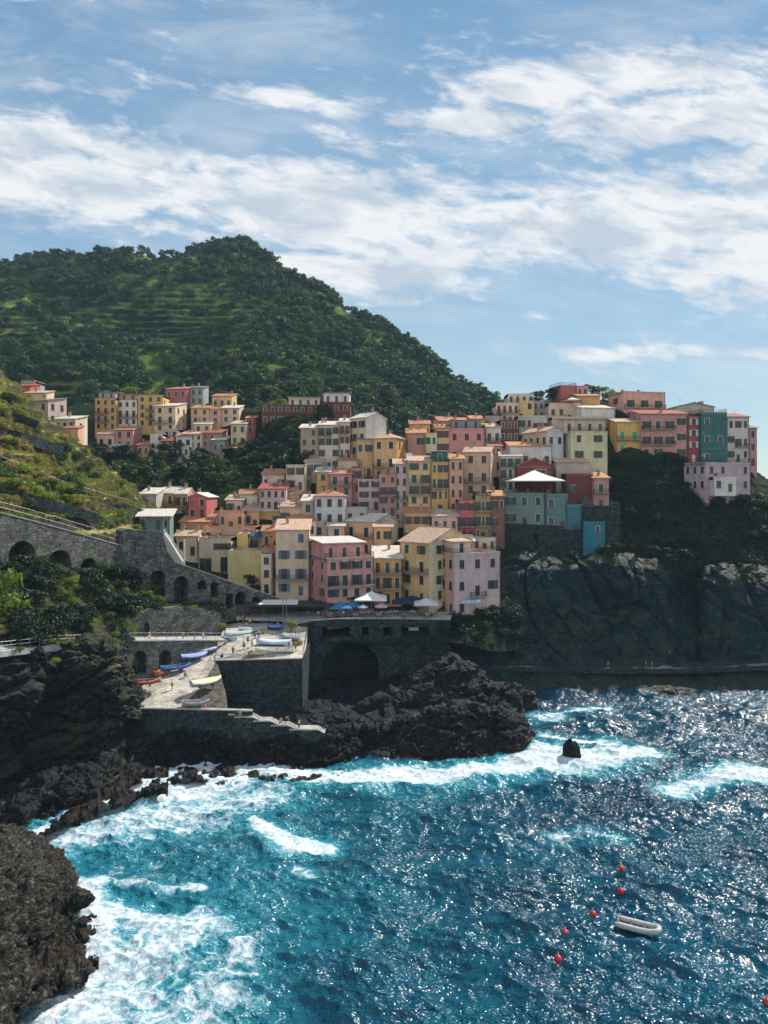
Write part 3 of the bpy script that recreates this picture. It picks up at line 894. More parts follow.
rock('long dark rock ridge reaching into the white surf below the left cliff',
     [(-120, [(805, 96), (812, 90), (830, 86), (850, 83), (872, 81), (890, 76)]),
      (-20, [(800, 101), (808, 95), (826, 90), (845, 88), (862, 86), (880, 80)]),
      (15, [(792, 104), (797, 98), (814, 94), (832, 91), (846, 89), (862, 83)]),
      (35, [(776, 107), (782, 101), (800, 97), (818, 95), (836, 92), (850, 86)]),
      (58, [(762, 110), (768, 104), (784, 100), (803, 97), (818, 95), (834, 89)]),
      (85, [(754, 113), (760, 107), (772, 104), (788, 101), (803, 99), (820, 93)]),
      (115, [(757, 115), (762, 110), (770, 107.5), (780, 105), (790, 103), (806, 96)]),
      (142, [(760, 117), (764, 112), (769, 109.5), (774, 108), (781, 106), (795, 99)]),
      (168, [(768, 117), (771, 112), (773, 110.5), (776, 109), (782, 106), (795, 99)])], 300, 150, M['rock'], rock_disp(1.1, 0.9, 0.35, 1.4, 0.05, 0.5))
rock('large brown jagged rock mass in the bottom left corner washed by foam',
     [(-220, [(820, 84), (826, 78), (850, 72), (890, 66), (940, 60), (1000, 56), (1100, 48)]),
      (-90, [(832, 86), (838, 79), (858, 73), (895, 67), (940, 61.5), (1000, 57), (1090, 50)]),
      (-30, [(836, 87), (842, 80), (860, 74.5), (893, 68), (935, 63), (985, 59), (1060, 52)]),
      (5, [(838, 88), (845, 81.5), (862, 76), (893, 70), (930, 65), (975, 61.5), (1040, 54)]),
      (30, [(846, 88), (854, 82), (870, 77), (898, 71.5), (930, 67.5), (965, 64), (1016, 57)]),
      (55, [(858, 87), (866, 82), (882, 77.5), (906, 73), (932, 69.5), (960, 66), (1002, 59.5)]),
      (74, [(876, 85), (884, 80), (898, 76), (916, 72.5), (936, 69.8), (958, 67), (990, 61)]),
      (90, [(905, 80), (912, 76), (922, 73), (934, 71), (948, 69), (962, 67), (985, 62)]),
      (98, [(925, 75), (930, 72.6), (936, 71), (944, 69.8), (952, 68.6), (962, 67), (980, 63)])], 360, 330, M['nearrock'], rock_disp(0.85, 0.85, 0.34, 1.7, 0.0, 1.0, 1.1))
rock('tall grey rock behind the harbour mouth rising below the terrace wall',
     [(296, [(700, 139), (703, 134), (707, 132), (713, 130), (720, 128), (731, 125.5), (748, 121)]),
      (325, [(700, 140), (702, 135), (707, 132.5), (713, 130.5), (720, 128.5), (730, 126), (746, 121)]),
      (352, [(700, 141), (702, 136), (707, 133.5), (712, 131.5), (718, 129.5), (727, 127), (742, 122)]),
      (378, [(688, 143), (690, 138), (697, 135), (705, 133), (714, 131), (724, 128), (740, 122)]),
      (405, [(679, 145), (679.6, 140.5), (688.2, 137.5), (698.8, 135), (709.4, 132.5), (720, 129.5), (738, 123)]),
      (430, [(664, 146), (663.6, 142), (674.2, 139), (687.8, 136), (701.4, 133.5), (716, 130.5), (736, 124)]),
      (450, [(659, 147), (657.6, 143), (668.2, 140), (682.8, 137), (698.4, 134.4), (714, 131.4), (734, 125)]),
      (470, [(665, 147), (664.6, 143), (674.2, 140), (686.8, 137.4), (700.4, 135), (714, 132), (734, 126)]),
      (495, [(679, 146), (678.6, 142.6), (686.2, 140), (695.8, 138), (705.4, 136), (716, 133.6), (734, 128)]),
      (518, [(684, 146), (685, 142.6), (692, 141), (700, 139.4), (708, 138), (716, 136), (732, 130)]),
      (536, [(702, 146), (704, 143), (707, 142), (711, 141), (715, 140), (720, 138.4), (732, 133)])], 320, 200, M['rock'], rock_disp(1.1, 0.8, 0.25, 1.0, 0.03, -0.2, 1.4))
rock('low black rock ridge facing the open water with surf along its foot',
     [(236, [(756, 124), (757, 119), (758, 117), (760, 116), (763, 114.5), (767, 113), (782, 108)]),
      (262, [(750, 125), (750, 120), (752, 118), (756, 116.5), (763, 115), (769, 113), (784, 108)]),
      (290, [(742, 126), (742, 121.5), (745, 119.5), (751, 118), (760, 116), (769, 113.8), (786, 109)]),
      (325, [(733, 127), (733, 122), (736, 119.8), (745, 118), (757, 116.2), (769, 114.2), (786, 109)]),
      (352, [(728, 128), (727, 122.5), (730, 120), (741, 118.2), (755, 116.4), (770, 114.4), (786, 109)]),
      (390, [(722, 129), (721, 123), (725, 120.3), (738, 118.4), (753, 116.6), (769, 114.6), (786, 109.5)]),
      (425, [(712, 130), (710, 123.5), (715, 120.6), (731, 118.8), (749, 117), (768, 115), (784, 110)]),
      (455, [(706, 131), (703, 124), (709, 121), (727, 119), (747, 117.2), (766, 115.4), (782, 111)]),
      (490, [(709, 131), (706, 124.4), (713, 121.8), (729, 120), (746, 118.2), (763, 116.4), (778, 112)]),
      (512, [(716, 131), (713, 125), (719, 122.6), (733, 121), (747, 119.4), (760, 117.8), (774, 113)]),
      (532, [(730, 130), (728, 126), (733, 124), (741, 122.6), (749, 121.2), (757, 119.8), (770, 115)]),
      (545, [(744, 129), (743, 126), (745, 125), (749, 124), (753, 123), (757, 121.4), (766, 117)])], 360, 210, M['rock'], rock_disp(0.75, 0.7, 0.28, 1.3, 0.03, 0.1))
rock('jagged black rocks below the bottom of the steps',
     [(248, [(742, 120), (741, 116), (745, 114.4), (752, 113.4), (760, 112.6), (769, 111.6), (782, 106)]),
      (272, [(736, 120), (735, 116.5), (740, 114.6), (748, 113.6), (758, 112.8), (769, 111.8), (782, 106)]),
      (300, [(734, 121), (733, 117), (738, 115), (747, 114), (758, 113), (769, 112), (782, 106)]),
      (330, [(728, 123), (727, 119), (732, 117), (742, 115.4), (755, 114), (769, 112.4), (782, 107)]),
      (352, [(726, 126), (726, 122), (732, 119.5), (742, 117.5), (756, 115.5), (770, 113.6), (784, 108)])], 200, 120, M['rock'], rock_disp(0.6, 0.8, 0.35, 1.7, 0.05, .1))
rock('black rocks in the shade under the wide terrace arch',
     [(292, [(694, 150), (696, 147), (700, 143), (706, 139), (714, 135), (724, 131), (744, 125)]),
      (325, [(678, 156), (681, 150), (688, 146), (697, 141), (708, 136), (720, 131.5), (744, 125)]),
      (352, [(676, 157), (680, 151), (687, 147), (696, 142), (707, 137), (718, 132.5), (742, 126)]),
      (385, [(676, 155), (679, 150), (684, 147), (690, 144), (698, 140), (708, 136), (738, 128)]),
      (425, [(664, 153), (668, 149.5), (674, 147.5), (682, 145), (692, 142), (704, 138), (736, 130)]),
      (465, [(668, 153), (672, 150), (678, 148.5), (684, 147), (692, 145), (702, 142), (734, 133)])], 220, 120, M['rock'], rock_disp(0.8, 0.8, 0.3, 1.2, 0.02, 0.0))
rock('wet dark boulders at the foot of the landing wall and steps',
     [(120, [(734, 123), (737, 118.5), (745, 116), (755, 114), (768, 111.4), (782, 104)]),
      (150, [(724, 121), (727, 117.2), (738, 115), (752, 113.4), (767, 111.4), (782, 104)]),
      (190, [(722, 120), (726, 116), (738, 114.6), (752, 113.2), (766, 111.8), (782, 105)]),
      (230, [(729, 119), (732, 115.6), (742, 114.4), (754, 113.2), (766, 112), (782, 105)]),
      (262, [(738, 119), (741, 115.6), (748, 114.5), (757, 113.4), (767, 112.2), (782, 106)])], 180, 90, M['rock'], rock_disp(0.8, 0.9, 0.3, 1.7))


def lone_rock(label, px, py, r, mat, seed, flat=0.8):
    bm = bmesh.new(); bmesh.ops.create_icosphere(bm, subdivisions=4, radius=1)
    off = Vector((seed * 7.3, seed * 2.1, 0))
    for v in bm.verts:
        n = v.co.normalized()
        k = 1 + (rm(n + off, 0.9, 4) - 1.1) * 0.42 + facet(n * 3 + off, 0.6) * .22 - (1 - min(vor(n + off, 1.7) * 3, 1)) * 0.2
        v.co = Vector((n.x * r[0] * k, n.y * r[1] * k, n.z * r[2] * k))
    me = bpy.data.meshes.new('sea_rock'); bm.to_mesh(me); bm.free()
    me.polygons.foreach_set('use_smooth', [True] * len(me.polygons)); me.materials.append(mat)
    d = sea_d(py)
    o = link('sea_rock', me, loc=(P(px, py, d).x, d, r[2] * 0.15), rz=seed)
    return tag(o, label, 'rock', 'rocks along the waterline')


lone_rock('small pointed black rock standing alone in the white surf off the point', 571, 757, (1.3, 1.2, 2.7), M['rock'], 3)
lone_rock('rounded dark rock just breaking the foam below the steps', 229, 776, (1.1, 0.8, 0.6), M['rock'], 5)
lone_rock('tiny dark rock beside the black ridge foot in the foam', 262, 779, (0.7, 0.6, 0.4), M['rock'], 8)
lone_rock('small dark rock among the foam below the left rock ridge', 50, 858, (1.6, 1.0, 0.7), M['rock'], 4)
# ================================================================== HOUSES
def lerp_map(tab):
    ys = [a for a, b in tab]; ds = [b for a, b in tab]
    return lambda y: float(np.interp(y, ys, ds))


dV = lerp_map([(390, 234), (415, 227), (440, 216), (465, 206), (480, 200), (520, 186.5), (565, 171), (612, 156), (640, 150)])
dU = lerp_map([(395, 284), (410, 276), (430, 262), (455, 249)])
PAL = {'pink': (0.66, 0.34, 0.33), 'salmon': (0.7, 0.43, 0.34), 'yellow': (0.72, 0.52, 0.27), 'gold': (0.66, 0.44, 0.17), 'cream': (0.76, 0.63, 0.47),
       'white': (0.78, 0.76, 0.73), 'lilac': (0.64, 0.5, 0.52), 'orange': (0.64, 0.38, 0.16), 'red': (0.36, 0.1, 0.09), 'grey': (0.47, 0.46, 0.44),
       'blue': (0.1, 0.3, 0.4), 'teal': (0.06, 0.17, 0.17), 'green': (0.66, 0.63, 0.42), 'brown': (0.24, 0.15, 0.11), 'brick': (0.19, 0.065, 0.055),
       'peach': (0.76, 0.55, 0.4), 'magenta': (0.5, 0.17, 0.18), 'beige': (0.64, 0.54, 0.42), 'bluegrey': (0.32, 0.38, 0.42), 'rose': (0.54, 0.31, 0.28),
       'pale': (0.72, 0.66, 0.57), 'stone': (0.33, 0.31, 0.27), 'tealwall': (.19, .28, .29)}
ROOF = {'t': (.48, .22, .13), 'p': (.60, .40, .29), 'w': (.68, .62, .54), 'g': (.22, .22, .21), 's': (.15, .17, .19), 'o': (.56, .27, .12), 'r': (.36, .10, .07)}
SHUT = {'green': (.02, .10, .07), 'dark': (.025, .04, .045), 'brown': (.14, .055, .03), 'red': (.22, .04, .035), 'blue': (.05, .16, .32), 'white': (.6, .6, .58), 'bright': (.05, .42, .22), 'wine': (.13, .03, .03)}
CACHE = {}
M['surround'] = m_simple('window_surround', (0.55, 0.5, 0.42), 0.8, 0.3)


def win_mesh(w, h, door=False):
    k = ('w', round(w, 1), round(h, 1), door)
    if k not in CACHE:
        w, h = k[1], k[2]; m = MB(); f = 0.06
        m.quad((-w / 2 + f, .16, f), (w / 2 - f, .16, f), (w / 2 - f, .16, h - f), (-w / 2 + f, .16, h - f), 1)
        for a, b in ((-w / 2, -w / 2 + f), (w / 2 - f, w / 2), (-f / 2, f / 2)): m.box(a, b, .12, .2, 0, h)
        for a, b in ((0, f), (h - f, h), (h * .62, h * .62 + .04)): m.box(-w / 2 + .01, w / 2 - .01, .125, .19, a, b)
        for a, b, c_, d_ in ((-w / 2 - .13, -w / 2 - .002, -.002, h + .13), (w / 2 + .002, w / 2 + .13, -.002, h + .13), (-w / 2, w / 2, h + .002, h + .13)): m.box(a, b, -.03, -.002, c_, d_, 2)
        if not door: m.box(-w / 2 - .1, w / 2 + .1, -.1, .12, -.09, -.003)
        CACHE[k] = m.mesh('window', [M['frame'], M['glass'], M['surround']])
    return CACHE[k]


def shut_mesh(w, h, side):
    k = ('s', round(w, 2), round(h, 1), side)
    if k not in CACHE:
        w, h = k[1], k[2]; m = MB(); x0, x1 = (0, w) if side > 0 else (-w, 0)
        m.box(x0, x0 + .06, -.07, -.02, 0, h); m.box(x1 - .06, x1, -.07, -.02, 0, h)
        for z in (0, h / 2 - .04, h - .08): m.box(x0 + .06, x1 - .06, -.068, -.022, z, z + .08)
        n = max(6, int(h / .12))
        for i in range(n):
            z = .05 + i * (h - .1) / n
            m.quad((x0 + .05, -.025, z + .09), (x1 - .05, -.025, z + .09), (x1 - .05, -.06, z), (x0 + .05, -.06, z))
        CACHE[k] = m.mesh('shutter', [M['paint']])
    return CACHE[k]


def add_window(root, x, y, z, rz, w, h, shut, scol, door=False, rng=random):
    wo = link('window', win_mesh(w, h, door), root, (x, y, z), rz)
    if shut == 'open':
        q = w * .52
        for s in (-1, 1):
            link('shutter', shut_mesh(q, h, s), wo, (s * (w / 2 + .01), 0, 0), -s * rng.uniform(0, .35), scol)
    elif shut == 'closed':
        for s in (-1, 1): link('shutter', shut_mesh(w / 2 - .01, h, s), wo, (-s * (w / 2 - .005), .07, 0), 0, scol)
    elif shut == 'half':
        link('shutter', shut_mesh(w / 2 - .01, h, 1), wo, (-w / 2 + .005, .07, 0), 0, scol)
    return wo


def rail_mesh(L, h=1.0, step=.14):
    k = ('r', round(L, 1), round(h, 1))
    if k not in CACHE:
        L = k[1]; m = MB()
        m.box(-L / 2, L / 2, -.03, .03, h - .05, h); m.box(-L / 2, L / 2, -.02, .02, .08, .12)
        n = max(2, int(L / step))
        for i in range(n + 1):
            x = -L / 2 + i * L / n; m.box(x - .012, x + .012, -.012, .012, 0, h - .05)
        CACHE[k] = m.mesh('railing', [M['iron']])
    return CACHE[k]


def roof_mesh(kind, w, D, h, t=.18, oh=.4, pitch=20, spitch=12):
    """roof shell over a w x D box (x centred, y 0..D) whose eaves are at height h"""
    m = MB(); tp = math.tan(rad(pitch)); X = w / 2 + oh
    def slab(poly):                                         # poly: upper-surface corners, counter-clockwise from above
        n = len(poly); lo = [(x, y, z - t) for x, y, z in poly]
        m.add(poly + lo, [tuple(range(n)), tuple(range(2 * n - 1, n - 1, -1))] + [(i, n + i, n + (i + 1) % n, (i + 1) % n) for i in range(n)])
    e = h - oh * tp + t; r = h + D / 2 * tp + t
    if kind == 'g':
        slab([(-X, -oh, e), (X, -oh, e), (X, D / 2, r), (-X, D / 2, r)])
        slab([(-X, D / 2 + .004, r), (X, D / 2 + .004, r), (X, D + oh, e), (-X, D + oh, e)])
        m.tube([(-X, D / 2, r + .03), (X, D / 2, r + .03)], .12, 6)
    elif kind == 'y':
        r = h + w / 2 * tp + t
        slab([(-X, -oh, e), (0, -oh, r), (0, D + oh, r), (-X, D + oh, e)][::-1])
        slab([(.004, -oh, r), (X, -oh, e), (X, D + oh, e), (.004, D + oh, r)])
        m.tube([(0, -oh, r + .03), (0, D + oh, r + .03)], .12, 6)
    elif kind == 'h':
        q = min(w, D) / 2; r = h + q * tp + t; Y1 = D + oh
        a, b, c, d_ = (-X, -oh, e), (X, -oh, e), (X, Y1, e), (-X, Y1, e)
        if w >= D: p1, p2 = (-w / 2 + q, D / 2, r), (w / 2 - q, D / 2, r)
        else: p1, p2 = (0, q, r), (0, D - q, r)
        if w >= D: fs = [[a, b, p2, p1], [b, c, p2], [c, d_, p1, p2], [d_, a, p1]]
        else: fs = [[a, b, p1], [b, c, p2, p1], [c, d_, p2], [d_, a, p1, p2]]
        for f in fs:
            m.add(f, [tuple(range(len(f)))])
        lo = [(x, y, z - t) for x, y, z in (a, b, c, d_)]
        m.add(lo, [(3, 2, 1, 0)])
        for i, (p, q2) in enumerate(((a, b), (b, c), (c, d_), (d_, a))):
            m.add([p, q2, lo[(i + 1) % 4], lo[i]], [(0, 3, 2, 1)])
        m.tube([p1, p2], .12, 6)
    elif kind == 's':
        rr = h + D * math.tan(rad(spitch)) + t; e = h - oh * math.tan(rad(spitch)) + t
        slab([(-X, -oh, e), (X, -oh, e), (X, D + .1, rr), (-X, D + .1, rr)])
    else:
        m.box(-w / 2 + .25, w / 2 - .25, .25, D - .25, h - .75, h - .6)
        for a in ((-w / 2 - .06, w / 2 + .06, -.06, .28), (-w / 2 - .06, w / 2 + .06, D - .28, D + .06)): m.box(*a, h + .003, h + .12)
        for a in ((-w / 2 - .06, -w / 2 + .28), (w / 2 - .28, w / 2 + .06)): m.box(*a, .284, D - .284, h + .003, h + .12)
    return m


def house(label, xl, xr, yt, yb, col, roof='f', rc='t', rot=0.0, c=2, r=3, name='house', cat='house', group='houses stacked on the slopes above the cove', **o):
    d = o.get('d') or o.get('dm', dV)(yb)
    ry = rad(rot); w = (xr - xl) * d / F / math.cos(ry); h = (yb - yt) * d / F
    D = o.get('D', 8.0); rng = random.Random(hash((xl * 31 + yt * 17 + xr)) & 0xffff)
    root = tag(empty(name, P((xl + xr) / 2, yb, d), ry), label, cat, group)
    colr = PAL[col] if isinstance(col, str) else col
    jit = rng.uniform(.93, 1.05); colr = tuple(min(.8, v * jit) for v in colr)
    scol = SHUT[o.get('sh', rng.choice(['green', 'green', 'dark', 'dark', 'brown', 'wine']))]
    fh = h / r; small = d > 230; plain = o.get('plain')
    if roof == 'f' and not o.get('ter') and not o.get('loft') and rng.random() < .4: roof, rc = 's', rng.choice(['t', 'p', 'o', 'p'])
    bal = o.get('bal', []); balrows = {b[0]: b for b in bal}
    sty = o.get('sty', rng.choice(['open', 'mix', 'mix', 'closed']))
    fnd = o.get('fnd', 3.0)
    m = MB()
    def openings(W, cc, rr, z0, is_front):
        out = []
        ww = min(1.2, .44 * W / max(cc, 1)); ww = max(.55, round(ww, 1))
        for j in range(rr):
            for i in range(cc):
                x = (i + .5) / cc * W
                if rng.random() < o.get('skip', .06) and not (is_front and j in balrows): continue
                tall = is_front and j in balrows and balrows[j][1] <= i <= balrows[j][2]
                wh = min(2.2, .72 * fh) if tall else max(.8, min(1.8, .56 * fh))
                wh = round(wh, 1)
                z = j * fh + (.12 if tall else max(.3, (fh - wh) * .52))
                if z + wh > h - .15: continue
                if o.get('door', True) and is_front and j == 0 and i == (cc // 2) and not small and fh > 2.2:
                    out.append((x, .02, 1.0, 2.1, 'door')); continue
                out.append((x, z, ww, wh, 'tall' if tall else 'win'))
        return out
    fo = [] if plain else openings(w, c, r, 0, True)
    if o.get('bigwin'):
        for fx, fz, bw, bh in o['bigwin']:
            fo = [q for q in fo if not (abs(q[0] - fx * w) < (bw + q[2]) / 2 + .6 and abs(q[1] + q[3] / 2 - fz * h - bh / 2) < (bh + q[3]) / 2 + .2)]
            fo.append((fx * w, fz * h, bw, bh, 'big'))
    hole = lambda x, z, a, b: (x - a / 2, x + a / 2, z + fnd, z + b + fnd)
    m.wall((-w / 2, 0, -fnd), (1, 0, 0), (0, 1, 0), w, h + fnd, [hole(*q[:4]) for q in fo], .2)
    so = {}
    for sd_ in ('l', 'r'):
        n = o.get('side', {}).get(sd_, 0)
        s = openings(D, n, r, 0, False) if n else []
        so[sd_] = s
        if sd_ == 'r': m.wall((w / 2, 0, -fnd), (0, 1, 0), (-1, 0, 0), D, h + fnd, [hole(*q[:4]) for q in s], .2)
        else: m.wall((-w / 2, D, -fnd), (0, -1, 0), (1, 0, 0), D, h + fnd, [hole(*q[:4]) for q in s], .2)
    m.wall((w / 2, D, -fnd), (-1, 0, 0), (0, -1, 0), w, h + fnd, [], .2)
    tp = math.tan(rad(o.get('pitch', 20)))
    if roof == 'g':
        for s in (-1, 1): m.add([(s * w / 2, 0, h), (s * w / 2, D, h), (s * w / 2, D / 2, h + D / 2 * tp)], [(0, 1, 2)])
    elif roof == 'y':
        for y in (0, D): m.add([(-w / 2, y, h), (w / 2, y, h), (0, y, h + w / 2 * tp)], [(0, 1, 2)])
    elif roof == 's':
        k = D * math.tan(rad(12))
        for s in (-1, 1): m.add([(s * w / 2, 0, h), (s * w / 2, D, h), (s * w / 2, D, h + k)], [(0, 1, 2)])
        m.add([(-w / 2, D, h), (w / 2, D, h), (w / 2, D, h + k), (-w / 2, D, h + k)], [(0, 1, 2, 3)])
    elif roof == 'f':
        for s in (-1, 1): m.box(*((-w / 2, -w / 2 + .22) if s < 0 else (w / 2 - .22, w / 2)), .002, D - .002, h - .8, h - .001)
        m.box(-w / 2 + .222, w / 2 - .222, .003, .22, h - .8, h - .001); m.box(-w / 2 + .222, w / 2 - .222, D - .22, D - .003, h - .8, h - .001)
    m.build('wall', [M['plaster']], root, color=colr)
    if o.get('sidecol'):
        sc_ = PAL[o['sidecol']]
        s_ = -1 if o.get('sideface', 'r') == 'l' else 1
        q = MB(); x_ = s_ * (w / 2 + .012)
        top = D / 2 * tp if roof == 'g' else 0
        holes = so['r' if s_ > 0 else 'l']
        if s_ > 0: q.wall((x_, -.01, -fnd), (0, 1, 0), (-1, 0, 0), D + .01, h + fnd, [hole(*k[:4]) for k in holes], .01)
        else: q.wall((x_, D, -fnd), (0, -1, 0), (1, 0, 0), D + .01, h + fnd, [hole(*k[:4]) for k in holes], .01)
        if top: q.add([(x_, -.01, h), (x_, D, h), (x_, D / 2, h + top)], [(0, 1, 2)])
        q.build('gable_wall', [M['plaster']], root, color=sc_)
    if not small and not plain:
        q = MB(); q.box(-w / 2 - .06, w / 2 + .06, -.10, -.003, h - .34, h - .16)
        if r > 2: q.box(-w / 2 - .03, w / 2 + .03, -.05, -.003, fh - .12, fh - .02)
        q.build('cornice', [M['plaster']], root, color=tuple(min(.75, v * .75 + .16) for v in colr))
        q = MB(); sx_ = rng.choice([-1, 1]) * (w / 2 - .16); q.tube([(sx_, -.14, h - .1), (sx_, -.09, h - .5), (sx_, -.09, -1)], .05, 6)
        q.build('drainpipe', [M['iron']], root)
    # openings
    def style():
        if small or o.get('noshut'): return None
        if sty == 'mix': return rng.choice(['open', 'closed', 'open', None, 'half'])
        return sty if rng.random() < .85 else rng.choice(['half', None])
    def put(q, x, y, rz):
        if q[4] == 'door':
            k = MB(); k.box(-q[2] / 2 + .003, q[2] / 2 - .003, .12, .18, 0, q[3]); k.box(q[2] / 2 - .16, q[2] / 2 - .1, .06, .12, 1.0, 1.06)
            k.build('door', [M['paint']], root, loc=(x, y, q[1]), rz=rz, color=scol)
        else:
            add_window(root, x, y, q[1], rz, q[2], q[3], None if q[4] == 'big' else style(), scol, q[4] == 'tall', rng)
    for q in fo: put(q, q[0] - w / 2, 0, 0)
    for q in so['r']: put(q, w / 2, q[0], rad(90))
    for q in so['l']: put(q, -w / 2, D - q[0], rad(-90))
    # roof
    if roof != 'none':
        ro = roof_mesh(roof, w, D, h, oh=o.get('oh', .4), pitch=o.get('pitch', 20)).build('roof', [M['roof'] if roof != 'f' else M['plaster']], root, color=ROOF[rc])
        for _ in range(o.get('chim', rng.choice([0, 1, 1, 2]) if not small else rng.choice([0, 1]))):
            k = MB(); k.box(-.3, .3, -.3, .3, -1.2, 1.0); k.box(-.38, .38, -.38, .38, 1.003, 1.12)
            k.box(-.24, .24, -.24, .24, 1.12, 1.32); k.box(-.4, .4, -.4, .4, 1.322, 1.4)
            kx = rng.uniform(-.38, .38) * w; ky = rng.uniform(.3, .7) * D
            zz = {'g': h + (D / 2 - abs(ky - D / 2)) * tp, 'y': h + (w / 2 - abs(kx)) * tp, 'h': h + .6, 's': h + ky * .21}.get(roof, h - .5)
            k.build('chimney', [M['plaster']], ro, loc=(kx, ky, zz + .2), color=(.42, .3, .22))
        if rng.random() < .3 and not small:
            k = MB(); k.tube([(0, 0, -.5), (0, 0, 2.4)], .025, 5)
            for z, L in ((2.3, .5), (2.05, .65), (1.8, .8)): k.tube([(-L, 0, z), (L, 0, z)], .015, 4)
            k.build('antenna', [M['galv']], ro, loc=(rng.uniform(-.3, .3) * w, D * .55, h + (D / 2 * tp if roof in 'gy' else .2)))
    for b in bal:
        j, a, e = b[:3]
        x0 = a / c * w - w / 2 + .15; x1 = (e + 1) / c * w - w / 2 - .15
        k = MB(); k.box(x0, x1, -1.0, -.002, j * fh - .1, j * fh + .06)
        for q in range(int((x1 - x0) / 1.6) + 1): k.box(x0 + .1 + q * 1.6, x0 + .24 + q * 1.6, -.7, -.003, j * fh - .32, j * fh - .101)
        bo = k.build('balcony', [M['plaster']], root, color=(.42, .4, .37))
        link('railing', rail_mesh(x1 - x0), bo, ((x0 + x1) / 2, -.95, j * fh + .06))
        for x in (x0, x1): link('railing', rail_mesh(.9), bo, (x, -.5, j * fh + .06), rad(90))
        if rng.random() < .6:
            for _ in range(rng.randint(1, 3)):
                px_ = rng.uniform(x0 + .3, x1 - .3); k = MB(); k.lathe([(.1, 0), (.16, .25)], 8)
                k.build('flower_pot', [M['cloth']], bo, loc=(px_, -.75, j * fh + .06), color=(.4, .15, .08))
    if o.get('ter'):
        k = MB(); zt = h + .12 if roof == 'f' else h
        link('railing', rail_mesh(w, 1.0, .2), root, (0, .05, zt))
        link('railing', rail_mesh(D, 1.0, .2), root, (w / 2 - .05, D / 2, zt), rad(90))
        link('railing', rail_mesh(D, 1.0, .2), root, (-w / 2 + .05, D / 2, zt), rad(90))
    if o.get('loft'):                                        # a set-back top storey: (x0, x1 as share of width, height, roof colour, setback)
        a, b, lh, lrc, sb, lcol = o['loft']
        x0, x1 = a * w - w / 2, b * w - w / 2
        k = MB(); n = max(1, int((x1 - x0) / 2.6)); W = x1 - x0
        hs = [((i + .5) / n * W - .45, (i + .5) / n * W + .45, .1, min(2.1, lh - .3)) for i in range(n)]
        k.wall((x0, sb, h - .6), (1, 0, 0), (0, 1, 0), W, lh + .6, [(p_, q_, s_ + .6, t_ + .6) for p_, q_, s_, t_ in hs], .2)
        k.wall((x1, sb, h - .6), (0, 1, 0), (-1, 0, 0), D - sb - .3, lh + .6, [], .2)
        k.wall((x0, D - .3, h - .6), (0, -1, 0), (1, 0, 0), D - sb - .3, lh + .6, [], .2)
        k.wall((x1, D - .3, h - .6), (-1, 0, 0), (0, -1, 0), W, lh + .6, [], .2)
        lo = k.build('top_storey', [M['plaster']], root, color=PAL[lcol])
        for p_, q_, s_, t_ in hs: link('window', win_mesh(.9, t_ - s_, True), lo, (x0 + (p_ + q_) / 2, sb, h + s_))
        q = roof_mesh('s', W, D - sb - .3, lh + h, oh=.45, spitch=4).build('roof', [M['roof']], lo, color=ROOF[lrc], loc=((x0 + x1) / 2, sb, 0))
    if o.get('awning'):
        a, b, zf, dep, ac = o['awning']
        x0, x1 = a * w - w / 2, b * w - w / 2; z = zf * h
        k = MB(); k.quad((x0, -.01, z), (x1, -.01, z), (x1, -dep, z - dep * .28), (x0, -dep, z - dep * .28))
        k.quad((x0, -dep, z - dep * .28), (x1, -dep, z - dep * .28), (x1, -dep - .02, z - dep * .28 - .3), (x0, -dep - .02, z - dep * .28 - .3))
        for x in (x0, x1): k.tube([(x, -dep, z - dep * .28), (x, -.01, z - dep * .5)], .03, 5)
        k.build('awning', [M['cloth']], root, color=ac)
    return root


def H(*a, **k): return house(*a, **k)


UV = 'houses of the upper hamlet in the valley'
U = dict(dm=dU, D=9, group=UV, chim=1)
# --- the upper hamlet, left in the valley below the big hill
H('crimson house, tallest at the back of the upper hamlet', 165, 187, 389, 409, 'magenta', 's', 't', -12, 3, 2, side={'r': 1}, **U)
H('blue grey house right behind the crimson house of the upper hamlet', 190, 203, 388, 405, 'bluegrey', 's', 's', 0, 2, 2, **U)
H('orange block with flat roof, leftmost of the upper hamlet', 95, 116, 398, 430, 'orange', 'f', 'g', 0, 3, 4, loft=(.1, .9, 2.2, 'g', 1.5, 'grey'), bal=[(2, 0, 1), (1, 0, 1)], **U)
H('tall white block beside the orange block of the upper hamlet', 117, 137, 400, 426, 'white', 'f', 'g', 0, 3, 3, loft=(.05, .95, 2.2, 'o', 1.5, 'salmon'), bal=[(1, 0, 2)], **U)
H('gold yellow block with four storeys beside the tall white block', 138, 163, 395, 427, 'gold', 'f', 'o', 0, 3, 4, bal=[(2, 1, 2), (1, 1, 2)], ter=True, **U)
H('cream corner house with long balcony below the crimson house', 154, 176, 406, 432, 'cream', 's', 'w', -10, 2, 3, side={'r': 2}, bal=[(1, 0, 1)], **U)
H('yellow house at the left end of the right row in the upper hamlet', 191, 209, 408, 424, 'yellow', 's', 'o', 0, 2, 2, **U)
H('pink house in the middle of the right row in the upper hamlet', 209.5, 221, 409, 424, 'salmon', 's', 't', 0, 1, 2, **U)
H('pale house at the right end of the right row in the upper hamlet', 221.5, 239, 408, 423, 'cream', 's', 'w', 0, 2, 2, **U)
H('small cream house under the yellow house of the upper hamlet', 194, 211, 424, 434, 'cream', 's', 'w', 0, 2, 1, **U)
H('small grey house beneath the cream corner house', 163, 178, 429, 440, 'grey', 'f', 'w', 0, 2, 1, **U)
H('white and pink house with a pale awning at the lower left of the hamlet', 115, 133, 430, 449, 'pink', 'f', 'w', 0, 2, 2, awning=(0, 1, .28, 3.5, (.5, .55, .55)), **U)
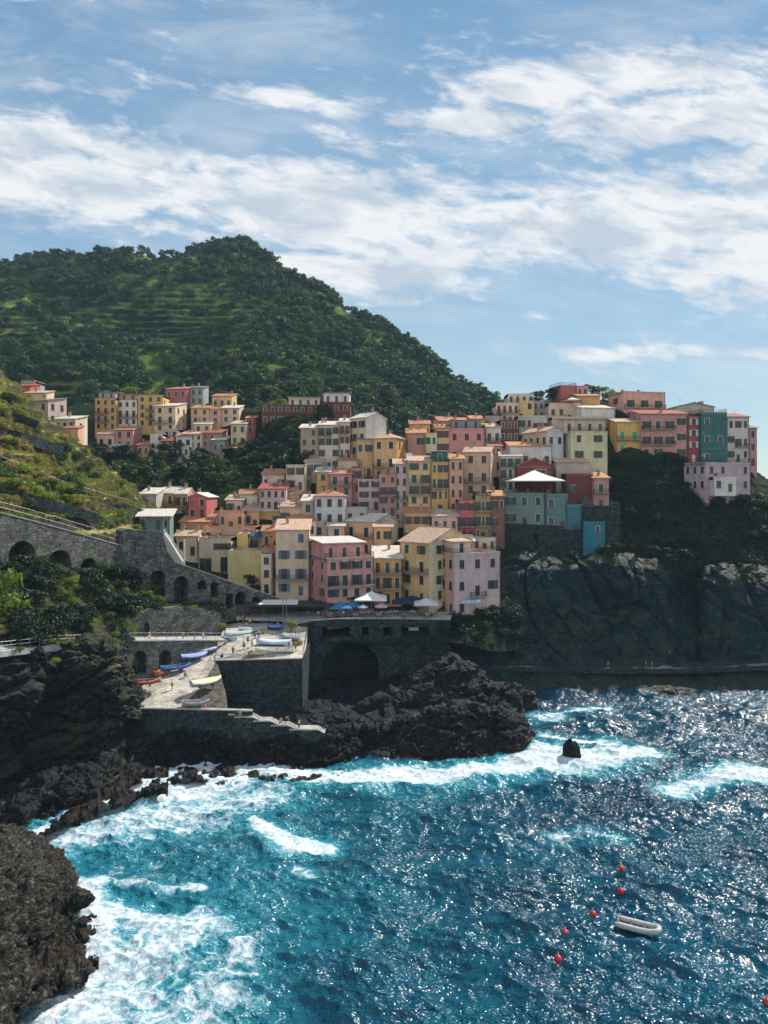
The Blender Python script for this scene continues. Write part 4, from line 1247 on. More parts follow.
H('small white house in the lowest row of the upper hamlet', 150, 163, 434, 450, 'white', 'f', 'w', 0, 2, 2, **U)
H('low dark red house between two white ones in the lowest row', 161, 172, 441, 456, 'red', 's', 'r', 0, 2, 1, **U)
H('low white house right of the dark red one in the lowest row', 172.5, 189, 447, 457, 'white', 'f', 'w', 0, 3, 1, **U)
H('off white house under the right row of the upper hamlet', 182, 202, 434, 448, 'pale', 's', 'p', 0, 3, 2, **U)
H('rose house with red roof at the lower right of the upper hamlet', 202, 222, 433, 447, 'rose', 's', 'r', 0, 3, 2, **U)
H('pale blue rendered house at the lower right of the upper hamlet', 212, 225, 440, 454, 'bluegrey', 's', 'w', 0, 2, 1, **U)
H('cream house standing apart at the right end of the upper hamlet', 231, 246, 424, 446, 'cream', 's', 'p', 0, 2, 2, **U)
H('tiny pink house in the lowest row of the upper hamlet', 137, 149, 445, 456, 'salmon', 's', 't', 0, 2, 1, **U)
H('narrow red house with pale windows left of the long brick red building', 246, 255, 418, 433, 'red', 'f', 'p', 0, 1, 2, d=258, D=6, group=UV, chim=0)
H('long brick red building under the wooded hill, its top floor set back', 262, 321, 405, 434, 'brick', 'f', 't', 6, 8, 3, d=262, D=12, name='long_house', cat='building', chim=2,
  loft=(.45, .98, 3.0, 'p', 2.0, 'pale'), group=UV, noshut=True, skip=.2)
H('dark red building with a row of white framed arches on top', 323, 350, 402, 428, 'brick', 'f', 't', 0, 3, 2, d=255, D=9, loft=(.02, .98, 3.2, 'g', .6, 'white'), group=UV, noshut=True, skip=.4)
# --- little houses on the crest of the left slope
AV = 'houses on the crest of the dry left slope'
A = dict(group=AV, D=7, noshut=True)
H('pink cottage highest on the dry left slope', 16, 30, 386, 402, 'magenta', 's', 'r', 0, 1, 1, d=232, **A)
H('pale blue cottage behind the pink cottage on the dry left slope', 21, 35, 381, 396, 'bluegrey', 'f', 'w', 0, 1, 2, d=240, **A)
H('cream cottage in the middle of the dry left slope crest', 24, 44, 393, 412, 'cream', 'f', 'w', 0, 2, 2, d=226, **A)
H('long lilac grey house on the dry left slope crest', 27, 50, 401, 425, 'lilac', 's', 'g', -22, 2, 2, d=216, side={'r': 2}, **A)
H('small white house lowest on the dry left slope crest', 54, 75, 419, 446, 'pale', 's', 'w', -8, 3, 2, d=212, side={'r': 1}, **A)
H('little pink house tucked under the lowest white one on the left slope', 64, 78, 428, 446, 'salmon', 's', 't', 0, 2, 1, d=207, group=AV, D=4, noshut=True)
# --- houses low on the left of the village
H('yellow house with a pale roof and long balcony beside the red gabled house', 158, 174, 493, 517, 'yellow', 'g', 'w', -8, 2, 2, d=193, bal=[(1, 0, 1)], fnd=6)
H('pink house squeezed between the yellow and the red gabled house', 174.5, 187, 494, 518, 'rose', 'g', 'w', 0, 2, 2, d=191, bal=[(1, 0, 1)], fnd=6, oh=.2)
H('red gabled house with a white door, left of the village', 187.5, 207, 497, 518, 'magenta', 'y', 'w', -6, 2, 2, d=188, fnd=6)
H('cottage with a white roof at the upper left behind the stone wall', 140, 156, 494, 512, 'grey', 's', 'w', 0, 2, 1, d=186, D=7, fnd=6)
H('glass fronted shed with a white roof above the ivy on the stone wall', 140, 169, 516, 530, 'tealwall', 's', 'w', 8, 4, 1, d=160, D=6, oh=.8, noshut=True)
H('low terrace house with an orange roof below the red gabled house', 180, 212, 522, 542, 'salmon', 's', 'o', 0, 3, 1, d=184, D=7)
H('salmon block with two tall windows above the garages', 218, 244, 511, 530, 'salmon', 'f', 'o', 0, 3, 1, d=184, D=7)
H('wide salmon house base with small square windows above the garages', 203, 256, 527, 546, 'salmon', 'f', 'o', 0, 5, 1, d=177, D=8, noshut=True)
H('pale yellow house with a lean-to roof beside the open loggia', 243, 259, 511, 528, 'yellow', 's', 'p', 0, 2, 1, d=187, D=7)
H('yellow house with a dark open loggia under a pale roof', 258, 282, 511, 528, 'yellow', 's', 'w', 0, 2, 1, d=189, D=8, bigwin=[(.35, .2, 2.6, 2.2), (.75, .2, 1.8, 2.2)])
H('peach house with a dark roof terrace and blue shade', 250, 277, 536, 552, 'peach', 'f', 'o', 0, 3, 1, d=174, D=8, ter=True, awning=(.05, .9, 1.28, 3.0, (.05, .09, .16)))
H('grey garage block with wide dark doorways and a flat roof', 199, 231, 538, 574, 'beige', 'f', 'g', 0, 1, 1, d=168, D=8, bigwin=[(.2, .05, 2.8, 3.2), (.78, .05, 1.6, 3.4), (.72, .68, 4.0, 1.4)], plain=True, noshut=True)
H('small bright yellow box house in front of the salmon block', 237, 248, 534, 556, (.75, .62, .22), 'f', 'w', 0, 1, 1, d=171, D=5, plain=True)
H('blank pale yellow building at the bottom left of the village', 228, 262, 551, 578, (.68, .60, .30), 'f', 'w', 0, 1, 1, d=164, D=7, plain=True, ter=True)
H('narrow cream house standing at the right of the blank yellow building', 261, 272, 554, 594, 'cream', 'f', 'g', 0, 1, 3, d=161.5, D=6)
H('narrow brick pink house left of the cream shuttered house', 262, 284, 548, 594, 'rose', 'f', 't', 0, 2, 3, d=163.5, D=7, bal=[(2, 0, 1), (1, 0, 1)])
# --- the front row round the harbour
H('cream house with blue top floor shutters left of the big pink house', 276, 309, 530, 596, 'cream', 'f', 'g', 4, 2, 4, d=161, D=9, sty='open', sh='blue', bal=[(1, 0, 1)], fnd=5)
H('big pink house with a roof terrace above the harbour café', 328, 374, 558, 613, 'pink', 'f', 'w', 24, 4, 4, d=154.5, D=12.5, side={'l': 2}, bal=[(2, 0, 3)], loft=(.0, .88, 3.0, 'w', 2.2, 'pink'), ter=True, sh='dark', sty='mix', chim=1, skip=.03)
H('peach house with a sunlit white roof and a blank grey gable wall', 343, 374, 521, 553, 'peach', 'g', 'w', -36, 2, 2, d=178, D=10, sidecol='pale', sh='dark', sty='closed', bal=[(1, 0, 1)], pitch=17)
H('lower peach wing attached left of the peach house with the blank gable', 328, 345, 526, 553, 'peach', 's', 'w', 0, 1, 2, d=177, D=7, sh='dark')
H('orange house with balconies right of the big pink house', 373, 402, 558, 604, 'orange', 's', 'w', 0, 3, 3, d=160, D=9, bal=[(2, 0, 2), (1, 0, 2)], sh='dark', chim=1)
H('yellow house with a speckled tile roof and greenish gable beside the orange house', 400, 428, 542, 602, 'yellow', 'g', 'p', -46, 2, 4, d=160, D=14, side={'r': 2}, sidecol='green', bal=[(2, 0, 1)], sh='green', fnd=5, pitch=22)
H('lilac corner house with a pink left side at the foot of the cliff', 453, 502, 553, 618, 'lilac', 'f', 'w', 24, 3, 3, d=158, D=9, side={'l': 3}, sidecol='salmon', sideface='l', ter=True, sh='dark', sty='mix', fnd=5, loft=(.02, .42, 2.4, 'p', 1.2, 'cream'), bal=[(1, 1, 1)])
H('small pale rooftop house behind the lilac corner house', 452, 474, 541, 556, 'lilac', 's', 'w', 0, 3, 1, d=172, D=5, noshut=True)
H('low white house right behind the lilac corner house', 473, 496, 538, 552, 'pale', 'f', 'w', 0, 3, 1, d=175, D=5, ter=True, noshut=True)
# --- second row
H('white blue house with a terracotta hip roof in the middle of the village', 314, 345, 496, 538, (.56, .60, .66), 'h', 't', 0, 3, 3, D=8, bal=[(1, 1, 2)], sh='dark', sty='closed', chim=2)
H('low pale annex with a green balcony right of the terracotta hip roof house', 344, 368, 507, 538, 'grey', 'f', 'g', 0, 2, 2, D=7, ter=True, bal=[(1, 0, 1)], d=181.5)
H('cream house with wide windows under the pale sloping roof', 279, 303, 507, 526, 'cream', 's', 'p', 0, 2, 1, D=8, ter=True)
H('lilac white narrow house between the cream one and the hip roof house', 302, 314, 501, 530, 'lilac', 's', 'w', 0, 1, 2, D=7, sty='closed')
H('mauve cottage with four little windows at the left edge of the village', 259, 286, 489, 510, 'lilac', 's', 'r', 0, 4, 2, D=7, sty='closed')
H('grey beige house with one big window below the brown panel block', 286, 305, 465, 490, 'pale', 'f', 'w', -10, 2, 2, D=7, side={'r': 1})
H('deep yellow house left of the pink terrace house', 316, 330, 472, 494, 'gold', 's', 'w', 0, 1, 2, D=7, sh='green')
H('pink house with a terracotta roof and a loggia left of centre', 329, 352, 474, 496, 'pink', 's', 't', 8, 2, 2, D=7, bal=[(1, 0, 1)])
H('dusky pink house behind the terracotta roof left of centre', 350, 364, 468, 492, 'rose', 'f', 'r', 0, 1, 2, D=7)
H('mauve house with two windows right of the pink loggia house', 358, 382, 479, 510, 'lilac', 'f', 'g', 0, 2, 3, D=8, ter=True)
H('dark pink house with a green balcony below the tall yellow house', 379, 397, 474, 516, 'rose', 'f', 'r', 0, 2, 4, D=8, bal=[(2, 0, 1)])
H('lilac tower house left of the narrow yellow house', 394, 408, 464, 524, 'lilac', 's', 'p', 0, 2, 5, d=188, bal=[(2, 0, 1)], D=7)
H('narrow bright yellow house with five storeys and balconies', 408.5, 431, 461, 528, 'yellow', 's', 'p', 0, 2, 6, d=186, bal=[(4, 0, 1), (3, 0, 1)], sh='green', D=7)
H('deep gold house with a green roof terrace beside the narrow yellow one', 431.5, 449, 462, 528, 'gold', 'f', 'g', 0, 3, 5, d=186, bal=[(3, 0, 2)], ter=True, loft=(.05, .95, 2.6, 's', 1.0, 'teal'), sh='dark', D=7)
H('narrow dusty pink house with brown shutters beside the deep gold one', 449.5, 464, 459, 528, 'salmon', 's', 'o', 0, 2, 5, d=186.5, sh='wine', sty='closed', D=7)
H('broad cream house with red brown shutters in the middle of the village', 464.5, 490, 452, 512, 'beige', 'g', 'p', -14, 2, 4, d=192, side={'r': 2}, sh='wine', sty='closed', bal=[(2, 0, 1)], D=8)
H('crimson pink house below the dusty pink one', 458, 475, 500, 540, 'magenta', 'f', 'r', 0, 2, 3, d=181, bal=[(1, 0, 1)], D=6, sh='wine')
H('dull ochre house with green balconies next to the crimson pink one', 475.5, 491, 496, 541, (.40, .32, .16), 'f', 'g', 0, 3, 3, d=180.5, bal=[(1, 0, 2), (2, 0, 2)], D=6, ter=True)
H('bare brown rendered house wedged against the teal cliff house', 491, 505, 496, 548, 'brown', 'f', 'g', 0, 2, 3, d=181, D=6, skip=.5)
# --- upper rows, centre
H('cream block faced with brown panels at the upper left of the village', 300, 318, 428, 466, (.42, .33, .26), 's', 'w', 0, 2, 4, d=209, D=8, skip=.3, sidecol='pale', sty='closed', noshut=True)
H('long pale grey apartment house with four storeys, upper left', 318.5, 339, 425, 470, 'pale', 's', 'w', 0, 3, 4, d=208.5, D=8, bal=[(3, 0, 1)], sh='dark')
H('pale cream apartment house with green balconies, upper left', 339.5, 350, 422, 470, 'cream', 's', 'w', 0, 2, 4, d=208, D=8, bal=[(3, 0, 1), (1, 0, 1)], sh='red')
H('tall gabled house with a white sunlit end wall at the top left', 350, 366, 418, 470, 'cream', 'g', 'w', -42, 2, 4, d=208, D=8.5, sidecol='white', sh='dark')
H('cream yellow house with a slate roof beside the white end wall', 356, 373, 439, 476, 'yellow', 's', 's', 0, 2, 2, d=206, D=8, sh='wine')
H('big yellow house with a salmon hip roof and dark shutters, upper left', 373, 397, 438, 482, 'yellow', 'h', 'p', -20, 2, 3, d=203, D=9, side={'r': 2}, bal=[(1, 0, 1)], sh='dark', sidecol='orange')
H('lilac brown house under a long pale terracotta roof', 407, 426, 433, 466, 'rose', 'g', 'o', 0, 2, 2, d=209, D=8, bal=[(0, 0, 1)])
H('greenish cream house joined to the lilac brown one', 425, 437, 433, 464, 'green', 'f', 'o', 0, 2, 2, d=208, D=7, sh='green')
H('tall cream yellow house with two square windows, top centre', 436.5, 449, 428, 466, 'yellow', 's', 't', 0, 2, 3, d=208.5, D=8)
H('long pink house with a roof terrace and lattice, top centre', 448.5, 485, 428, 464, 'pink', 'f', 'r', 0, 3, 2, d=209, D=8, ter=True, sh='wine', loft=(.1, .9, 2.3, 'g', 2, 'bluegrey'))
H('house with a bright terracotta roof at the left of the top row', 439, 455, 421, 432, 'orange', 'g', 't', 10, 2, 1, d=222, D=9)
H('red orange house with a terracotta roof in the top row', 454, 472, 421, 434, 'red', 's', 't', 0, 3, 1, d=222, D=8)
H('low ochre house right of the red orange one in the top row', 471, 486, 419, 434, 'gold', 's', 'o', 0, 2, 1, d=222, D=8)
H('low grey house before the brick tower in the top row', 485, 501, 416, 432, 'grey', 'f', 'g', 0, 3, 1, d=222, D=8, ter=True)
H('white house with a covered terrace left of the dark brick house', 485.5, 501, 427, 456, 'white', 'f', 'w', 0, 2, 2, d=211, D=7, bal=[(1, 0, 1)], noshut=True)
H('dark red brick house with small pale windows, upper middle', 500, 519, 420, 454, 'brick', 'f', 'r', 0, 3, 3, d=212, D=8, noshut=True)
H('white house with green balconies on three floors right of centre', 500, 521, 456, 490, 'white', 's', 'w', -8, 3, 3, d=197, D=8, bal=[(2, 0, 2), (1, 0, 2)], sh='green')
H('cream flat house with a green terrace at the top of the village', 496, 519, 403, 424, 'cream', 'f', 'w', 0, 4, 2, d=226, D=8, bal=[(1, 0, 3)], ter=True)
H('white flat roofed house on the skyline left of the red tower house', 508, 534, 394, 414, 'pale', 'f', 'w', 0, 4, 2, d=234, D=8)
H('blue grey house on the skyline beside the white flat roofed one', 533, 550, 401, 420, 'bluegrey', 'f', 'g', 0, 3, 2, d=231, D=7, ter=True)
H('yellow house half hidden behind the dark brick house on the top', 517, 534, 401, 422, 'yellow', 'f', 'w', 0, 2, 2, d=228, D=7)
H('pale sea green wall house below the top row', 518, 548, 416, 446, (.50, .56, .52), 'f', 'w', 0, 4, 2, d=216, D=7, bal=[(1, 2, 3)], skip=.25)
# --- upper rows, right
H('red tower house rising highest on the skyline', 560, 577, 386, 410, 'magenta', 'f', 'r', 14, 2, 2, d=236, D=8, plain=True, ter=True)
H('pink red right face of the red tower house, lit tone put into colour', 577, 588, 386, 410, 'pink', 'f', 'r', -10, 2, 2, d=236, D=7, noshut=True)  # tower's lit right face as its own block; light and shade in the colours
H('low red house with an orange roof under the red tower house', 578, 600, 396, 414, 'orange', 's', 't', 0, 3, 1, d=229, D=7, noshut=True)
H('beige house with a flat terrace on the skyline under the red tower', 549, 582, 403, 422, 'beige', 'f', 'o', 0, 4, 1, d=225, D=7, ter=True, noshut=True)
H('wide cream house with a terrace strip below the skyline', 552, 606, 417, 440, 'beige', 'f', 'w', 0, 6, 1, d=218, D=8)
H('white cream house at the right of the terrace strip', 581, 616, 408, 436, 'white', 's', 'w', 8, 3, 1, d=221, D=8, noshut=True)
H('white gabled house with a pinkish roof and bluish front', 546, 565, 431, 470, (.64, .68, .74), 'y', 'p', 26, 2, 2, d=202, D=11, side={'l': 4}, noshut=True, pitch=24, sidecol='beige', sideface='l')
H('low white block with a red edged roof below the white gabled house', 510, 552, 446, 474, 'white', 'f', 'r', 0, 4, 1, d=200, D=7, skip=.5, noshut=True)
H('big pale green house with dark shuttered windows and a teal balcony', 569, 608, 431, 478, 'green', 'f', 'g', 6, 2, 3, d=202, D=9, sh='dark', sty='open', loft=(-.1, 1.0, 3.2, 'g', 1.4, 'beige'), ter=True, side={'l': 1}, chim=0)
H('low grey annex with a tile roof in front of the big pale green house', 556, 590, 462, 482, 'grey', 's', 'p', 0, 1, 1, d=197, D=6, plain=True)
H('salmon pink block alone on the skyline with dark shutters', 622, 667, 392, 424, 'salmon', 'f', 'p', 12, 3, 2, d=226, D=9, side={'l': 1}, bal=[(1, 0, 2)], sh='dark', sty='open', fnd=5)
H('yellow green house with bright green shutters below the salmon block', 616, 641, 422, 458, 'gold', 's', 'p', 0, 2, 2, d=212, D=8, sh='bright', sty='closed', bal=[(1, 0, 1)], fnd=6)
H('brown pink house with long balconies on the cliff edge', 641, 687, 414, 460, 'rose', 's', 'r', 0, 4, 3, d=211, D=9, bal=[(2, 0, 2), (1, 0, 2)], sh='dark', fnd=6)
H('narrow dark red house on the cliff edge', 687.5, 700, 416, 462, 'red', 'f', 'r', 0, 1, 4, d=211, D=8, sh='white', fnd=6)
H('grey roofed house on the skyline behind the teal netted house', 675, 714, 407, 425, 'grey', 'y', 'g', 0, 4, 1, d=226, D=9, noshut=True, pitch=12)
H('teal house wrapped in scaffold netting on the cliff edge', 700.5, 727, 413, 466, 'teal', 'f', 'g', 0, 2, 3, d=210, D=9, skip=.5, ter=True, noshut=True, fnd=6)
H('white grey house at the right end of the cliff row', 727.5, 749, 417, 462, (.62, .60, .58), 's', 'r', 0, 3, 3, d=211, D=8, sh='dark', bal=[(1, 1, 2)], fnd=6)
H('slim rose house last in the cliff row', 749, 757, 428, 466, 'rose', 's', 'g', 0, 1, 3, d=212, D=7, fnd=6)
H('lilac house with a white bay standing alone below the cliff row', 702, 755, 463, 492, (.56, .44, .52), 'f', 'w', 18, 4, 2, d=193, D=8, side={'l': 3}, noshut=True, fnd=6, ter=True)
H('small white bay wing in front of the lone lilac house', 713, 736, 477, 492, 'white', 'f', 'w', 0, 2, 1, d=189, D=5, noshut=True, fnd=1)
# --- on the cliff top in the middle right
H('dark red house with two arched windows behind the wide white parasol', 517, 553, 466, 496, 'brick', 'y', 'r', 0, 2, 1, d=193.5, D=8, bigwin=[(.36, .55, 2.6, 2.6), (.66, .55, 2.6, 2.6)], noshut=True, pitch=22)
H('brick red house below the big pale green house', 566, 593, 474, 504, 'brick', 'f', 'r', 0, 2, 1, d=192, D=7, sh='green', sty='open')
H('rose brick house at the right of the brick red one', 593, 609, 478, 508, 'rose', 'f', 'r', 0, 1, 2, d=191, D=7, bal=[(1, 0, 0)])
H('teal grey house on the cliff carrying the parasol terrace', 504, 545, 493, 526, 'tealwall', 'f', 'g', 0, 3, 2, d=185, D=9, sh='dark', sty='mix', ter=True)
H('sea green house part right of the parasol terrace house', 545.5, 568, 494, 530, (.15, .27, .29), 'f', 'g', 0, 2, 2, d=184.6, D=8, ter=True, noshut=True, skip=.2)
H('small turquoise house on the cliff top', 567, 583, 505, 533, (.07, .20, .25), 'f', 'g', 0, 1, 1, d=184, D=6, ter=True, noshut=True)
H('bright blue tower house standing on the cliff edge', 583.5, 605, 522, 560, (.04, .21, .29), 'f', 'g', 0, 1, 1, d=182, D=5, noshut=True, plain=True, bigwin=[(.66, .72, .9, 1.6)])

# --- further houses filling the rows
H('small cream house with a tile roof below the red gabled house', 209, 221, 517, 534, 'cream', 's', 't', 0, 2, 1, d=186, D=6)
H('little cream house behind the salmon block, left of the village', 226, 243, 500, 514, 'cream', 's', 'p', 0, 2, 1, d=192, D=6)
H('white cottage in the trees left of the mauve cottage', 240, 258, 494, 511, 'white', 'g', 't', 6, 2, 1, d=194, D=6)
H('pale cottage with a terracotta roof above the mauve cottage', 262, 285, 474, 492, 'pale', 'g', 't', -6, 3, 1, d=200, D=7)
H('yellow house between the mauve cottage and the cream wide windowed one', 284, 300, 494, 510, 'yellow', 's', 'p', 0, 2, 1, d=193, D=6)
H('white house tucked behind the cream house with blue shutters', 290, 316, 520, 540, 'white', 's', 'o', 0, 3, 1, d=179, D=6)
H('orange house behind the narrow brick pink one', 262, 280, 531, 550, 'orange', 'g', 't', 0, 2, 1, d=171, D=6)
H('cream cottage above the garages beside the white outdoor stair', 176, 198, 536, 556, 'cream', 'g', 'p', 4, 2, 1, d=170, D=6)
H('narrow ochre house between the peach and the orange houses', 374, 392, 527, 560, 'yellow', 's', 'p', 0, 2, 2, d=172, D=6, sh='dark')
H('yellow house directly behind the speckled tile roof', 404, 430, 512, 545, 'yellow', 's', 't', 0, 3, 2, d=181, D=6)
H('mauve house behind the rooftop of the lilac corner house', 432, 458, 516, 552, 'lilac', 's', 'p', 0, 3, 2, d=179, D=6)
H('white house under the long pale grey apartment house', 305, 322, 462, 486, 'white', 's', 'p', 0, 2, 2, d=203, D=6)
H('cream house squeezed behind the pink loggia house', 338, 358, 460, 480, 'cream', 's', 't', 0, 3, 1, d=205, D=6)
H('pale yellow house behind the lilac brown one in the top row', 410, 430, 424, 440, 'yellow', 'g', 't', 0, 3, 1, d=219, D=7)
H('salmon house under the dark brick house, upper middle', 488, 502, 446, 470, 'salmon', 's', 't', 0, 2, 2, d=205, D=6)
H('red roofed yellow house in the middle of the right hand row of the upper hamlet', 212, 232, 396, 410, 'yellow', 's', 't', 0, 3, 1, **U)
H('white house with a tile roof low in the middle of the upper hamlet', 176, 192, 436, 449, 'white', 's', 't', 0, 2, 1, **U)
H('salmon house with a tile roof at the lower right end of the upper hamlet', 222, 236, 448, 460, 'salmon', 's', 't', 0, 2, 1, **U)
H('cream house low at the left of the upper hamlet', 97, 114, 434, 450, 'cream', 's', 'p', 0, 2, 1, **U)
# ================================================================== HARBOUR MASONRY
class Plane:
    """upright plane through two surveyed points; at(px,py) gives the point of the plane seen at that pixel"""
    def __init__(s, pa, da, pb, db):
        s.a = Vector(((pa - CX) * da / F, da, 0)); s.b = Vector(((pb - CX) * db / F, db, 0))
        s.t = (s.b - s.a).normalized(); s.inn = Vector((-s.t.y, s.t.x, 0))

    def at(s, px, py):
        k = (px - CX) / F
        # a.x + q t.x = k (a.y + q t.y)
        q = (k * s.a.y - s.a.x) / (s.t.x - k * s.t.y)
        p = s.a + s.t * q
        return Vector((p.x, p.y, CH + (HZ - py) * p.y / F))

    def local(s, px, py, o):
        p = s.at(px, py) - o
        return (p.dot(s.t), p.z)


def arch_wall(name, label, cat, plane, outline, holes, thick, rec, mat, cap=None, back=None, group=None, kind=None):
    """masonry wall: outline and openings (xc, width, ytop, ybottom, arched) on the plane; openings are recesses rec deep"""
    o = plane.at(*outline[0])
    bm = bmesh.new(); edges = []; loops = []
    def loop(pts):
        vs = [bm.verts.new((x, 0, z)) for x, z in pts]
        edges.extend(bm.edges.new((vs[i], vs[(i + 1) % len(vs)])) for i in range(len(vs)))
        return vs
    ol = [plane.local(px, py, o) for px, py in outline]
    loops.append(loop(ol))
    hl = []
    for xc, w, yt, yb, ar in holes:
        x0, z0 = plane.local(xc - w / 2, yb, o); x1, z1 = plane.local(xc + w / 2, yt, o)
        if ar:
            r = (x1 - x0) / 2; rz = min(r, (z1 - z0) * .95); n = 12
            pts = [(x0, z0), (x1, z0)] + [((x0 + x1) / 2 + r * math.cos(math.pi * k / n), z1 - rz + rz * math.sin(math.pi * k / n)) for k in range(n + 1)]
        else: pts = [(x0, z0), (x1, z0), (x1, z1), (x0, z1)]
        hl.append(pts); loops.append(loop(pts))
    bmesh.ops.triangle_fill(bm, use_beauty=True, use_dissolve=False, edges=edges)
    def strip(vs, y):
        ws = [bm.verts.new((v.co.x, y, v.co.z)) for v in vs]
        for i in range(len(vs)):
            j = (i + 1) % len(vs); bm.faces.new((vs[i], vs[j], ws[j], ws[i]))
        return ws
    w0 = strip(loops[0], thick); bm.faces.new(w0)
    for lp in loops[1:]:
        ws = strip(lp, rec); bm.faces.new(ws)
    bmesh.ops.recalc_face_normals(bm, faces=bm.faces)
    me = bpy.data.meshes.new(name); bm.to_mesh(me); bm.free(); me.materials.append(M[mat])
    ob = link(name, me, loc=o, rz=math.atan2(plane.t.y, plane.t.x))
    if kind: tag(ob, kind=kind)
    else: tag(ob, label, cat, group)
    if cap:                                                    # coping along the top points
        m = MB(); pts = [plane.local(px, py, o) for px, py in cap]
        for a, b in zip(pts[:-1], pts[1:]): m.beam((a[0], .28, a[1] + .1), (b[0], .28, b[1] + .1), .75, .18)
        m.build('coping', M['path'], ob)
    return ob


def railing(label, pts, h=1.05, gap=2.0, mat='galv', rails=(1.0, .55), r=.03, group='railings along the paths'):
    """posts as parts, the rails as one mesh, along a 3-D polyline"""
    o = Vector(pts[0]); root = tag(empty('railing', o), label, 'railing', group)
    pts = [Vector(p) - o for p in pts]
    m = MB()
    for k in rails: m.tube([p + Vector((0, 0, h * k)) for p in pts], r, 5)
    m.build('rail', M[mat], root)
    L = [0]
    for a, b in zip(pts[:-1], pts[1:]): L.append(L[-1] + (b - a).length)
    n = max(2, int(L[-1] / gap)); k = MB(); k.tube([(0, 0, 0), (0, 0, h)], r * 1.25, 6); me = k.mesh('post', M[mat])
    for i in range(min(n + 1, 95)):
        q = i * L[-1] / n
        for j in range(len(L) - 1):
            if q <= L[j + 1] + 1e-6:
                f = (q - L[j]) / max(L[j + 1] - L[j], 1e-6); p = pts[j].lerp(pts[j + 1], f); break
        link('post', me, root, p)
    return root


WG = 'stone walls round the harbour'
# upper retaining wall with blind arches and the sloping path above it
PA = Plane(-40, 112, 130, 141)
top = [(-70, 497), (0, 513), (30, 520.5), (65, 530), (100, 540), (132, 549)]
arch_wall('retaining_wall', 'long sloping stone retaining wall with low blind arches under the railed path', 'wall', PA,
          [(-70, 600), (140, 612)] + [(140, 551)] + top[::-1], [(22, 27, 540, 566, True), (59, 25, 549, 572, True), (89, 18, 557, 578, True), (113, 14, 563, 584, True)], 4.2, 3.8, 'stone', top, group=WG)
railing('long sloping railing along the path above the blind arches', [PA.at(px, py - 1) + PA.inn * .3 for px, py in top], 1.7, 2.6, rails=(1.0, .5), r=.024)
# tower wall and the arched wall that runs down to the square
PB = Plane(120, 139, 285, 158)
top2 = [(126, 529), (150, 531), (163, 533), (167, 551), (176, 563), (200, 571), (228, 581), (278, 598)]
arch_wall('arched_wall', 'tall stone wall with a row of dark arches running down to the harbour square', 'wall', PB,
          [(122, 640), (284, 640), (284, 602)] + top2[::-1] + [(122, 531)], [(158, 15, 570, 603, True), (181, 14, 575.5, 604, True), (202, 9, 580, 590, True), (214.5, 8, 582, 598, True),
          (229.5, 7.5, 593, 609, True), (240.5, 11, 591, 606, True), (256, 9, 596.5, 608, True)], 4.6, 4.2, 'stone', top2[3:], group=WG)
# wall carrying the lower path, with two boat vaults
PC = Plane(118, 121, 228, 137)
top3 = [(112, 642), (140, 641.5), (180, 641), (226, 641)]
arch_wall('vault_wall', 'stone wall with two dark boat vaults under the lower path', 'wall', PC, [(112, 700), (140, 692), (226, 664), (226, 641.6)] + top3[::-1],
          [(139.5, 14, 649.5, 676, True), (165, 12, 649, 672, True)], 3.0, 2.8, 'stone', top3, group=WG)
railing('railing along the lower path above the boat vaults', [PC.at(px, py - 1.5) + PC.inn * .3 for px, py in top3], 1.15, 1.9, rails=(1.0, .5))
PH = Plane(130, 127.2, 222, 141.5)
arch_wall('bank_wall', 'plain stone wall between the arched wall and the lower path', 'wall', PH, [(131, 645), (221, 645), (221, 614), (204, 609), (176, 607), (150, 609), (131, 618)], [(147, 5, 622, 638, True)], 1.5, 1.2, 'stone', None, group=WG)
# quay wall and its corner
PD = Plane(213, 131, 303, 131)
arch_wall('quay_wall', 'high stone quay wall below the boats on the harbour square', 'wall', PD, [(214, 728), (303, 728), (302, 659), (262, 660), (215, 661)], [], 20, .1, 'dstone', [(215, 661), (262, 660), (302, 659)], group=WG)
# bridge and terrace wall of the upper square
PE = Plane(296, 148, 452, 151)
top4 = [(298, 624), (312, 621), (340, 619), (400, 619), (450, 620)]
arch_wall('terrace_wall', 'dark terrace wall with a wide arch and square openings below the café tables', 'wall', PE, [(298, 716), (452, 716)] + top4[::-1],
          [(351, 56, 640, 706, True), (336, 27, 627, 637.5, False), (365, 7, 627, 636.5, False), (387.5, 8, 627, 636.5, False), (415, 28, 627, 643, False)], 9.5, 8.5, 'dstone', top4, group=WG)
pn = MB(); a, b = PE.at(409, 642), PE.at(419, 629); pn.box(0, b.x - a.x, 0, .08, 0, b.z - a.z); pn.box(-.1, b.x - a.x + .1, -.03, -.003, -.1, 0)
pn.build('notice_panel', [M['trim']], loc=a + Vector((0, 2.2, 0))); tag(bpy.context.scene.objects['notice_panel'], 'pale blank panel standing in the square opening of the terrace wall', 'panel')
# upper square
m = MB()
c = [PE.at(298, 620), PE.at(450, 620)]
m.prism([(c[0].x - 1, c[0].y + .5), (c[1].x + .2, c[1].y + .5), (c[1].x + 4, 172), (c[0].x - 6, 172), (c[0].x - 14, 162), (c[0].x - 13, 151)], c[0].z - .5, c[0].z + .02)
tag(m.build('upper_square', [M['path']]), kind='structure')
zT = c[0].z + .02
railing('white railing curving round the café terrace above the arch', [Vector((P(262, 627, 146).x, 146, zT + .05)), Vector((P(280, 623, 147.3).x, 147.4, zT + .1))] + [PE.at(px, 619) + Vector((0, .35, .25 + zT - PE.at(px, 619).z)) for px in (300, 340, 380, 420, 450)], 1.2, 1.7, rails=(1.0, .66, .33))
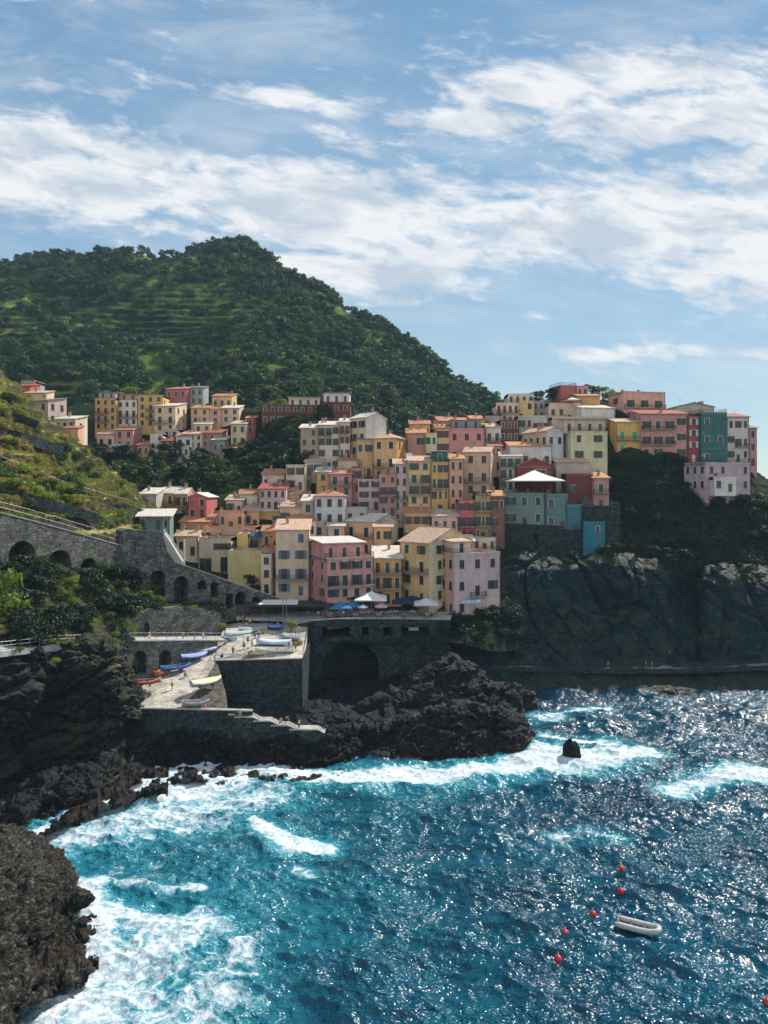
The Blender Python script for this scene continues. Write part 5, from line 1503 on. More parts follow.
# boat square (slopes gently up to the back), ramp and landing
def slab(name, pts, mat, th=1.2, kind='structure'):
    v = [P(*q) for q in pts]; n = len(v); m = MB()
    m.add(v + [p - Vector((0, 0, th)) for p in v], [tuple(range(n)), tuple(range(2 * n - 1, n - 1, -1))] + [(i, n + i, n + (i + 1) % n, (i + 1) % n) for i in range(n)])
    return tag(m.build(name, [M[mat]]), kind=kind)
slab('boat_square', [(215, 660, 131.2), (302, 658.6, 131.2), (306, 639, 140), (308, 624, 150), (226, 622, 152), (219, 640, 138.5)], 'paving', 3)
slab('ramp', [(133, 708, 116), (178, 709, 116), (200, 688, 122), (216, 661, 131.2), (220, 640, 138.5), (206, 648, 137), (170, 668, 128), (136, 690, 120)], 'paving', 2.5)
slab('ramp_lower', [(178.6, 709, 116), (228, 711, 116.5), (226, 694, 122), (217, 662, 131.1), (200, 688.6, 122)], 'pebble', 2.5)
slab('lower_path', [(-60, 650, 92), (0, 651.5, 99), (30, 648, 104), (55, 644, 108), (80, 643, 112.5), (112, 642, 119.6), (112, 640, 122), (80, 640, 115.5), (50, 641, 111), (0, 646, 102.5), (-60, 640, 96)], 'path', .8)
m = MB()
p0, p1 = PC.at(112, 641.9), PC.at(226, 641.2)
q = [p0 + Vector((0, .05, -.05)), p1 + Vector((0, .05, -.05)), p1 + Vector((-.5, 5, -.05)), p0 + Vector((-.5, 4, -.05))]
m.add(q + [v - Vector((0, 0, 1.2)) for v in q], [(0, 1, 2, 3), (7, 6, 5, 4), (0, 4, 5, 1), (1, 5, 6, 2), (2, 6, 7, 3), (3, 7, 4, 0)])
tag(m.build('vault_path', [M['path']]), kind='structure')
railing('rusty railing along the lower path at the left edge', [P(-40, 648, 93.6) , P(0, 650.5, 99.2), P(28, 647.3, 103.6), P(54, 643.4, 107.6), P(82, 642.3, 112.4), P(110, 641.2, 118.6)], 1.15, 1.6)
# joints across the ramp
PF = Plane(128, 115.5, 252, 115.5)
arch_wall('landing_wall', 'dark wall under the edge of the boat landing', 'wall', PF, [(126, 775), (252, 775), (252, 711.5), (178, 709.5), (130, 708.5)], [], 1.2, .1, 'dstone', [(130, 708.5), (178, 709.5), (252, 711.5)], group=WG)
# steps down to the water
root = tag(empty('steps', P(252, 713, 115.5)), 'stone steps going down from the boat landing toward the rocks', 'steps')
o = root.location.copy(); o.z -= .05
sx = [(180, 709.2), (228, 713.5), (248, 717), (266, 721), (284, 725.5), (300, 729)]
pts = [(228, 712.5), (234, 715), (253, 719), (271, 723.5), (289, 727.5), (318, 734.5)]
for i in range(5):
    a = P(pts[i][0], pts[i][1] + 2.0, 115.0); b = P(pts[i + 1][0], pts[i][1] + 2.0, 115.0)
    k = MB(); zt_ = a.z - o.z
    k.box(a.x - o.x, b.x - o.x - .003, -.4, 1.5, -6, zt_ - .2, 1); k.box(a.x - o.x, b.x - o.x - .003, -.46, 1.5, zt_ - .198, zt_)
    for j in range(3):
        x_ = b.x - o.x + .003 + j * .35; z_ = zt_ - .19 * (j + 1) - .004
        k.box(x_, x_ + .347, -.38, 1.48, -6, z_ - .08, 1); k.box(x_, x_ + .347, -.4, 1.48, z_ - .078, z_)
    k.build('flight', [M['path'], M['dstone']], root)
railing('railing down the steps from the boat landing', [P(246, 714.5, 116.4), P(262, 718.5, 116.4), P(280, 723, 116.4), P(300, 728.5, 116.4)], 1.3, 1.4, 'iron', (1.0, .55))
# ledge path along the cliff foot
lp = [(448, 656, 152.5), (475, 662, 154.5), (510, 666.5, 156), (560, 668, 157), (620, 669, 157.6), (680, 668.5, 157.8), (740, 666.5, 157.8), (800, 664, 158.2)]
m = MB()
for a, b in zip(lp[:-1], lp[1:]):
    p, q = P(*a), P(*b)
    m.add([p, q, q + Vector((0, 9, 0)), p + Vector((0, 9, 0)), p - Vector((0, 0, 1.1)), q - Vector((0, 0, 1.1)), q + Vector((0, 9, -1.1)), p + Vector((0, 9, -1.1))], [(0, 1, 2, 3), (4, 5, 1, 0), (7, 6, 5, 4), (3, 2, 6, 7)])
tag(m.build('cliff_path', [M['dstone']]), kind='structure')
railing('thin railing along the ledge path at the foot of the headland cliff', [P(x, y - .8, d + .2) for x, y, d in lp], 1.1, 1.7, 'iron')
# retaining wall under the teal cliff house
PG = Plane(503, 183.6, 618, 183.0)
arch_wall('cliff_house_wall', 'old rubble wall carrying the teal houses on the cliff top', 'wall', PG, [(504, 568), (620, 572), (620, 506), (583, 505.5), (582, 529), (567, 530), (560, 526), (504, 523)],
          [(536, 5, 534, 549, True)], 4, 1, 'dstone', None, group=WG)
railing('railing round the terrace beside the bright blue tower', [PG.at(584, 505) + Vector((0, .3, 0)), PG.at(602, 505.3) + Vector((0, .3, 0)), PG.at(619, 506) + Vector((0, .3, 0))], 1.0, 1.6)
# terrace walls and walled path on the dry slope
def drywall(label, pts, h, mat='dstone'):
    h *= .7
    v = [P(*q) for q in pts]; o = v[0]; m = MB()
    for a, b in zip(v[:-1], v[1:]):
        m.beam(a - o - Vector((0, 0, h / 2)), b - o - Vector((0, 0, h / 2)), .7, h)
    ob = m.build('terrace_wall', [M[mat]], loc=o)
    return tag(ob, label, 'wall', 'dry stone terrace walls on the left slope')
drywall('low dark terrace wall near the top of the dry left slope', [(-20, 404, 158), (10, 411, 157), (38, 421, 158)], 2.6)
drywall('second dark terrace wall across the dry left slope', [(-20, 424, 147), (20, 432, 148), (62, 446, 158)], 3.0)
drywall('long terrace wall with the walled path crossing the dry left slope', [(-20, 456, 134), (0, 462, 134), (30, 473, 139), (60, 486, 145), (95, 496, 152), (128, 505, 160), (146, 511, 165)], 2.2)
drywall('lowest terrace wall just above the railed path', [(-20, 487, 124), (20, 492, 128), (60, 503, 134), (98, 514, 141)], 2.6)
railing('thin rail on the walled path crossing the dry left slope', [P(0, 462, 134), P(30, 473, 139), P(60, 486, 145), P(95, 496, 152), P(128, 505, 160), P(146, 511, 165)], 1.1, 3.2, rails=(1.0,), r=.022)
# white outdoor stair beside the tower wall
root = tag(empty('stair', P(165, 566, 152)), 'narrow white outdoor stair against the end of the stone tower wall', 'stair')
k = MB()
for j in range(14): k.box(-.2 + j * .28, .12 + j * .28, -.2, 1.0, -2, 6.8 - j * .45)
k.build('flight', [M['trim']], root)
k = MB()
for x in (-.2, 3.9): k.box(x, x + .3, -.5, -.2, -2, 7.6 if x < 0 else 5.5)
k.beam((-.1, -.35, 7.6), (4.0, -.35, 2.0), .12, .12); k.build('frame', [M['trim']], root)
# big café canopy at the back of the boat square
root = tag(empty('canopy', P(290, 620, 150.5)), 'long dark café canopy with a pale roof strip behind the boat square', 'canopy')
k = MB(); w1, w2 = -9.6, 8.2
k.box(w1, w2, -.3, 5.2, 3.1, 3.22); k.box(w1, w2, -.34, -.303, 2.7, 3.25); k.build('frame_roof', [M['iron']], root)
k = MB(); k.add([(-6.4, -.5, 3.26), (1.6, -.5, 3.26), (1.2, 4.4, 3.5), (-6.0, 4.4, 3.5), (-6.4, -.5, 3.20), (1.6, -.5, 3.20), (1.2, 4.4, 3.44), (-6.0, 4.4, 3.44)], [(0, 1, 2, 3), (7, 6, 5, 4), (0, 4, 5, 1), (1, 5, 6, 2), (2, 6, 7, 3), (3, 7, 4, 0)]); k.build('awning', [M['cloth']], root, color=(.78, .75, .68))
k = MB(); k.box(w1, w2, 5.0, 5.2, 0, 3.09); k.build('back_wall', [M['dkwood']], root)
for i in range(5):
    k = MB(); k.box(-.08, .08, -.08, .08, 0, 3.09); k.build('post', [M['iron']], root, loc=(w1 + .3 + i * (w2 - w1 - .6) / 4, -.1, 0))
# twin lamp masts on the boat square
for px, lb in ((283, 'left one of the two thin steel masts before the café canopy'), (286.5, 'right one of the two thin steel masts before the café canopy')):
    root = tag(empty('mast', P(px, 628, 147)), lb, 'mast', 'thin steel masts on the boat square')
    k = MB(); k.lathe([(.13, 0), (.13, .2), (.07, .25), (.055, 7.2)], 8); k.build('pole', [M['galv']], root)
    k = MB(); k.beam((-.5, 0, 7.2), (.5, 0, 7.2), .08, .08); k.build('crossbar', [M['galv']], root)


# ------------------------------------------------------------------ parasols
def parasol(label, px, py, d, w, h, col, kind='pyramid', z=None):
    loc = P(px, py, d)
    if z is not None: loc.z = z
    root = tag(empty('parasol', loc), label, 'parasol', 'parasols over the café tables')
    k = MB(); k.lathe([(.28, 0), (.28, .1), (.04, .12), (.035, h)], 8); k.build('pole', [M['galv']], root)
    k = MB(); n = 4 if kind == 'pyramid' else 8; R = w / 2; off = math.pi / 4 if n == 4 else 0
    q = R * (math.sqrt(2) if n == 4 else 1)
    rim = [(q * math.cos(off + 2 * math.pi * i / n), q * math.sin(off + 2 * math.pi * i / n)) for i in range(n)]
    top_ = h + R * .42; e = h
    vs = [(0, 0, top_)]; fs = []
    for x, y in rim: vs.append((x * .5, y * .5, e + R * .18))
    for x, y in rim: vs.append((x, y, e))
    for x, y in rim: vs.append((x, y, e - .22))
    for i in range(n):
        j = (i + 1) % n
        fs += [(0, 1 + i, 1 + j), (1 + i, 1 + n + i, 1 + n + j, 1 + j), (1 + n + i, 1 + 2 * n + i, 1 + 2 * n + j, 1 + n + j)]
    k.add(vs, fs); k.build('canopy', [M['cloth']], root, color=col)
    k = MB()
    for x, y in rim: k.tube([(0, 0, h + R * .38), (x * .97, y * .97, e - .03)], .02, 4)
    k.build('frame', [M['wood']], root)
    return root


W_ = (.80, .77, .70)
parasol('wide white square parasol beside the green café awning', 371, 617, 155, 6.6, 3.4, W_, z=zT)
parasol('white grey square parasol before the lilac corner house', 426, 618.5, 153, 5.0, 2.6, (.62, .62, .62), z=zT)
parasol('small round mauve parasol among the café tables', 381, 618, 151.6, 2.8, 2.2, (.55, .38, .55), 'round', z=zT)
parasol('small round white and blue parasol left of the mauve one', 363, 618, 151.6, 2.2, 2.1, (.6, .6, .75), 'round', z=zT)
parasol('blue parasol at the left end of the café terrace', 341, 618, 152.4, 4.6, 2.0, (.05, .22, .42), z=zT)
parasol('second blue parasol, right beside the first on the café terrace', 354, 618, 154.0, 4.0, 2.1, (.05, .26, .48), z=zT)
parasol('dark navy parasol in the shade by the yellow tiled house', 403, 618, 155, 4.6, 2.6, (.03, .04, .09), z=zT)
parasol('second dark navy parasol right by the lilac corner house', 413, 618, 157.2, 4.4, 2.7, (.03, .04, .08), z=zT)
parasol('very wide white parasol over the terrace of the teal cliff house', 534, 492.5, 188.6, 12.8, 3.0, W_)
parasol('small white parasol on the skyline terrace under the red tower', 572, 404.5, 224.2, 3.6, 1.4, W_)
# green awning of the café on the big pink house
root = tag(empty('awning', Vector((P(357, 612, 155.4).x, 155.4, zT))), 'dark green café awning at the front of the big pink house', 'awning')
k = MB(); k.add([(-3.9, 2.2, 4.6), (2.4, 2.2, 4.6), (3.2, -1.3, 3.5), (-3.6, -1.3, 3.5), (-3.6, -1.32, 3.1), (3.2, -1.32, 3.1)], [(0, 1, 2, 3), (3, 2, 5, 4)]); k.build('cover', [M['cloth']], root, color=(.02, .06, .045))
for x in (-3.4, 0, 3.0):
    k = MB(); k.box(-.06, .06, -1.25, -1.13, 0, 3.4); k.build('post', [M['galv']], root, loc=(x, 0, 0))
# café tables and chairs
def table_proto():
    r = empty('cafe_table'); tag(r, 'small round café table on the terrace', 'table', 'café tables on the terrace')
    k = MB(); k.lathe([(.42, .72), (.45, .73), (.45, .755), (.42, .765)], 14); k.build('table_top', [M['trim']], r)
    k = MB(); k.lathe([(.25, 0), (.25, .02), (.035, .05), (.03, .72)], 8); k.build('leg', [M['iron']], r)
    return r
def chair_proto():
    r = empty('cafe_chair'); tag(r, 'dark café chair beside the small tables on the terrace', 'chair', 'café chairs on the terrace')
    k = MB(); k.box(-.21, .21, -.21, .21, .43, .46); k.build('seat', [M['dkwood']], r)
    k = MB(); k.box(-.21, .21, .2, .23, .6, .88); k.box(-.2, -.17, .2, .225, .46, .6); k.box(.17, .2, .2, .225, .46, .6); k.build('backrest', [M['dkwood']], r)
    for x in (-.18, .18):
        for y in (-.18, .18):
            k = MB(); k.box(x - .018, x + .018, y - .018, y + .018, 0, .43); k.build('leg', [M['iron']], r)
    return r
TP, CP = table_proto(), chair_proto(); tk, ck = kid_map(TP), kid_map(CP)
rt = random.Random(4); first = True; SEATS = []
for i in range(13):
    x = P(330 + i * 8.2, 618, 150.6 + (i % 3) * 1.5); x.z = zT
    t_ = TP if i == 0 else copy_tree(TP, tk); t_.location = x
    for j in range(2):
        c_ = CP if (i == 0 and j == 0) else copy_tree(CP, ck)
        a = rt.uniform(0, 6.28) + j * 3.14
        c_.location = x + Vector((math.cos(a) * .75, math.sin(a) * .75, 0)); c_.rotation_euler.z = a - math.pi / 2
        SEATS.append((c_.location.copy(), a - math.pi / 2))


# ------------------------------------------------------------------ boats
def hull_mesh(L, B, Hh, n=14):
    """open clinker rowing boat hull: outer skin, inner skin and gunwale"""
    m = MB(); sec = []; K = 7
    def ring(s, inner):
        f = s * 2 - 1
        b = B / 2 * max(0.02, (1 - abs(f) ** 2.6 * (1.0 if f > 0 else .35))); sh = Hh * (1 + .28 * f * f + (.18 * max(f, 0)))
        keel = 0.04 + (.35 * Hh * max(0, f - .6) / .4 if f > .6 else 0)
        t = .05 if inner else 0
        out = []
        for k in range(-K, K + 1):
            a = k / K; y = (b - t) * math.copysign(abs(a) ** .6, a) if a else 0; z = keel + t + (sh - keel - t) * abs(a) ** 2.4
            out.append((f * L / 2 * (1 if not inner else .98), y, z))
        return out
    for inner in (0, 1):
        base = len(m.v); W = 2 * K + 1; vs = []
        for i in range(n + 1): vs += ring(i / n, inner)
        fs = []
        for i in range(n):
            for k in range(W - 1):
                a = i * W + k; q = (a, a + 1, a + W + 1, a + W)
                fs.append(q if not inner else q[::-1])
        m.add(vs, fs, inner)
        if not inner: m.add(ring(0, 0), [tuple(range(W))], 0)
    rim = MB()
    for s in (-1, 1):
        pts = [ring(i / n, 0)[0 if s < 0 else -1] for i in range(n + 1)]
        rim.tube(pts, .045, 5)
    e = ring(0, 0); rim.tube([e[0], e[-1]], .04, 5)
    return m, rim


def boat(label, px, py, d, L, B, ang, hc, ic, rc, tilt=0.0, cover=None, z=None, lift=.25, motor=False):
    L *= 1.15; B *= 1.3
    loc = P(px, py, d)
    if z is not None: loc.z = z
    root = tag(empty('rowing_boat', loc, rad(ang)), label, 'boat', 'small boats drawn up in the harbour')
    root.rotation_euler.x = tilt
    Hh = .62; m, rim = hull_mesh(L, B, Hh)
    hull = m.build('hull', [M['paint'], M['cloth']], root, smooth=True, color=hc)
    hull.location.z = lift
    # inside skin keeps its own paint through a second mesh
    rim.build('gunwale', [M['paint']], root, color=rc).location.z = lift
    for f in (-.55, -.1, .35):
        k = MB(); b = B * (.43 if f < .3 else .40); k.box(f * L / 2 - .14, f * L / 2 + .14, -b, b, .40, .44); k.build('bench', [M['wood']], root).location.z = lift
    k = MB(); k.prism([(-L * .42, -B * .2), (L * .3, -B * .2), (L * .4, 0), (L * .3, B * .2), (-L * .42, B * .2)], .13, .16); k.build('floor_boards', [M['cloth']], root, color=ic).location.z = lift
    for f in (-.5, .35):
        k = MB(); k.box(f * L / 2 - .1, f * L / 2 + .1, -B * .42, B * .42, 0, lift + .1); k.build('chock', [M['wood']], root)
    if cover:
        k = MB(); n = 12; vs = []
        for i in range(n + 1):
            f = i / n * 2 - 1; b = B / 2 * max(.06, (1 - abs(f) ** 2.6 * (1.0 if f > 0 else .35))) + .04; sh = Hh * (1 + .28 * f * f + .18 * max(f, 0))
            for y, z_ in ((-b, sh - .14), (-b * .99, sh + .02), (-b * .5, sh + .2), (0, sh + .30), (b * .5, sh + .2), (b * .99, sh + .02), (b, sh - .14)): vs.append((f * L / 2 * 1.01, y, z_ + .03 * math.sin(i * 2.1 + y * 3)))
        k.add(vs, [(i * 7 + q, i * 7 + q + 1, i * 7 + q + 8, i * 7 + q + 7) for i in range(n) for q in range(6)])
        k.build('cover', [M['cloth']], root, smooth=True, color=cover).location.z = lift
    if motor:
        k = MB(); k.box(-L / 2 - .28, -L / 2 - .04, -.16, .16, Hh * 1.1, Hh * 1.1 + .5); k.tube([(-L / 2 - .14, 0, Hh), (-L / 2 - .2, 0, -.1)], .06, 6); k.build('outboard_motor', [M['black']], root).location.z = lift
    return root


WH = (.75, .74, .70); DB = (.05, .12, .38); CB = (.15, .32, .62)
boat('white and red rowing boat, lowest on the ramp by the vault', 145, 686, 120, 3.9, 1.5, 12, (.45, .08, .07), WH, WH)
boat('dark blue rowing boat resting below the vaults', 176, 671, 126.5, 4.4, 1.6, 32, DB, WH, CB)
boat('blue rowing boat under a pale blue cover, middle of the row by the wall', 194, 660, 131, 4.2, 1.7, 34, DB, WH, WH, cover=(.30, .42, .68))
boat('blue rowing boat under a lavender cover, top of the row by the wall', 207, 653, 134.5, 4.2, 1.7, 38, CB, WH, WH, cover=(.42, .48, .72))
boat('large white boat broadside on the edge of the boat square', 275, 653.5, 134, 6.2, 2.1, 184, WH, (.5, .4, .25), WH, motor=True)
boat('white boat with a light blue cover behind the large white one', 274, 646, 137, 5.8, 2.0, 176, WH, CB, CB, cover=(.55, .65, .82), motor=True)
boat('dark green boat with a pale cover at the foot of the arched wall', 240, 637, 143.2, 5.0, 2.2, 20, (.02, .08, .06), (.3, .4, .36), (.5, .55, .5), cover=(.42, .50, .46))
boat('blue and yellow rowing boat on the pebble slope below the quay', 206, 686, 121.6, 4.6, 1.6, 40, CB, (.7, .65, .1), WH, tilt=.12, cover=(.72, .72, .45))
boat('small grey boat turned beside the quay at the foot of the pebble slope', 196, 707, 116.6, 3.6, 1.5, 8, (.35, .36, .38), (.4, .4, .4), WH)
boat('blue and orange dinghy in the mouth of the right vault', 162, 676, 125.5, 2.8, 1.3, 75, (.55, .18, .05), DB, (.6, .2, .06))
boat('small white boat stern on, near the top of the ramp', 220, 645.5, 137.2, 3.2, 1.5, 100, WH, (.5, .35, .3), (.6, .3, .25))
boat('small blue boat among the people before the café canopy', 273, 630, 146, 3.6, 1.5, 160, DB, WH, WH, cover=(.10, .20, .52))
boat('white skiff leaning at the right end of the boat square', 292, 640, 140.5, 3.8, 1.5, 150, WH, (.4, .4, .4), WH)
boat('grey covered boat beside the dark green one at the back of the boat square', 252, 633, 145, 4.4, 1.7, 10, (.4, .42, .42), WH, WH, cover=(.35, .38, .40))
boat('pale blue rowing boat on the left of the boat square by the path', 229, 641, 139.8, 3.8, 1.5, 130, (.35, .5, .65), WH, WH)
boat('cream rowing boat turned toward the quay edge beside the trailer', 259, 656.5, 132.8, 3.4, 1.3, 12, (.6, .52, .36), (.4, .3, .2), WH)
# little boat trailer hut by the ramp top
root = tag(empty('boat_trailer', P(224, 657, 132.6), rad(5)), 'low pale boat trailer parked at the front edge of the boat square', 'trailer')
k = MB(); k.beam((-2, -.5, .5), (2, -.5, .5), .1, .1); k.beam((-2, .5, .5), (2, .5, .5), .1, .1)
for x in (-1.8, -.6, .6, 1.8): k.beam((x, -.5, .5), (x, .5, .5), .08, .08)
k.beam((2, -.5, .5), (3.2, 0, .5), .08, .08); k.beam((2, .5, .5), (3.2, 0, .5), .08, .08); k.build('frame', [M['trim']], root)
for y in (-.62, .62):
    k = MB(); k.lathe([(.12, -.06), (.27, -.08), (.3, 0), (.27, .08), (.12, .06)], 14); w = k.build('wheel', [M['black']], root, loc=(-.3, y, .3)); w.rotation_euler = (rad(90), 0, 0)

# ------------------------------------------------------------------ dinghy and buoys on the water
dd = sea_d(930)
root = tag(empty('inflatable_dinghy', Vector((P(637, 930, dd).x, dd, .12)), rad(-27)), 'grey inflatable dinghy drifting empty near the red buoys', 'dinghy')
k = MB(); L, B, r = 4.0, 1.75, .27
path = [(-L / 2, -B / 2 + r, .3), (-L / 4, -B / 2 + r, .26), (L / 6, -B / 2 + r, .27), (L / 3, -B / 2 + r + .08, .32), (L * .45, -B / 4, .42), (L * .5, 0, .46), (L * .45, B / 4, .42), (L / 3, B / 2 - r - .08, .32), (L / 6, B / 2 - r, .27), (-L / 4, B / 2 - r, .26), (-L / 2, B / 2 - r, .3)]
pp = crom(np.array(path), 41, 0)
k.tube([Vector(p) for p in pp], [r * .45] + [r * .85] + [r] * 37 + [r * .85] + [r * .45], 12); k.build('tube', [M['rubber']], root, smooth=True)
k = MB(); k.prism([(-L * .46, -B / 2 + r), (L * .3, -B / 2 + r), (L * .46, 0), (L * .3, B / 2 - r), (-L * .46, B / 2 - r)], .05, .12); k.build('floor', [m_simple('dinghy_floor', (.10, .10, .10))], root)
k = MB(); k.box(-L * .44, -L * .41, -B / 2 + r * 1.2, B / 2 - r * 1.2, .1, .58); k.build('transom', [M['wood']], root)
for x in (-.5, .7):
    k = MB(); k.box(x - .13, x + .13, -B / 2 + r, B / 2 - r, .36, .40); k.build('bench', [M['iron']], root)
k = MB(); k.tube([(p[0], p[1] * 1.33, p[2] - .06) for p in pp[3:-3]], .03, 5); k.build('rubbing_strake', [M['black']], root)
rm_ = m_simple('red_buoy_plastic', (.62, .035, .03), .35, .15); prev = None
for i, (px, py, lb) in enumerate([(621, 869, 'red buoy farthest out, at the top of the line of floats'), (621, 892, 'second red buoy, just below the farthest one'), (593, 915, 'red buoy floating level with the bow of the dinghy'),
                                  (565, 934, 'red buoy left of the dinghy, fourth in the line'), (558, 960, 'red buoy nearest the viewer in the line of floats'), (767, 1004, 'lone red buoy cut off at the right edge of the picture')]):
    d_ = sea_d(py + 2)
    r_ = tag(empty('buoy', Vector((P(px, py, d_).x, d_, .1))), lb, 'buoy', 'red mooring buoys in the cove')
    k = MB(); k.lathe([(.34 * math.cos(a), .18 + .34 * math.sin(a)) for a in np.linspace(-1.5, 1.45, 14)], 18); b_ = k.build('float', [rm_], r_, smooth=True)
    k = MB(); k.lathe([(.07, .50), (.07, .60), (.045, .62), (.045, .70)], 8); k.build('neck', [M['rubber']], b_)
    k = MB(); k.tube([(.07 * math.cos(a), 0, .74 + .07 * math.sin(a)) for a in np.linspace(0, 6.28, 12)], .018, 5); k.build('ring', [M['galv']], r_)
# ================================================================== VEGETATION
def leaf_cloud(lobes, n, size, rng, flat=1.0):
    """n leaf sprays scattered through ellipsoid lobes (cx,cy,cz,rx,ry,rz); returns vertices and quads"""
    L = np.array(lobes, float); wgt = (L[:, 3] * L[:, 4] * L[:, 5]) ** 0.6; wgt /= wgt.sum()
    li = rng.choice(len(L), n, p=wgt)
    dirs = rng.normal(size=(n, 3)); dirs /= np.linalg.norm(dirs, axis=1, keepdims=True)
    dirs[:, 2] = np.where(dirs[:, 2] < -0.45, -dirs[:, 2], dirs[:, 2])
    rr = rng.random(n) ** 0.28 * rng.uniform(0.85, 1.12, n)
    c = L[li, :3] + dirs * L[li, 3:6] * rr[:, None]
    nm = dirs + rng.normal(size=(n, 3)) * 0.55; nm /= np.linalg.norm(nm, axis=1, keepdims=True)
    t1 = np.cross(nm, rng.normal(size=(n, 3))); t1 /= np.linalg.norm(t1, axis=1, keepdims=True) + 1e-9
    t2 = np.cross(nm, t1)
    s1 = (size * rng.uniform(0.5, 1.25, n))[:, None]; s2 = s1 * rng.uniform(0.45, 0.9, n)[:, None] * flat
    V = np.stack([c - t1 * s1, c - t2 * s2 * .8 + nm * size * .15, c + t1 * s1, c + t2 * s2 * .8 + nm * size * .15], 1).reshape(-1, 3)
    return V, np.arange(4 * n).reshape(n, 4)


def crown_lobes(h, r, rng, k=7, lo=.35):
    out = [(0, 0, h * .68, r * .62, r * .62, h * .26)]
    for i in range(k):
        a = rng.uniform(0, 6.28); q = r * rng.uniform(.35, .72); z = h * rng.uniform(lo + .08, .9)
        s = r * rng.uniform(.30, .52) * (1.15 - .35 * z / h)
        out.append((math.cos(a) * q, math.sin(a) * q, z, s, s, s * rng.uniform(.65, .95)))
    return out


def tree_proto(h, r, n, size, mat, seed, lo=.35, trunk=.045, k=7):
    rng = np.random.default_rng(seed)
    root = empty('tree')
    lb = crown_lobes(h, r, rng, k, lo)
    V, Q = leaf_cloud(lb, n, size, rng)
    link('crown', np_mesh('crown', V, Q, M[mat]), root)
    m = MB(); w = h * trunk
    m.tube([(0, 0, -1.5), (.05 * r, 0, h * .2), (-.03 * r, .04 * r, h * .45), (0, 0, h * .75)], [w * 1.25, w, w * .75, w * .3], 7)
    for b in lb[1:5]:
        m.tube([(0, 0, h * .36), (b[0] * .5, b[1] * .5, (b[2] + h * .36) / 2 + .1), (b[0], b[1], b[2])], [w * .55, w * .4, w * .15], 5)
    m.build('trunk', [M['bark']], root)
    return root


def pine_proto(h, r, n, size, mat, seed):
    """umbrella pine: bare leaning stem, flat layered head"""
    rng = np.random.default_rng(seed); root = empty('pine_tree')
    lb = [(0, 0, h * .86, r, r, h * .10)] + [(math.cos(a) * r * .55, math.sin(a) * r * .55, h * rng.uniform(.74, .92), r * .5, r * .5, h * .08) for a in rng.uniform(0, 6.28, 5)]
    V, Q = leaf_cloud(lb, n, size, rng); link('crown', np_mesh('crown', V, Q, M[mat]), root)
    m = MB(); m.tube([(0, 0, -1), (.1, 0, h * .4), (0, 0, h * .85)], [h * .035, h * .028, h * .015], 7)
    for b in lb[1:]: m.tube([(0, 0, h * .6), (b[0], b[1], b[2])], [h * .012, h * .006], 5)
    m.build('trunk', [M['bark']], root); return root


def palm_proto(h, seed):
    rng = np.random.default_rng(seed); root = empty('palm_tree'); m = MB()
    m.tube([(0, 0, -.5), (.1, 0, h * .5), (0, .05, h)], [.22, .17, .15], 8); m.build('trunk', [M['bark']], root)
    m = MB()
    for i in range(22):
        a = i * 2.4 + rng.uniform(-.2, .2); up = rng.uniform(.1, 1.1); L = rng.uniform(1.7, 2.5); pts = []
        for j in range(7):
            f = j / 6; pts.append(Vector((math.cos(a) * L * f, math.sin(a) * L * f, h + math.sin(up) * L * f - 1.3 * f * f * L * .55)))
        for p, q in zip(pts[:-1], pts[1:]):
            s = Vector((-math.sin(a), math.cos(a), -.35)) * .26; s2 = Vector((math.sin(a), -math.cos(a), -.35)) * .26
            m.quad(p, q, q + s, p + s); m.quad(p, p + s2, q + s2, q)
    m.build('crown', [M['leaf2']], root); return root


def bush_proto(r, h, n, size, mat, seed, name='bush'):
    rng = np.random.default_rng(seed); root = empty(name)
    lb = [(rng.uniform(-.5, .5) * r, rng.uniform(-.5, .5) * r, h * rng.uniform(.3, .7), r * rng.uniform(.4, .65), r * rng.uniform(.4, .65), h * rng.uniform(.3, .5)) for _ in range(6)]
    V, Q = leaf_cloud(lb, n, size, rng); link('foliage', np_mesh('foliage', V, Q, M[mat]), root)
    m = MB()
    for b in lb: m.tube([(0, 0, -.4), (b[0] * .5, b[1] * .5, b[2] * .5), (b[0], b[1], b[2])], [.06, .045, .02], 5)
    m.build('stem', [M['bark']], root); return root


POOL = {}


def place(kind, mk, loc, rz, sc, label, cat, group, tilt=0):
    """first use moves the prototype itself, later ones copy it with its parts"""
    if kind not in POOL:
        r = mk(); POOL[kind] = (r, kid_map(r)); o = r
    else:
        r, km = POOL[kind]; o = copy_tree(r, km)
    o.location = loc; o.rotation_euler = (tilt, 0, rz); o.scale = (sc, sc, sc * random.uniform(.88, 1.12)) if not isinstance(sc, tuple) else sc
    for k in ('label', 'category', 'group'):
        if k in o: del o[k]
    return tag(o, label, cat, group)


TREES = {}
for i in range(5): TREES['leaf%d' % i] = (lambda i=i: tree_proto(7, 3.9, 620, .52, 'leaf', 20 + i, lo=.08, k=9))
for i in range(3): TREES['bright%d' % i] = (lambda i=i: tree_proto(6, 3.5, 620, .42, 'leaf2', 40 + i, lo=.06, k=9))
for i in range(3): TREES['shade%d' % i] = (lambda i=i: tree_proto(7, 3.9, 640, .5, 'leaf4', 60 + i, lo=.06, k=9))
TREES['pine'] = lambda: pine_proto(9, 3.4, 520, .45, 'leaf', 71)
TREES['palm'] = lambda: palm_proto(4.5, 72)
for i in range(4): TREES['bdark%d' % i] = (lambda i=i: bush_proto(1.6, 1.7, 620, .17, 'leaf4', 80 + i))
for i in range(4): TREES['bgreen%d' % i] = (lambda i=i: bush_proto(1.6, 1.6, 620, .17, 'leaf', 90 + i))
for i in range(4): TREES['blime%d' % i] = (lambda i=i: bush_proto(1.5, 1.5, 620, .16, 'leaf2', 100 + i))
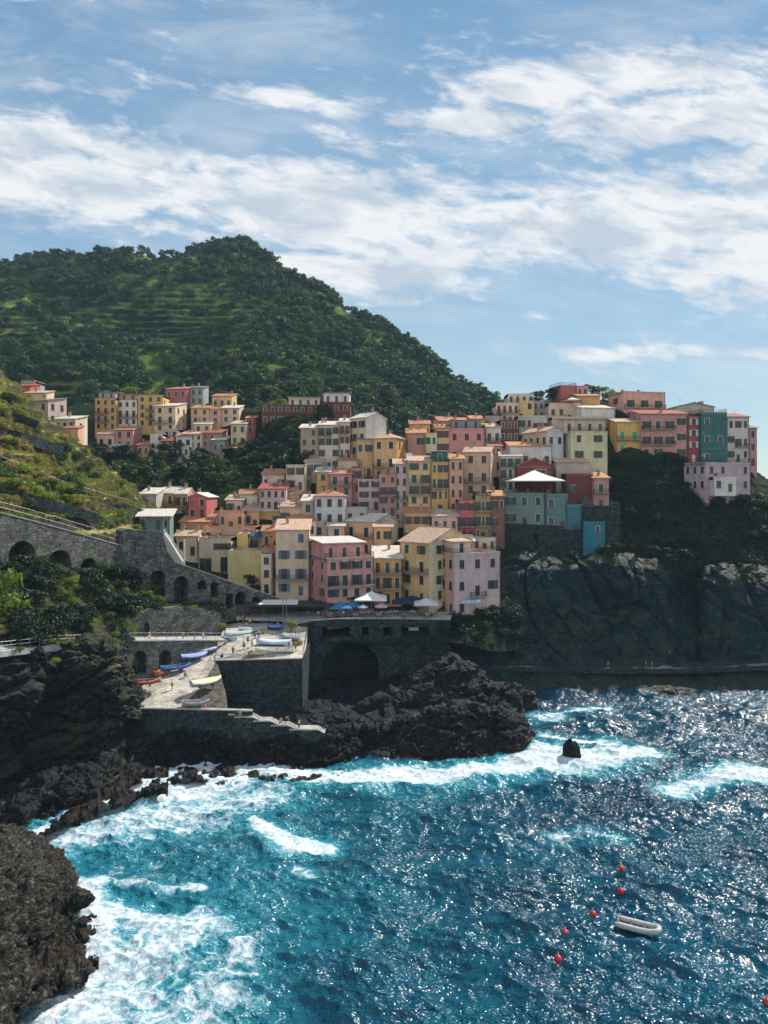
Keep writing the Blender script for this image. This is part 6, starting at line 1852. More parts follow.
for i in range(4): TREES['bdry%d' % i] = (lambda i=i: bush_proto(1.3, 1.1, 520, .14, 'leaf3', 110 + i))


def plant(kind, *a, **k): return place(kind, TREES[kind], *a, **k)


# ---------------- the wooded hill
rg = np.random.default_rng(77); rd = random.Random(8)
def pix(p): return CX + p[0] / p[1] * F, HZ - (p[2] - CH) / p[1] * F
nu_, nv_ = HG.shape[:2]
cand = []
while len(cand) < 4800:
    i = rg.integers(0, nu_); j = rg.integers(int(nv_ * .1), nv_)
    p = HG[i, j]; x, y = pix(p)
    if x < -90 or x > 560 or y > 470: continue
    ter = TER[i, j]
    n = MN.noise(Vector(p) * 0.022) + .5 * MN.noise(Vector(p) * 0.06)
    keep = 1.0 - .88 * min(1, 1.2 * ter)
    if y < 285 and x < 200: keep *= .55
    if x > 330: keep *= 1.2
    keep *= min(1.25, max(.18, .72 + n * 1.5))
    if rg.random() > keep: continue
    cand.append((i, j, x, y))
# nearest ones stand as trees of their own, the rest reads as one wood
cand.sort(key=lambda q: HG[q[0], q[1], 1])
indiv, woods = [], []
for k_, q in enumerate(cand):
    p = HG[q[0], q[1]]
    sky = q[1] < nv_ * .145
    if len(indiv) < 215 and (sky and rg.random() < .3 or (330 < q[3] < 440 and -10 < q[2] < 500 and rg.random() < .17)): indiv.append(q)
    else: woods.append(q)
VV, QQ, off = [], [], 0
for q in woods:
    p = HG[q[0], q[1]]; h = rg.uniform(4, 9); r = h * rg.uniform(.52, .75)
    if rg.random() < .25: h *= .6
    n = int(80 + 44 * r)
    V, Q = leaf_cloud(crown_lobes(h, r, rg, 5, .12), n, .42 + .07 * r, rg)
    VV.append(V + p - np.array([0, 0, .6])); QQ.append(Q + off); off += len(V)
tag(link('hill_woods', np_mesh('hill_woods', np.concatenate(VV), np.concatenate(QQ), M['leaf'])), 'dense dark green scrub and woodland covering the big hill', 'woodland', kind='stuff')
for q in indiv:
    p = HG[q[0], q[1]]
    sky = q[1] < nv_ * .145
    kd = rd.choice(['leaf0', 'leaf1', 'leaf2', 'leaf3', 'leaf4'] + (['bright0', 'bright1', 'bright2'] if rd.random() < .5 else ['shade0']))
    if sky: lb = 'tree standing out on the skyline of the big hill'
    elif kd.startswith('bright'): lb = 'lighter green rounded tree on the face of the big hill'
    else: lb = 'dark green rounded tree on the face of the big hill'
    plant(kd, Vector(p) - Vector((0, 0, .4)), rd.uniform(0, 6.3), rd.uniform(.95, 1.7), lb, 'tree', lb.replace('tree', 'trees', 1))
for px, s in ((18, .8), (47, .9), (66, 1.0), (76, .8), (192, 1.05), (200, .8)):
    j = int(nv_ * .125); i = int(np.argmin(np.abs(pxg[:, j] - px)))
    kk = 'pine' if px in (66, 192, 47) else 'leaf2'
    plant(kk, Vector(HG[i, j]) - Vector((0, 0, .5)), rd.uniform(0, 6), s * 1.15, 'tall pine standing out on the skyline of the big hill' if kk == 'pine' else 'tree standing out on the skyline of the big hill', 'tree', 'pines on the skyline of the big hill' if kk == 'pine' else 'trees standing out on the skyline of the big hill')


# ---------------- sampling slopes by pixel
def sampler(G):
    X = CX + G[..., 0] / G[..., 1] * F; Y = HZ - (G[..., 2] - CH) / G[..., 1] * F
    def at(px, py):
        k = np.argmin((X - px) ** 2 + (Y - py) ** 2); i, j = np.unravel_index(k, X.shape)
        return Vector(G[i, j])
    return at
vat, lat, bat = sampler(VG), sampler(LG), sampler(BG)
def scatter(at, n, box, kinds, sc, label, cat, group, cond=None):
    c = 0
    while c < n:
        px, py = rd.uniform(box[0], box[2]), rd.uniform(box[1], box[3])
        if cond and not cond(px, py): continue
        c += 1
        plant(rd.choice(kinds), at(px, py) - Vector((0, 0, .25)), rd.uniform(0, 6.3), rd.uniform(*sc), label, cat, group)


DK = ['bdark0', 'bdark1', 'bdark2', 'bdark3']; GR = ['bgreen0', 'bgreen1', 'bgreen2', 'bgreen3']
LM = ['blime0', 'blime1', 'blime2', 'blime3']; DY = ['bdry0', 'bdry1', 'bdry2', 'bdry3']
lab_d = 'dark tree in the shady wood between the upper hamlet and the lower village'
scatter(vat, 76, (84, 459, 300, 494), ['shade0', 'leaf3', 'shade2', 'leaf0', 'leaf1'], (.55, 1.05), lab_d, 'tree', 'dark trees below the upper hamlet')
scatter(vat, 10, (240, 418, 300, 450), ['leaf0', 'bright1', 'leaf3'], (.45, .8), 'green tree on the bank below the long brick red building', 'tree', 'trees below the long brick red building')
for px, py, k, s, lb in [(330, 408, 'leaf1', .8, 'bushy tree before the arches of the dark red building'), (322, 414, 'shade0', .7, 'dark tree under the dark red building with arches'), (232, 455, 'bright0', .8, 'bright green tree under the cream house at the end of the upper hamlet'),
                         (243, 452, 'bright1', .7, 'lime green tree at the right end of the upper hamlet'), (170, 478, 'bright2', .6, 'lighter tree above the red gabled house'), (210, 470, 'leaf2', .8, 'green tree in the wood above the red gabled house'),
                         (200, 458, 'bright0', .5, 'bright garden tree under the lowest row of the upper hamlet'), (300, 596, 'shade1', .75, 'dark round tree at the foot of the cream house with blue shutters'), (400, 598, 'shade2', .55, 'dark tree between the orange and the yellow tiled house'),
                         (253, 592, 'shade0', .55, 'dark green tree at the foot of the narrow cream house'), (538, 401, 'shade1', .75, 'dark tree on the skyline left of the red tower house'), (552, 400, 'shade2', .7, 'second dark tree left of the red tower house on the skyline'),
                         (593, 400, 'leaf1', .8, 'tree on the skyline right of the pink right face of the red tower house'), (603, 398, 'bright1', .85, 'bright tree on the skyline beside the salmon block'), (522, 404, 'shade0', .55, 'small dark tree beside the white flat roofed skyline house'),
                         (230, 579, 'bright2', .35, 'lime shrub on the garden wall under the blank yellow building')]:
    plant(k, vat(px, py) - Vector((0, 0, .3)), rd.uniform(0, 6), s, lb, 'tree', None)
plant('bright2', vat(611, 402) - Vector((0, 0, .2)), 0, .75, 'low rounded bright tree in the skyline garden left of the salmon block', 'tree', None)
lab_c = 'dark bush on the shaded slope above the headland cliff'
scatter(vat, 34, (612, 462, 790, 560), DK, (1.0, 2.0), lab_c, 'bush', 'dark bushes above the headland cliff', lambda x, y: y > 462 + (0 if x < 690 else 42))
scatter(vat, 12, (520, 560, 612, 580), DK, (.8, 1.4), 'dark bush below the rubble wall of the teal houses', 'bush', 'dark bushes below the rubble wall')
for k_ in range(12):
    px = rd.uniform(505, 690); plant(rd.choice(DK), P(px, rd.uniform(553, 566), rd.uniform(171, 176)), rd.uniform(0, 6), rd.uniform(.9, 1.7), 'dark bush hanging over the top edge of the headland cliff', 'bush', 'bushes along the top edge of the headland cliff')
for k_ in range(6):
    px = rd.uniform(700, 790); plant(rd.choice(DK), P(px, rd.uniform(566, 582), rd.uniform(170, 175)), rd.uniform(0, 6), rd.uniform(.9, 1.7), 'dark bush hanging over the top edge of the headland cliff', 'bush', 'bushes along the top edge of the headland cliff')
lab_e = 'dark bush on the shaded slope at the left of the headland cliff'
scatter(vat, 22, (446, 580, 522, 640), DK, (1.0, 1.9), lab_e, 'bush', 'dark bushes left of the headland cliff', lambda x, y: (x - 440) * .9 > (632 - y))
# ---------------- the dry left slope
scatter(lat, 52, (-10, 385, 150, 505), LM, (.7, 1.5), 'lime green bush on the dry terraced left slope', 'bush', 'lime bushes on the left slope', lambda x, y: y > 385 + x * .85)
scatter(lat, 40, (-10, 385, 150, 508), DY, (.8, 1.6), 'straw coloured bush on the dry terraced left slope', 'bush', 'straw bushes on the left slope', lambda x, y: y > 378 + x * .85)
scatter(lat, 24, (-10, 400, 140, 512), GR, (.8, 1.7), 'dark green bush on the dry terraced left slope', 'bush', 'dark bushes on the left slope', lambda x, y: y > 388 + x * .85)
for px, py, s in ((66, 455, 1.5), (76, 462, 1.5), (88, 470, 1.3), (60, 462, 1.4), (96, 480, 1.2), (72, 472, 1.3)):
    plant(rd.choice(GR), lat(px, py), rd.uniform(0, 6), s, 'big green bush in the clump in the middle of the left slope', 'bush', 'clump of green bushes on the left slope')
scatter(lat, 16, (95, 512, 165, 532), LM, (.55, .95), 'bright ivy like bush hanging over the stone tower wall', 'bush', 'bright bushes over the stone tower wall')
# ---------------- the bank under the arches
scatter(bat, 34, (-10, 572, 165, 640), DK, (1.0, 1.9), 'dark bush on the bank below the blind arches', 'bush', 'dark bushes below the blind arches')
scatter(bat, 16, (0, 580, 135, 635), DY, (.7, 1.2), 'straw coloured bush on the bank below the blind arches', 'bush', 'straw bushes below the blind arches')
scatter(bat, 26, (-5, 572, 165, 638), LM, (.6, 1.15), 'lime green bush on the bank below the blind arches', 'bush', 'lime bushes below the blind arches')
plant('bright1', bat(2, 618) - Vector((0, 0, 1)), 1.0, (1.05, 1.05, 1.45), 'large sunlit yellow green tree at the left edge below the blind arches', 'tree', None)
plant('shade1', bat(95, 598) - Vector((0, 0, .8)), 2.0, (.62, .62, .78), 'dark rounded tree in the middle of the bank below the blind arches', 'tree', None)
plant('bright0', bat(72, 590) - Vector((0, 0, .8)), 3.0, (.55, .55, .55), 'pale yellow green tree left of the dark rounded one below the arches', 'tree', None)
plant('bright2', Vector((P(215, 612, 147).x, 147, 14)), 0, .6, 'lime shrub growing at the foot of the small wall arches', 'bush', None)
plant('bdry1', P(219, 630, 142), 0, 1.3, 'ochre shrub at the corner of the arched wall above the path', 'bush', None)
plant('blime2', P(291, 630, 143.5), 0, 1.1, 'lime bush on the corner between boat square and terrace railing', 'bush', None)
plant('bdry2', P(297, 646, 138), 0, .9, 'dry shrub at the right edge of the boat square', 'bush', None)
for px, py, d, k in ((115, 650, 113, 'blime0'), (56, 665, 103, 'blime1'), (118, 668, 109.5, 'bdry0'), (20, 652, 101.5, 'blime3'), (117, 685, 109.4, 'bgreen0')):
    plant(k, P(px, py, d), rd.uniform(0, 6), .55, 'small green tuft growing on the left rock cliff', 'bush', 'green tufts on the left rock cliff')


scatter(bat, 9, (-10, 564, 120, 576), GR, (1.0, 1.5), 'green bush right in front of the low blind arches', 'bush', 'green bushes before the blind arches')
for i_, px in enumerate((134, 141, 150, 158, 168, 178, 186, 196, 206, 215)):
    q_ = PH.at(px, 611 if 140 < px < 205 else 615) + PH.inn * (.6 + .5 * (i_ % 3))
    plant([DK[i_ % 4], LM[i_ % 4], GR[i_ % 4]][i_ % 3], q_ - Vector((0, 0, .5)), i_ * 1.3, .6 + .12 * (i_ % 4), 'bush growing along the top of the plain wall above the lower path', 'bush', 'bushes along the top of the plain wall')
# grass: thin blades in tussocks over the dry slope and bank
def tussocks(name, G, n, cond, mat, label, h=.55):
    V = []
    a, b = G.shape[:2]; k = 0
    while k < n:
        i, j = rg.integers(1, a - 1), rg.integers(1, b - 1); p = G[i, j]; x, y = pix(p)
        if not cond(x, y) or MN.noise(Vector(p) * .25) < -.15: continue
        k += 1
        for _ in range(7):
            c = p + np.array([rg.normal() * .3, rg.normal() * .3, -.1]); an = rg.uniform(0, 3.14); w = .05
            t = c + np.array([rg.normal() * .25, rg.normal() * .25, h * rg.uniform(.5, 1.3)])
            V += [c - [math.cos(an) * w, math.sin(an) * w, 0], c + [math.cos(an) * w, math.sin(an) * w, 0], t]
    V = np.array(V)
    return tag(link(name, np_mesh(name, V, np.arange(len(V)).reshape(-1, 3), M[mat])), label, 'grass', kind='stuff')


tussocks('dry_grass', LG, 9000, lambda x, y: -30 < x < 170 and y < 514, 'leaf3', 'straw coloured dry grass on the terraces of the left slope')
tussocks('bank_grass', BG, 2600, lambda x, y: -30 < x < 225, 'leaf2', 'short green and yellow grass on the bank below the arches', .4)
# low ground cover on the dry slope and the bank
def cover(name, G, n, cond, mat, label, rr=(.3, .8)):
    VV, QQ, off, k = [], [], 0, 0
    while k < n:
        i, j = rg.integers(0, G.shape[0]), rg.integers(0, G.shape[1]); p = G[i, j]; x, y = pix(p)
        if not cond(x, y, p): continue
        k += 1; r = rg.uniform(*rr)
        V, Q = leaf_cloud([(0, 0, r * .25, r, r, r * .55), (r * .7, r * .2, r * .15, r * .6, r * .6, r * .4)], 44, .13 + .05 * r, rg)
        VV.append(V + p); QQ.append(Q + off); off += len(V)
    tag(link(name, np_mesh(name, np.concatenate(VV), np.concatenate(QQ), M[mat])), label, 'scrub', kind='stuff')


nz_ = lambda p, s, o: MN.noise(Vector(p) * s + Vector((o, o, 0)))
cover('green_scrub', LG, 1100, lambda x, y, p: -30 < x < 172 and y < 520 and nz_(p, .13, 3) > .05, 'leaf2', 'low green scrub in patches over the dry left slope')
cover('straw_scrub', LG, 1500, lambda x, y, p: -30 < x < 172 and y < 520 and nz_(p, .13, 3) < .08, 'leaf3', 'low straw coloured scrub in patches over the dry left slope')
cover('bank_scrub', BG, 1300, lambda x, y, p: -30 < x < 228 and nz_(p, .2, 9) > -.12, 'leaf4', 'low dark scrub covering the bank below the blind arches', (.3, .9))
cover('valley_scrub', VG, 1600, lambda x, y, p: 60 < x < 305 and 446 < y < 505, 'leaf', 'dark undergrowth between the upper hamlet and the lower village', (.8, 1.9))
# scrub mass on the slope over the headland
VV, QQ, off = [], [], 0
k = 0
while k < 900:
    px, py = rg.uniform(440, 900), rg.uniform(455, 640)
    i, j = rg.integers(0, VG.shape[0]), rg.integers(0, VG.shape[1]); p = VG[i, j]; x, y = pix(p)
    if not ((612 < x < 900 and y > 458 + (38 if x > 690 else 0) and y < 600) or (446 < x < 612 and y > 566 and (x - 440) * .9 > (630 - y))): continue
    k += 1; r = rg.uniform(.7, 1.7)
    V, Q = leaf_cloud([(0, 0, r * .4, r, r, r * .7), (r * .6, 0, r * .3, r * .6, r * .6, r * .5)], 80, .26, rg)
    VV.append(V + p); QQ.append(Q + off); off += len(V)
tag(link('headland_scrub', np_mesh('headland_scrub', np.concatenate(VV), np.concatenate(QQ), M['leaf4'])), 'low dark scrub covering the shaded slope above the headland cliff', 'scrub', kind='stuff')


# ================================================================== PEOPLE
def skin_mesh(name, joints, bones, root, mats, sub=1):
    """continuous body grown round a jointed skeleton: joints name -> (xyz, radius)"""
    me = bpy.data.meshes.new(name); keys = list(joints)
    me.from_pydata([joints[k][0] for k in keys], [(keys.index(a), keys.index(b)) for a, b in bones], [])
    o = bpy.data.objects.new(name, me); COL.objects.link(o)
    md = o.modifiers.new('skin', 'SKIN')
    sk = me.skin_vertices[0].data
    for i, k in enumerate(keys):
        r = joints[k][1]; sk[i].radius = r if hasattr(r, '__len__') else (r, r)
        sk[i].use_root = (k == root)
    md.use_smooth_shade = True
    s = o.modifiers.new('sub', 'SUBSURF'); s.levels = sub; s.render_levels = sub
    dg = bpy.context.evaluated_depsgraph_get()
    out = bpy.data.meshes.new_from_object(o.evaluated_get(dg)); out.name = name
    bpy.data.objects.remove(o); bpy.data.meshes.remove(me)
    out.materials.clear()
    for mt in mats: out.materials.append(mt)
    return out


def pose(kind):
    """joint positions of a 1.72 m figure facing -Y"""
    J = {'pelvis': (0, 0, .93), 'waist': (0, 0, 1.08), 'chest': (0, 0, 1.30), 'neck': (0, 0, 1.47), 'skull': (0, -.015, 1.56), 'crown': (0, 0, 1.66)}
    for s, n in ((-1, 'l'), (1, 'r')):
        J['sh' + n] = (s * .18, 0, 1.41); J['el' + n] = (s * .24, .03, 1.13); J['wr' + n] = (s * .25, -.06, .90); J['ha' + n] = (s * .25, -.09, .82)
        J['hp' + n] = (s * .10, 0, .88); J['kn' + n] = (s * .11, -.02, .48); J['an' + n] = (s * .11, .03, .08); J['to' + n] = (s * .13, -.12, .035)
    if kind == 'walk':
        J.update(knl=(-.11, -.17, .50), anl=(-.11, -.20, .10), tol=(-.12, -.36, .07), knr=(.11, .08, .49), anr=(.11, .34, .16), tor=(.12, .24, .04), ell=(-.24, .13, 1.15), wrl=(-.24, .16, .92), hal=(-.24, .14, .84), elr=(.24, -.08, 1.15), wrr=(.22, -.26, 1.0), har=(.21, -.32, .95))
    if kind == 'lean':
        J.update(chest=(0, -.14, 1.26), neck=(0, -.23, 1.41), skull=(0, -.27, 1.49), crown=(0, -.28, 1.59), shl=(-.18, -.18, 1.36), shr=(.18, -.18, 1.36), ell=(-.25, -.30, 1.10), elr=(.25, -.30, 1.10), wrl=(-.12, -.46, 1.08), wrr=(.12, -.46, 1.08), hal=(-.05, -.52, 1.07), har=(.05, -.52, 1.07), waist=(0, -.05, 1.06))
    if kind == 'sit':
        dz = -.42
        J = {k: (x, y, z + dz) for k, (x, y, z) in J.items()}
        for s, n in ((-1, 'l'), (1, 'r')):
            J['kn' + n] = (s * .13, -.43, .50); J['an' + n] = (s * .13, -.42, .09); J['to' + n] = (s * .14, -.58, .04); J['hp' + n] = (s * .10, -.05, .50)
            J['el' + n] = (s * .25, -.08, .74); J['wr' + n] = (s * .16, -.30, .68); J['ha' + n] = (s * .13, -.37, .66)
    if kind == 'bend':
        J.update(waist=(0, -.07, 1.05), chest=(0, -.27, 1.16), neck=(0, -.42, 1.22), skull=(0, -.49, 1.24), crown=(0, -.58, 1.27), shl=(-.17, -.36, 1.19), shr=(.17, -.36, 1.19), ell=(-.21, -.45, .93), elr=(.21, -.45, .93), wrl=(-.15, -.56, .72), wrr=(.15, -.56, .72), hal=(-.13, -.59, .64), har=(.13, -.59, .64))
    return J


RADII = {'pelvis': (.145, .105), 'waist': (.125, .09), 'chest': (.155, .10), 'neck': .052, 'skull': (.078, .092), 'crown': (.06, .075), 'sh': .062, 'el': .042, 'wr': .029, 'ha': .034, 'hp': .088, 'kn': .056, 'an': .038, 'to': .032}
BONES = [('pelvis', 'waist'), ('waist', 'chest'), ('chest', 'neck'), ('neck', 'skull'), ('skull', 'crown')] + [b for n in 'lr' for b in (('chest', 'sh' + n), ('sh' + n, 'el' + n), ('el' + n, 'wr' + n), ('wr' + n, 'ha' + n), ('pelvis', 'hp' + n), ('hp' + n, 'kn' + n), ('kn' + n, 'an' + n), ('an' + n, 'to' + n))]
rad_of = lambda k: RADII.get(k, RADII.get(k[:2]))


def person_proto(kind):
    J = pose(kind); root = empty('person')
    body = skin_mesh('body', {k: (J[k], rad_of(k)) for k in J}, BONES, 'pelvis', [M['skin']])
    # fingers, nose and ears grow from the same mesh
    bm = bmesh.new(); bm.from_mesh(body); m = MB()
    for s, n in ((-1, 'l'), (1, 'r')):
        h, w = Vector(J['ha' + n]), Vector(J['wr' + n]); t = (h - w).normalized(); sd = t.cross(Vector((0, -1, .2))).normalized()
        nr = t.cross(sd)
        for i, L in enumerate((.066, .078, .072, .056)):
            b = h + sd * (.024 * (i - 1.5) / 1.5) + t * .012; m.tube([b, b + t * L * .55, b + t * L * .9 - nr * .018, b + t * L - nr * .035], [.010, .009, .008, .006], 5)
        b = h - t * .02 - sd * .03 * s; m.tube([b, b - sd * .025 * s + t * .025, b - sd * .03 * s + t * .055], [.012, .010, .008], 5)
    c, k = Vector(J['skull']), Vector(J['crown']); up = (k - c).normalized(); fw = Vector((0, -1, 0)); fw = (fw - up * fw.dot(up)).normalized(); rt_ = up.cross(fw)
    m.tube([c + fw * .085 + up * .03, c + fw * .118 - up * .012, c + fw * .088 - up * .02], [.009, .016, .010], 5)
    for s in (-1, 1): m.tube([c + rt_ * s * .078 + up * .03, c + rt_ * s * .09, c + rt_ * s * .076 - up * .03], [.008, .018, .008], 5)
    me2 = m.mesh('bits', [M['skin']]); bm.from_mesh(me2); bm.to_mesh(body); bm.free()
    link('body', body, root)
    f = lambda ks, g: {q: (J[q], tuple(v * g for v in r) if hasattr(r := rad_of(q), '__len__') else r * g) for q in ks}
    sh = f(['pelvis', 'waist', 'chest', 'shl', 'shr'], 1.16)
    for n in 'lr': sh['sl' + n] = (tuple(Vector(J['sh' + n]).lerp(Vector(J['el' + n]), .62)), .066)
    link('shirt', skin_mesh('shirt', sh, [('pelvis', 'waist'), ('waist', 'chest'), ('chest', 'shl'), ('chest', 'shr'), ('shl', 'sll'), ('shr', 'slr')], 'waist', [M['cloth']]), root)
    pt = {'pelvis': (J['pelvis'], (.165, .12))}
    for n in 'lr':
        pt['hp' + n] = (J['hp' + n], .105); pt['tg' + n] = (tuple(Vector(J['hp' + n]).lerp(Vector(J['kn' + n]), .8)), .082)
    link('shorts', skin_mesh('shorts', pt, [b for n in 'lr' for b in (('pelvis', 'hp' + n), ('hp' + n, 'tg' + n))], 'pelvis', [M['cloth']]), root)
    m = MB(); vs, fs = [], []
    for i in range(6):
        a = i / 5 * 1.75
        for j in range(12):
            b = j / 12 * 6.283; dv = up * math.cos(a) * .125 + (rt_ * math.cos(b) * .092 + fw * math.sin(b) * .105) * math.sin(a)
            lift = .05 if (math.sin(b) > .4 and a > 1.1) else 0
            vs.append(c + up * (.025 + lift) - fw * .012 + dv)
    for i in range(5):
        for j in range(12): fs.append((i * 12 + j, i * 12 + (j + 1) % 12, (i + 1) * 12 + (j + 1) % 12, (i + 1) * 12 + j))
    m.add(vs, fs); m.build('hair', [M['cloth']], root, smooth=True)
    # eyes and mouth
    m = MB()
    for s in (-1, 1): m.lathe([(.011, -.003), (.008, .004)], 6, 0, tuple(c + fw * .092 + rt_ * s * .03 + up * .028))
    m.build('eyes', [M['black']], root)
    return root


PP = {k: person_proto(k) for k in ('stand', 'walk', 'lean', 'sit', 'bend')}
PK = {k: kid_map(v) for k, v in PP.items()}
USED = set()
CLO = {'red': (.55, .05, .05), 'white': (.75, .75, .73), 'blue': (.06, .15, .45), 'black': (.025, .025, .03), 'yellow': (.7, .5, .08), 'pale blue': (.35, .5, .7), 'orange': (.65, .22, .05), 'grey': (.3, .3, .3), 'green': (.06, .25, .12), 'pink': (.65, .3, .35)}


def person(pk, loc, rz, shirt, shorts, label):
    if pk in USED: o = copy_tree(PP[pk], PK[pk])
    else: o = PP[pk]; USED.add(pk)
    o.location = loc; o.rotation_euler = (0, 0, rz); s = rd.uniform(.93, 1.05); o.scale = (s, s, s)
    sk = rd.choice([(.55, .32, .22), (.62, .40, .29), (.42, .24, .16)])
    for k in [q for q in COL.objects if q.parent == o] if False else kids_of(o):
        n = k.name.split('.')[0]
        k.color = (*{'shirt': CLO[shirt], 'shorts': CLO[shorts], 'hair': rd.choice([(.03, .02, .015), (.10, .06, .03), (.25, .17, .08)]), 'body': sk}.get(n, (.02, .02, .02)), 1)
    for k in ('label', 'category', 'group'):
        if k in o: del o[k]
    return tag(o, label, 'person', 'people around the harbour')


def kids_of(o):
    return list(o.children)


V3 = Vector
# boat square, ramp and steps
on = lambda px, py, d: P(px, py, d)
for a in [('stand', on(263, 637, 141.5), 2.0, 'red', 'black', 'person in a red top standing before the green boat'),
          ('stand', on(259, 638, 141), -.6, 'white', 'black', 'person in a white top beside the red one on the boat square'),
          ('walk', on(255, 640, 139.8), 1.4, 'black', 'blue', 'person in black walking across the boat square'),
          ('stand', on(266, 634, 143.4), .5, 'orange', 'grey', 'person in an orange top behind the boats on the boat square'),
          ('stand', on(233, 656, 132.8), 2.6, 'red', 'red', 'person all in red standing by the boat trailer'),
          ('bend', on(249, 657.5, 132), 1.2, 'black', 'black', 'person in black bending at the edge of the boat square'),
          ('sit', on(245, 659, 131.6), .2, 'white', 'blue', 'person in white sitting on the quay edge'),
          ('stand', on(238, 622.6, 150.8), .8, 'pale blue', 'white', 'person in pale blue by the arched wall behind the green boat'),
          ('stand', on(243, 622.6, 150.8), 2.2, 'white', 'grey', 'person in white by the arched wall behind the green boat'),
          ('walk', on(278, 628, 147.4), -1.2, 'blue', 'white', 'person in blue walking before the café canopy'),
          ('stand', on(284, 627, 148), 2.9, 'pale blue', 'blue', 'person in pale blue standing under the twin masts'),
          ('stand', on(291, 627.5, 147.6), .3, 'white', 'black', 'person in white near the right end of the café canopy'),
          ('sit', on(136, 706, 116.9), -.8, 'orange', 'black', 'sunbather in orange sitting at the left corner of the boat landing'),
          ('sit', on(133.8, 702, 117.6), -.3, 'red', 'black', 'sunbather in red sitting at the left corner of the boat landing'),
          ('stand', on(186, 708.6, 116.3), .5, 'pink', 'white', 'person in pink standing beside the grey boat on the landing'),
          ('sit', on(205, 710.6, 116.2), .1, 'red', 'blue', 'person in red sitting on the edge of the boat landing'),
          ('sit', P(240, 716.8, 115.3), .2, 'orange', 'black', 'person in orange sitting on the top flight of the steps'),
          ('sit', P(281, 725.2, 115.3), -.4, 'pink', 'grey', 'person in pink sitting low on the steps'),
          ('stand', P(299, 729.4, 115.6), .8, 'pale blue', 'black', 'person in pale blue standing at the bottom of the steps'),
          ('bend', P(285.5, 725.2, 115.5), 2.2, 'black', 'black', 'person in black bending down on the lower steps')]:
    person(*a)
for i_, (px, py, d_, sh) in enumerate([(248, 645, 137, 'green'), (252, 648, 135.8, 'yellow'), (258, 645, 137, 'pink'), (244, 650, 135, 'grey'), (296, 637, 141.5, 'red'), (299, 634, 143, 'white'), (268, 631, 145.2, 'green'), (272, 626.5, 148.2, 'pink'),
                                         (262, 627, 148, 'black'), (250, 627, 148, 'yellow'), (246, 630, 146, 'orange'), (289, 650, 134.8, 'blue')]):
    person(['walk', 'stand'][i_ % 2], P(px, py, d_), i_ * 1.1, sh, ['black', 'blue', 'grey'][i_ % 3], 'visitor in a %s top %s on the %s of the boat square' % (sh, ['walking', 'standing'][i_ % 2], 'front half' if py > 640 else 'back half'))
for i_, (px, py, d_, sh) in enumerate([(160, 686, 121, 'white'), (172, 690, 121, 'pink'), (185, 678, 125, 'blue'), (150, 698, 118.6, 'green')]):
    person(['walk', 'stand', 'sit', 'sit'][i_], P(px, py, d_), i_ * 1.3, sh, 'black', 'person in a %s top on the middle of the ramp' % sh)
# lower path
for px, pk, sh, so_, lb in [(66, 'lean', 'red', 'black', 'person in red leaning on the path railing above the left cliff'), (70, 'stand', 'black', 'blue', 'person in black beside the red one on the path above the left cliff'),
                            (43, 'walk', 'white', 'grey', 'person in white walking along the path at the left edge')]:
    x = np.interp(px, [0, 28, 54, 82, 110], [0, 1, 2, 3, 4]); yy = np.interp(px, [0, 28, 54, 82, 110], [650, 646.6, 642.6, 641.4, 640.4]); dd_ = np.interp(px, [0, 28, 54, 82, 110], [100, 104.8, 109, 114, 120.5])
    person(pk, P(px, yy, dd_), .2 if pk != 'walk' else 1.6, sh, so_, lb)
for px, pk, sh, so_, lb in [(186, 'lean', 'grey', 'black', 'person in grey leaning on the railing above the vaults'), (197, 'stand', 'black', 'blue', 'person in black standing above the vaults'),
                            (206, 'walk', 'white', 'blue', 'person in white walking above the vaults'), (152, 'walk', 'red', 'white', 'person in red walking above the left vault')]:
    person(pk, PC.at(px, 641.3) + PC.inn * .9, .1 if pk == 'lean' else 1.5, sh, so_, lb)
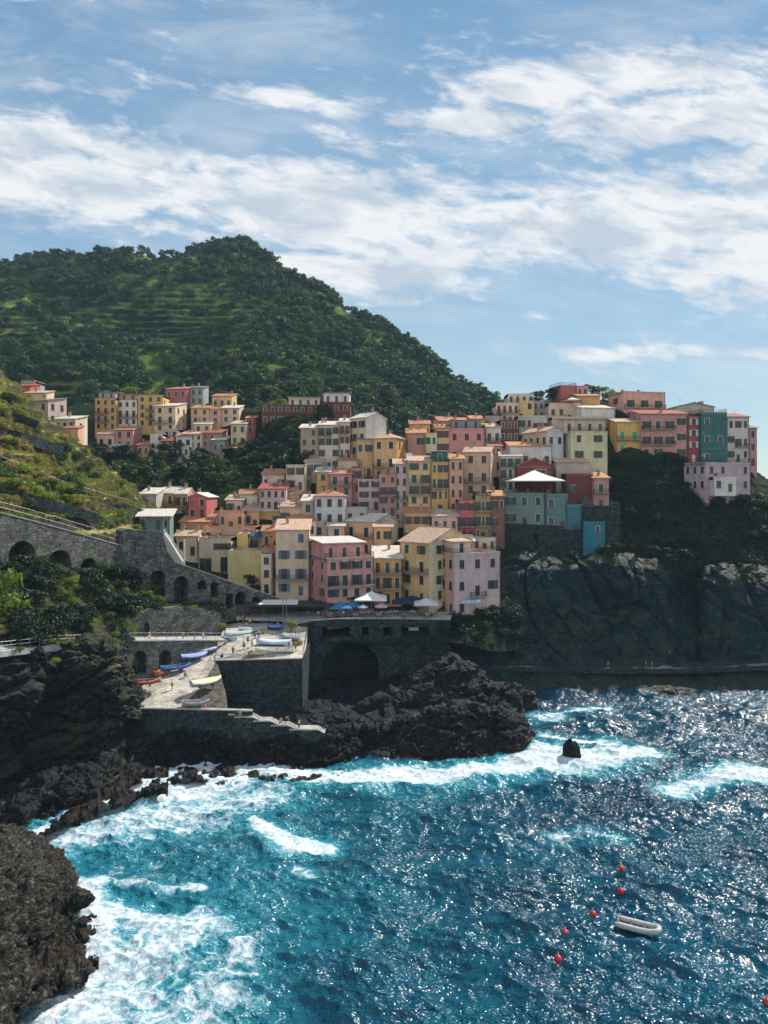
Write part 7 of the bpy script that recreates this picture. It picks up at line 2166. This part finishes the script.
# café terrace
n_ = 0
for i, (p, rz) in enumerate(SEATS):
    if i % 4 == 3: continue
    sh = ['white', 'red', 'blue', 'pink', 'black', 'pale blue', 'yellow'][n_ % 7]; n_ += 1
    person('sit', p + V3((0, 0, .0)), rz, sh, ['blue', 'black', 'grey'][n_ % 3], 'person in a %s top seated at a café table on the terrace' % sh)
for i, px in enumerate((308, 318, 343, 368, 391, 412, 436)):
    q = PE.at(px, 619); sh = ['black', 'white', 'pink', 'yellow', 'green', 'blue', 'grey'][i]
    person('lean' if i % 2 else 'stand', V3((q.x, q.y + .95, zT)), .1 * i - .3, sh, 'black', 'person in %s at the front railing of the café terrace' % sh)
# ledge path
for px, pk, sh, lb in ((608, 'walk', 'grey', 'person in grey walking the ledge path under the cliff'), (646, 'stand', 'red', 'person in red on the ledge path under the cliff'), (652, 'stand', 'orange', 'person in orange on the ledge path under the cliff')):
    person(pk, P(px, 669, 152.9), 1.4, sh, 'black', lb)
for k, v in PP.items():
    if k not in USED:
        for c_ in kids_of(v): bpy.data.objects.remove(c_)
        bpy.data.objects.remove(v)


# ---------------- laundry
def laundry(label, loc, L, cols, rz=0):
    root = tag(empty('laundry', loc, rz), label, 'laundry', 'washing hung out at the windows')
    k = MB(); k.tube([(-L / 2, 0, 0), (L / 2, 0, 0)], .015, 4); k.build('line', [M['galv']], root)
    n = len(cols)
    for i, c in enumerate(cols):
        x0 = -L / 2 + i * L / n + .06; x1 = x0 + L / n - .12; h = rd.uniform(.6, 1.1); m = MB()
        for a in range(4):
            f0, f1 = a / 4, (a + 1) / 4; w0, w1 = .05 * math.sin(f0 * 9 + i), .05 * math.sin(f1 * 9 + i)
            m.quad((x0 + (x1 - x0) * f0, 0, 0), (x0 + (x1 - x0) * f1, 0, 0), (x0 + (x1 - x0) * f1, w1 - .03, -h), (x0 + (x1 - x0) * f0, w0 - .03, -h))
        m.build('cloth', [M['cloth']], root, color=c)


laundry('pale blue washing on a line below a window of the lilac corner house', P(471, 600, 155.8) , 4.6, [(.4, .6, .75), (.5, .7, .8), (.35, .55, .75), (.6, .7, .78)], rad(24))
laundry('blue and white washing on the deep gold house', P(441, 509, 184.6), 2.8, [(.35, .45, .7), (.6, .65, .72), (.3, .4, .7)])
laundry('white sheet hung out left of the narrow yellow house', P(409, 453, 187.5), 1.8, [(.72, .72, .76)])
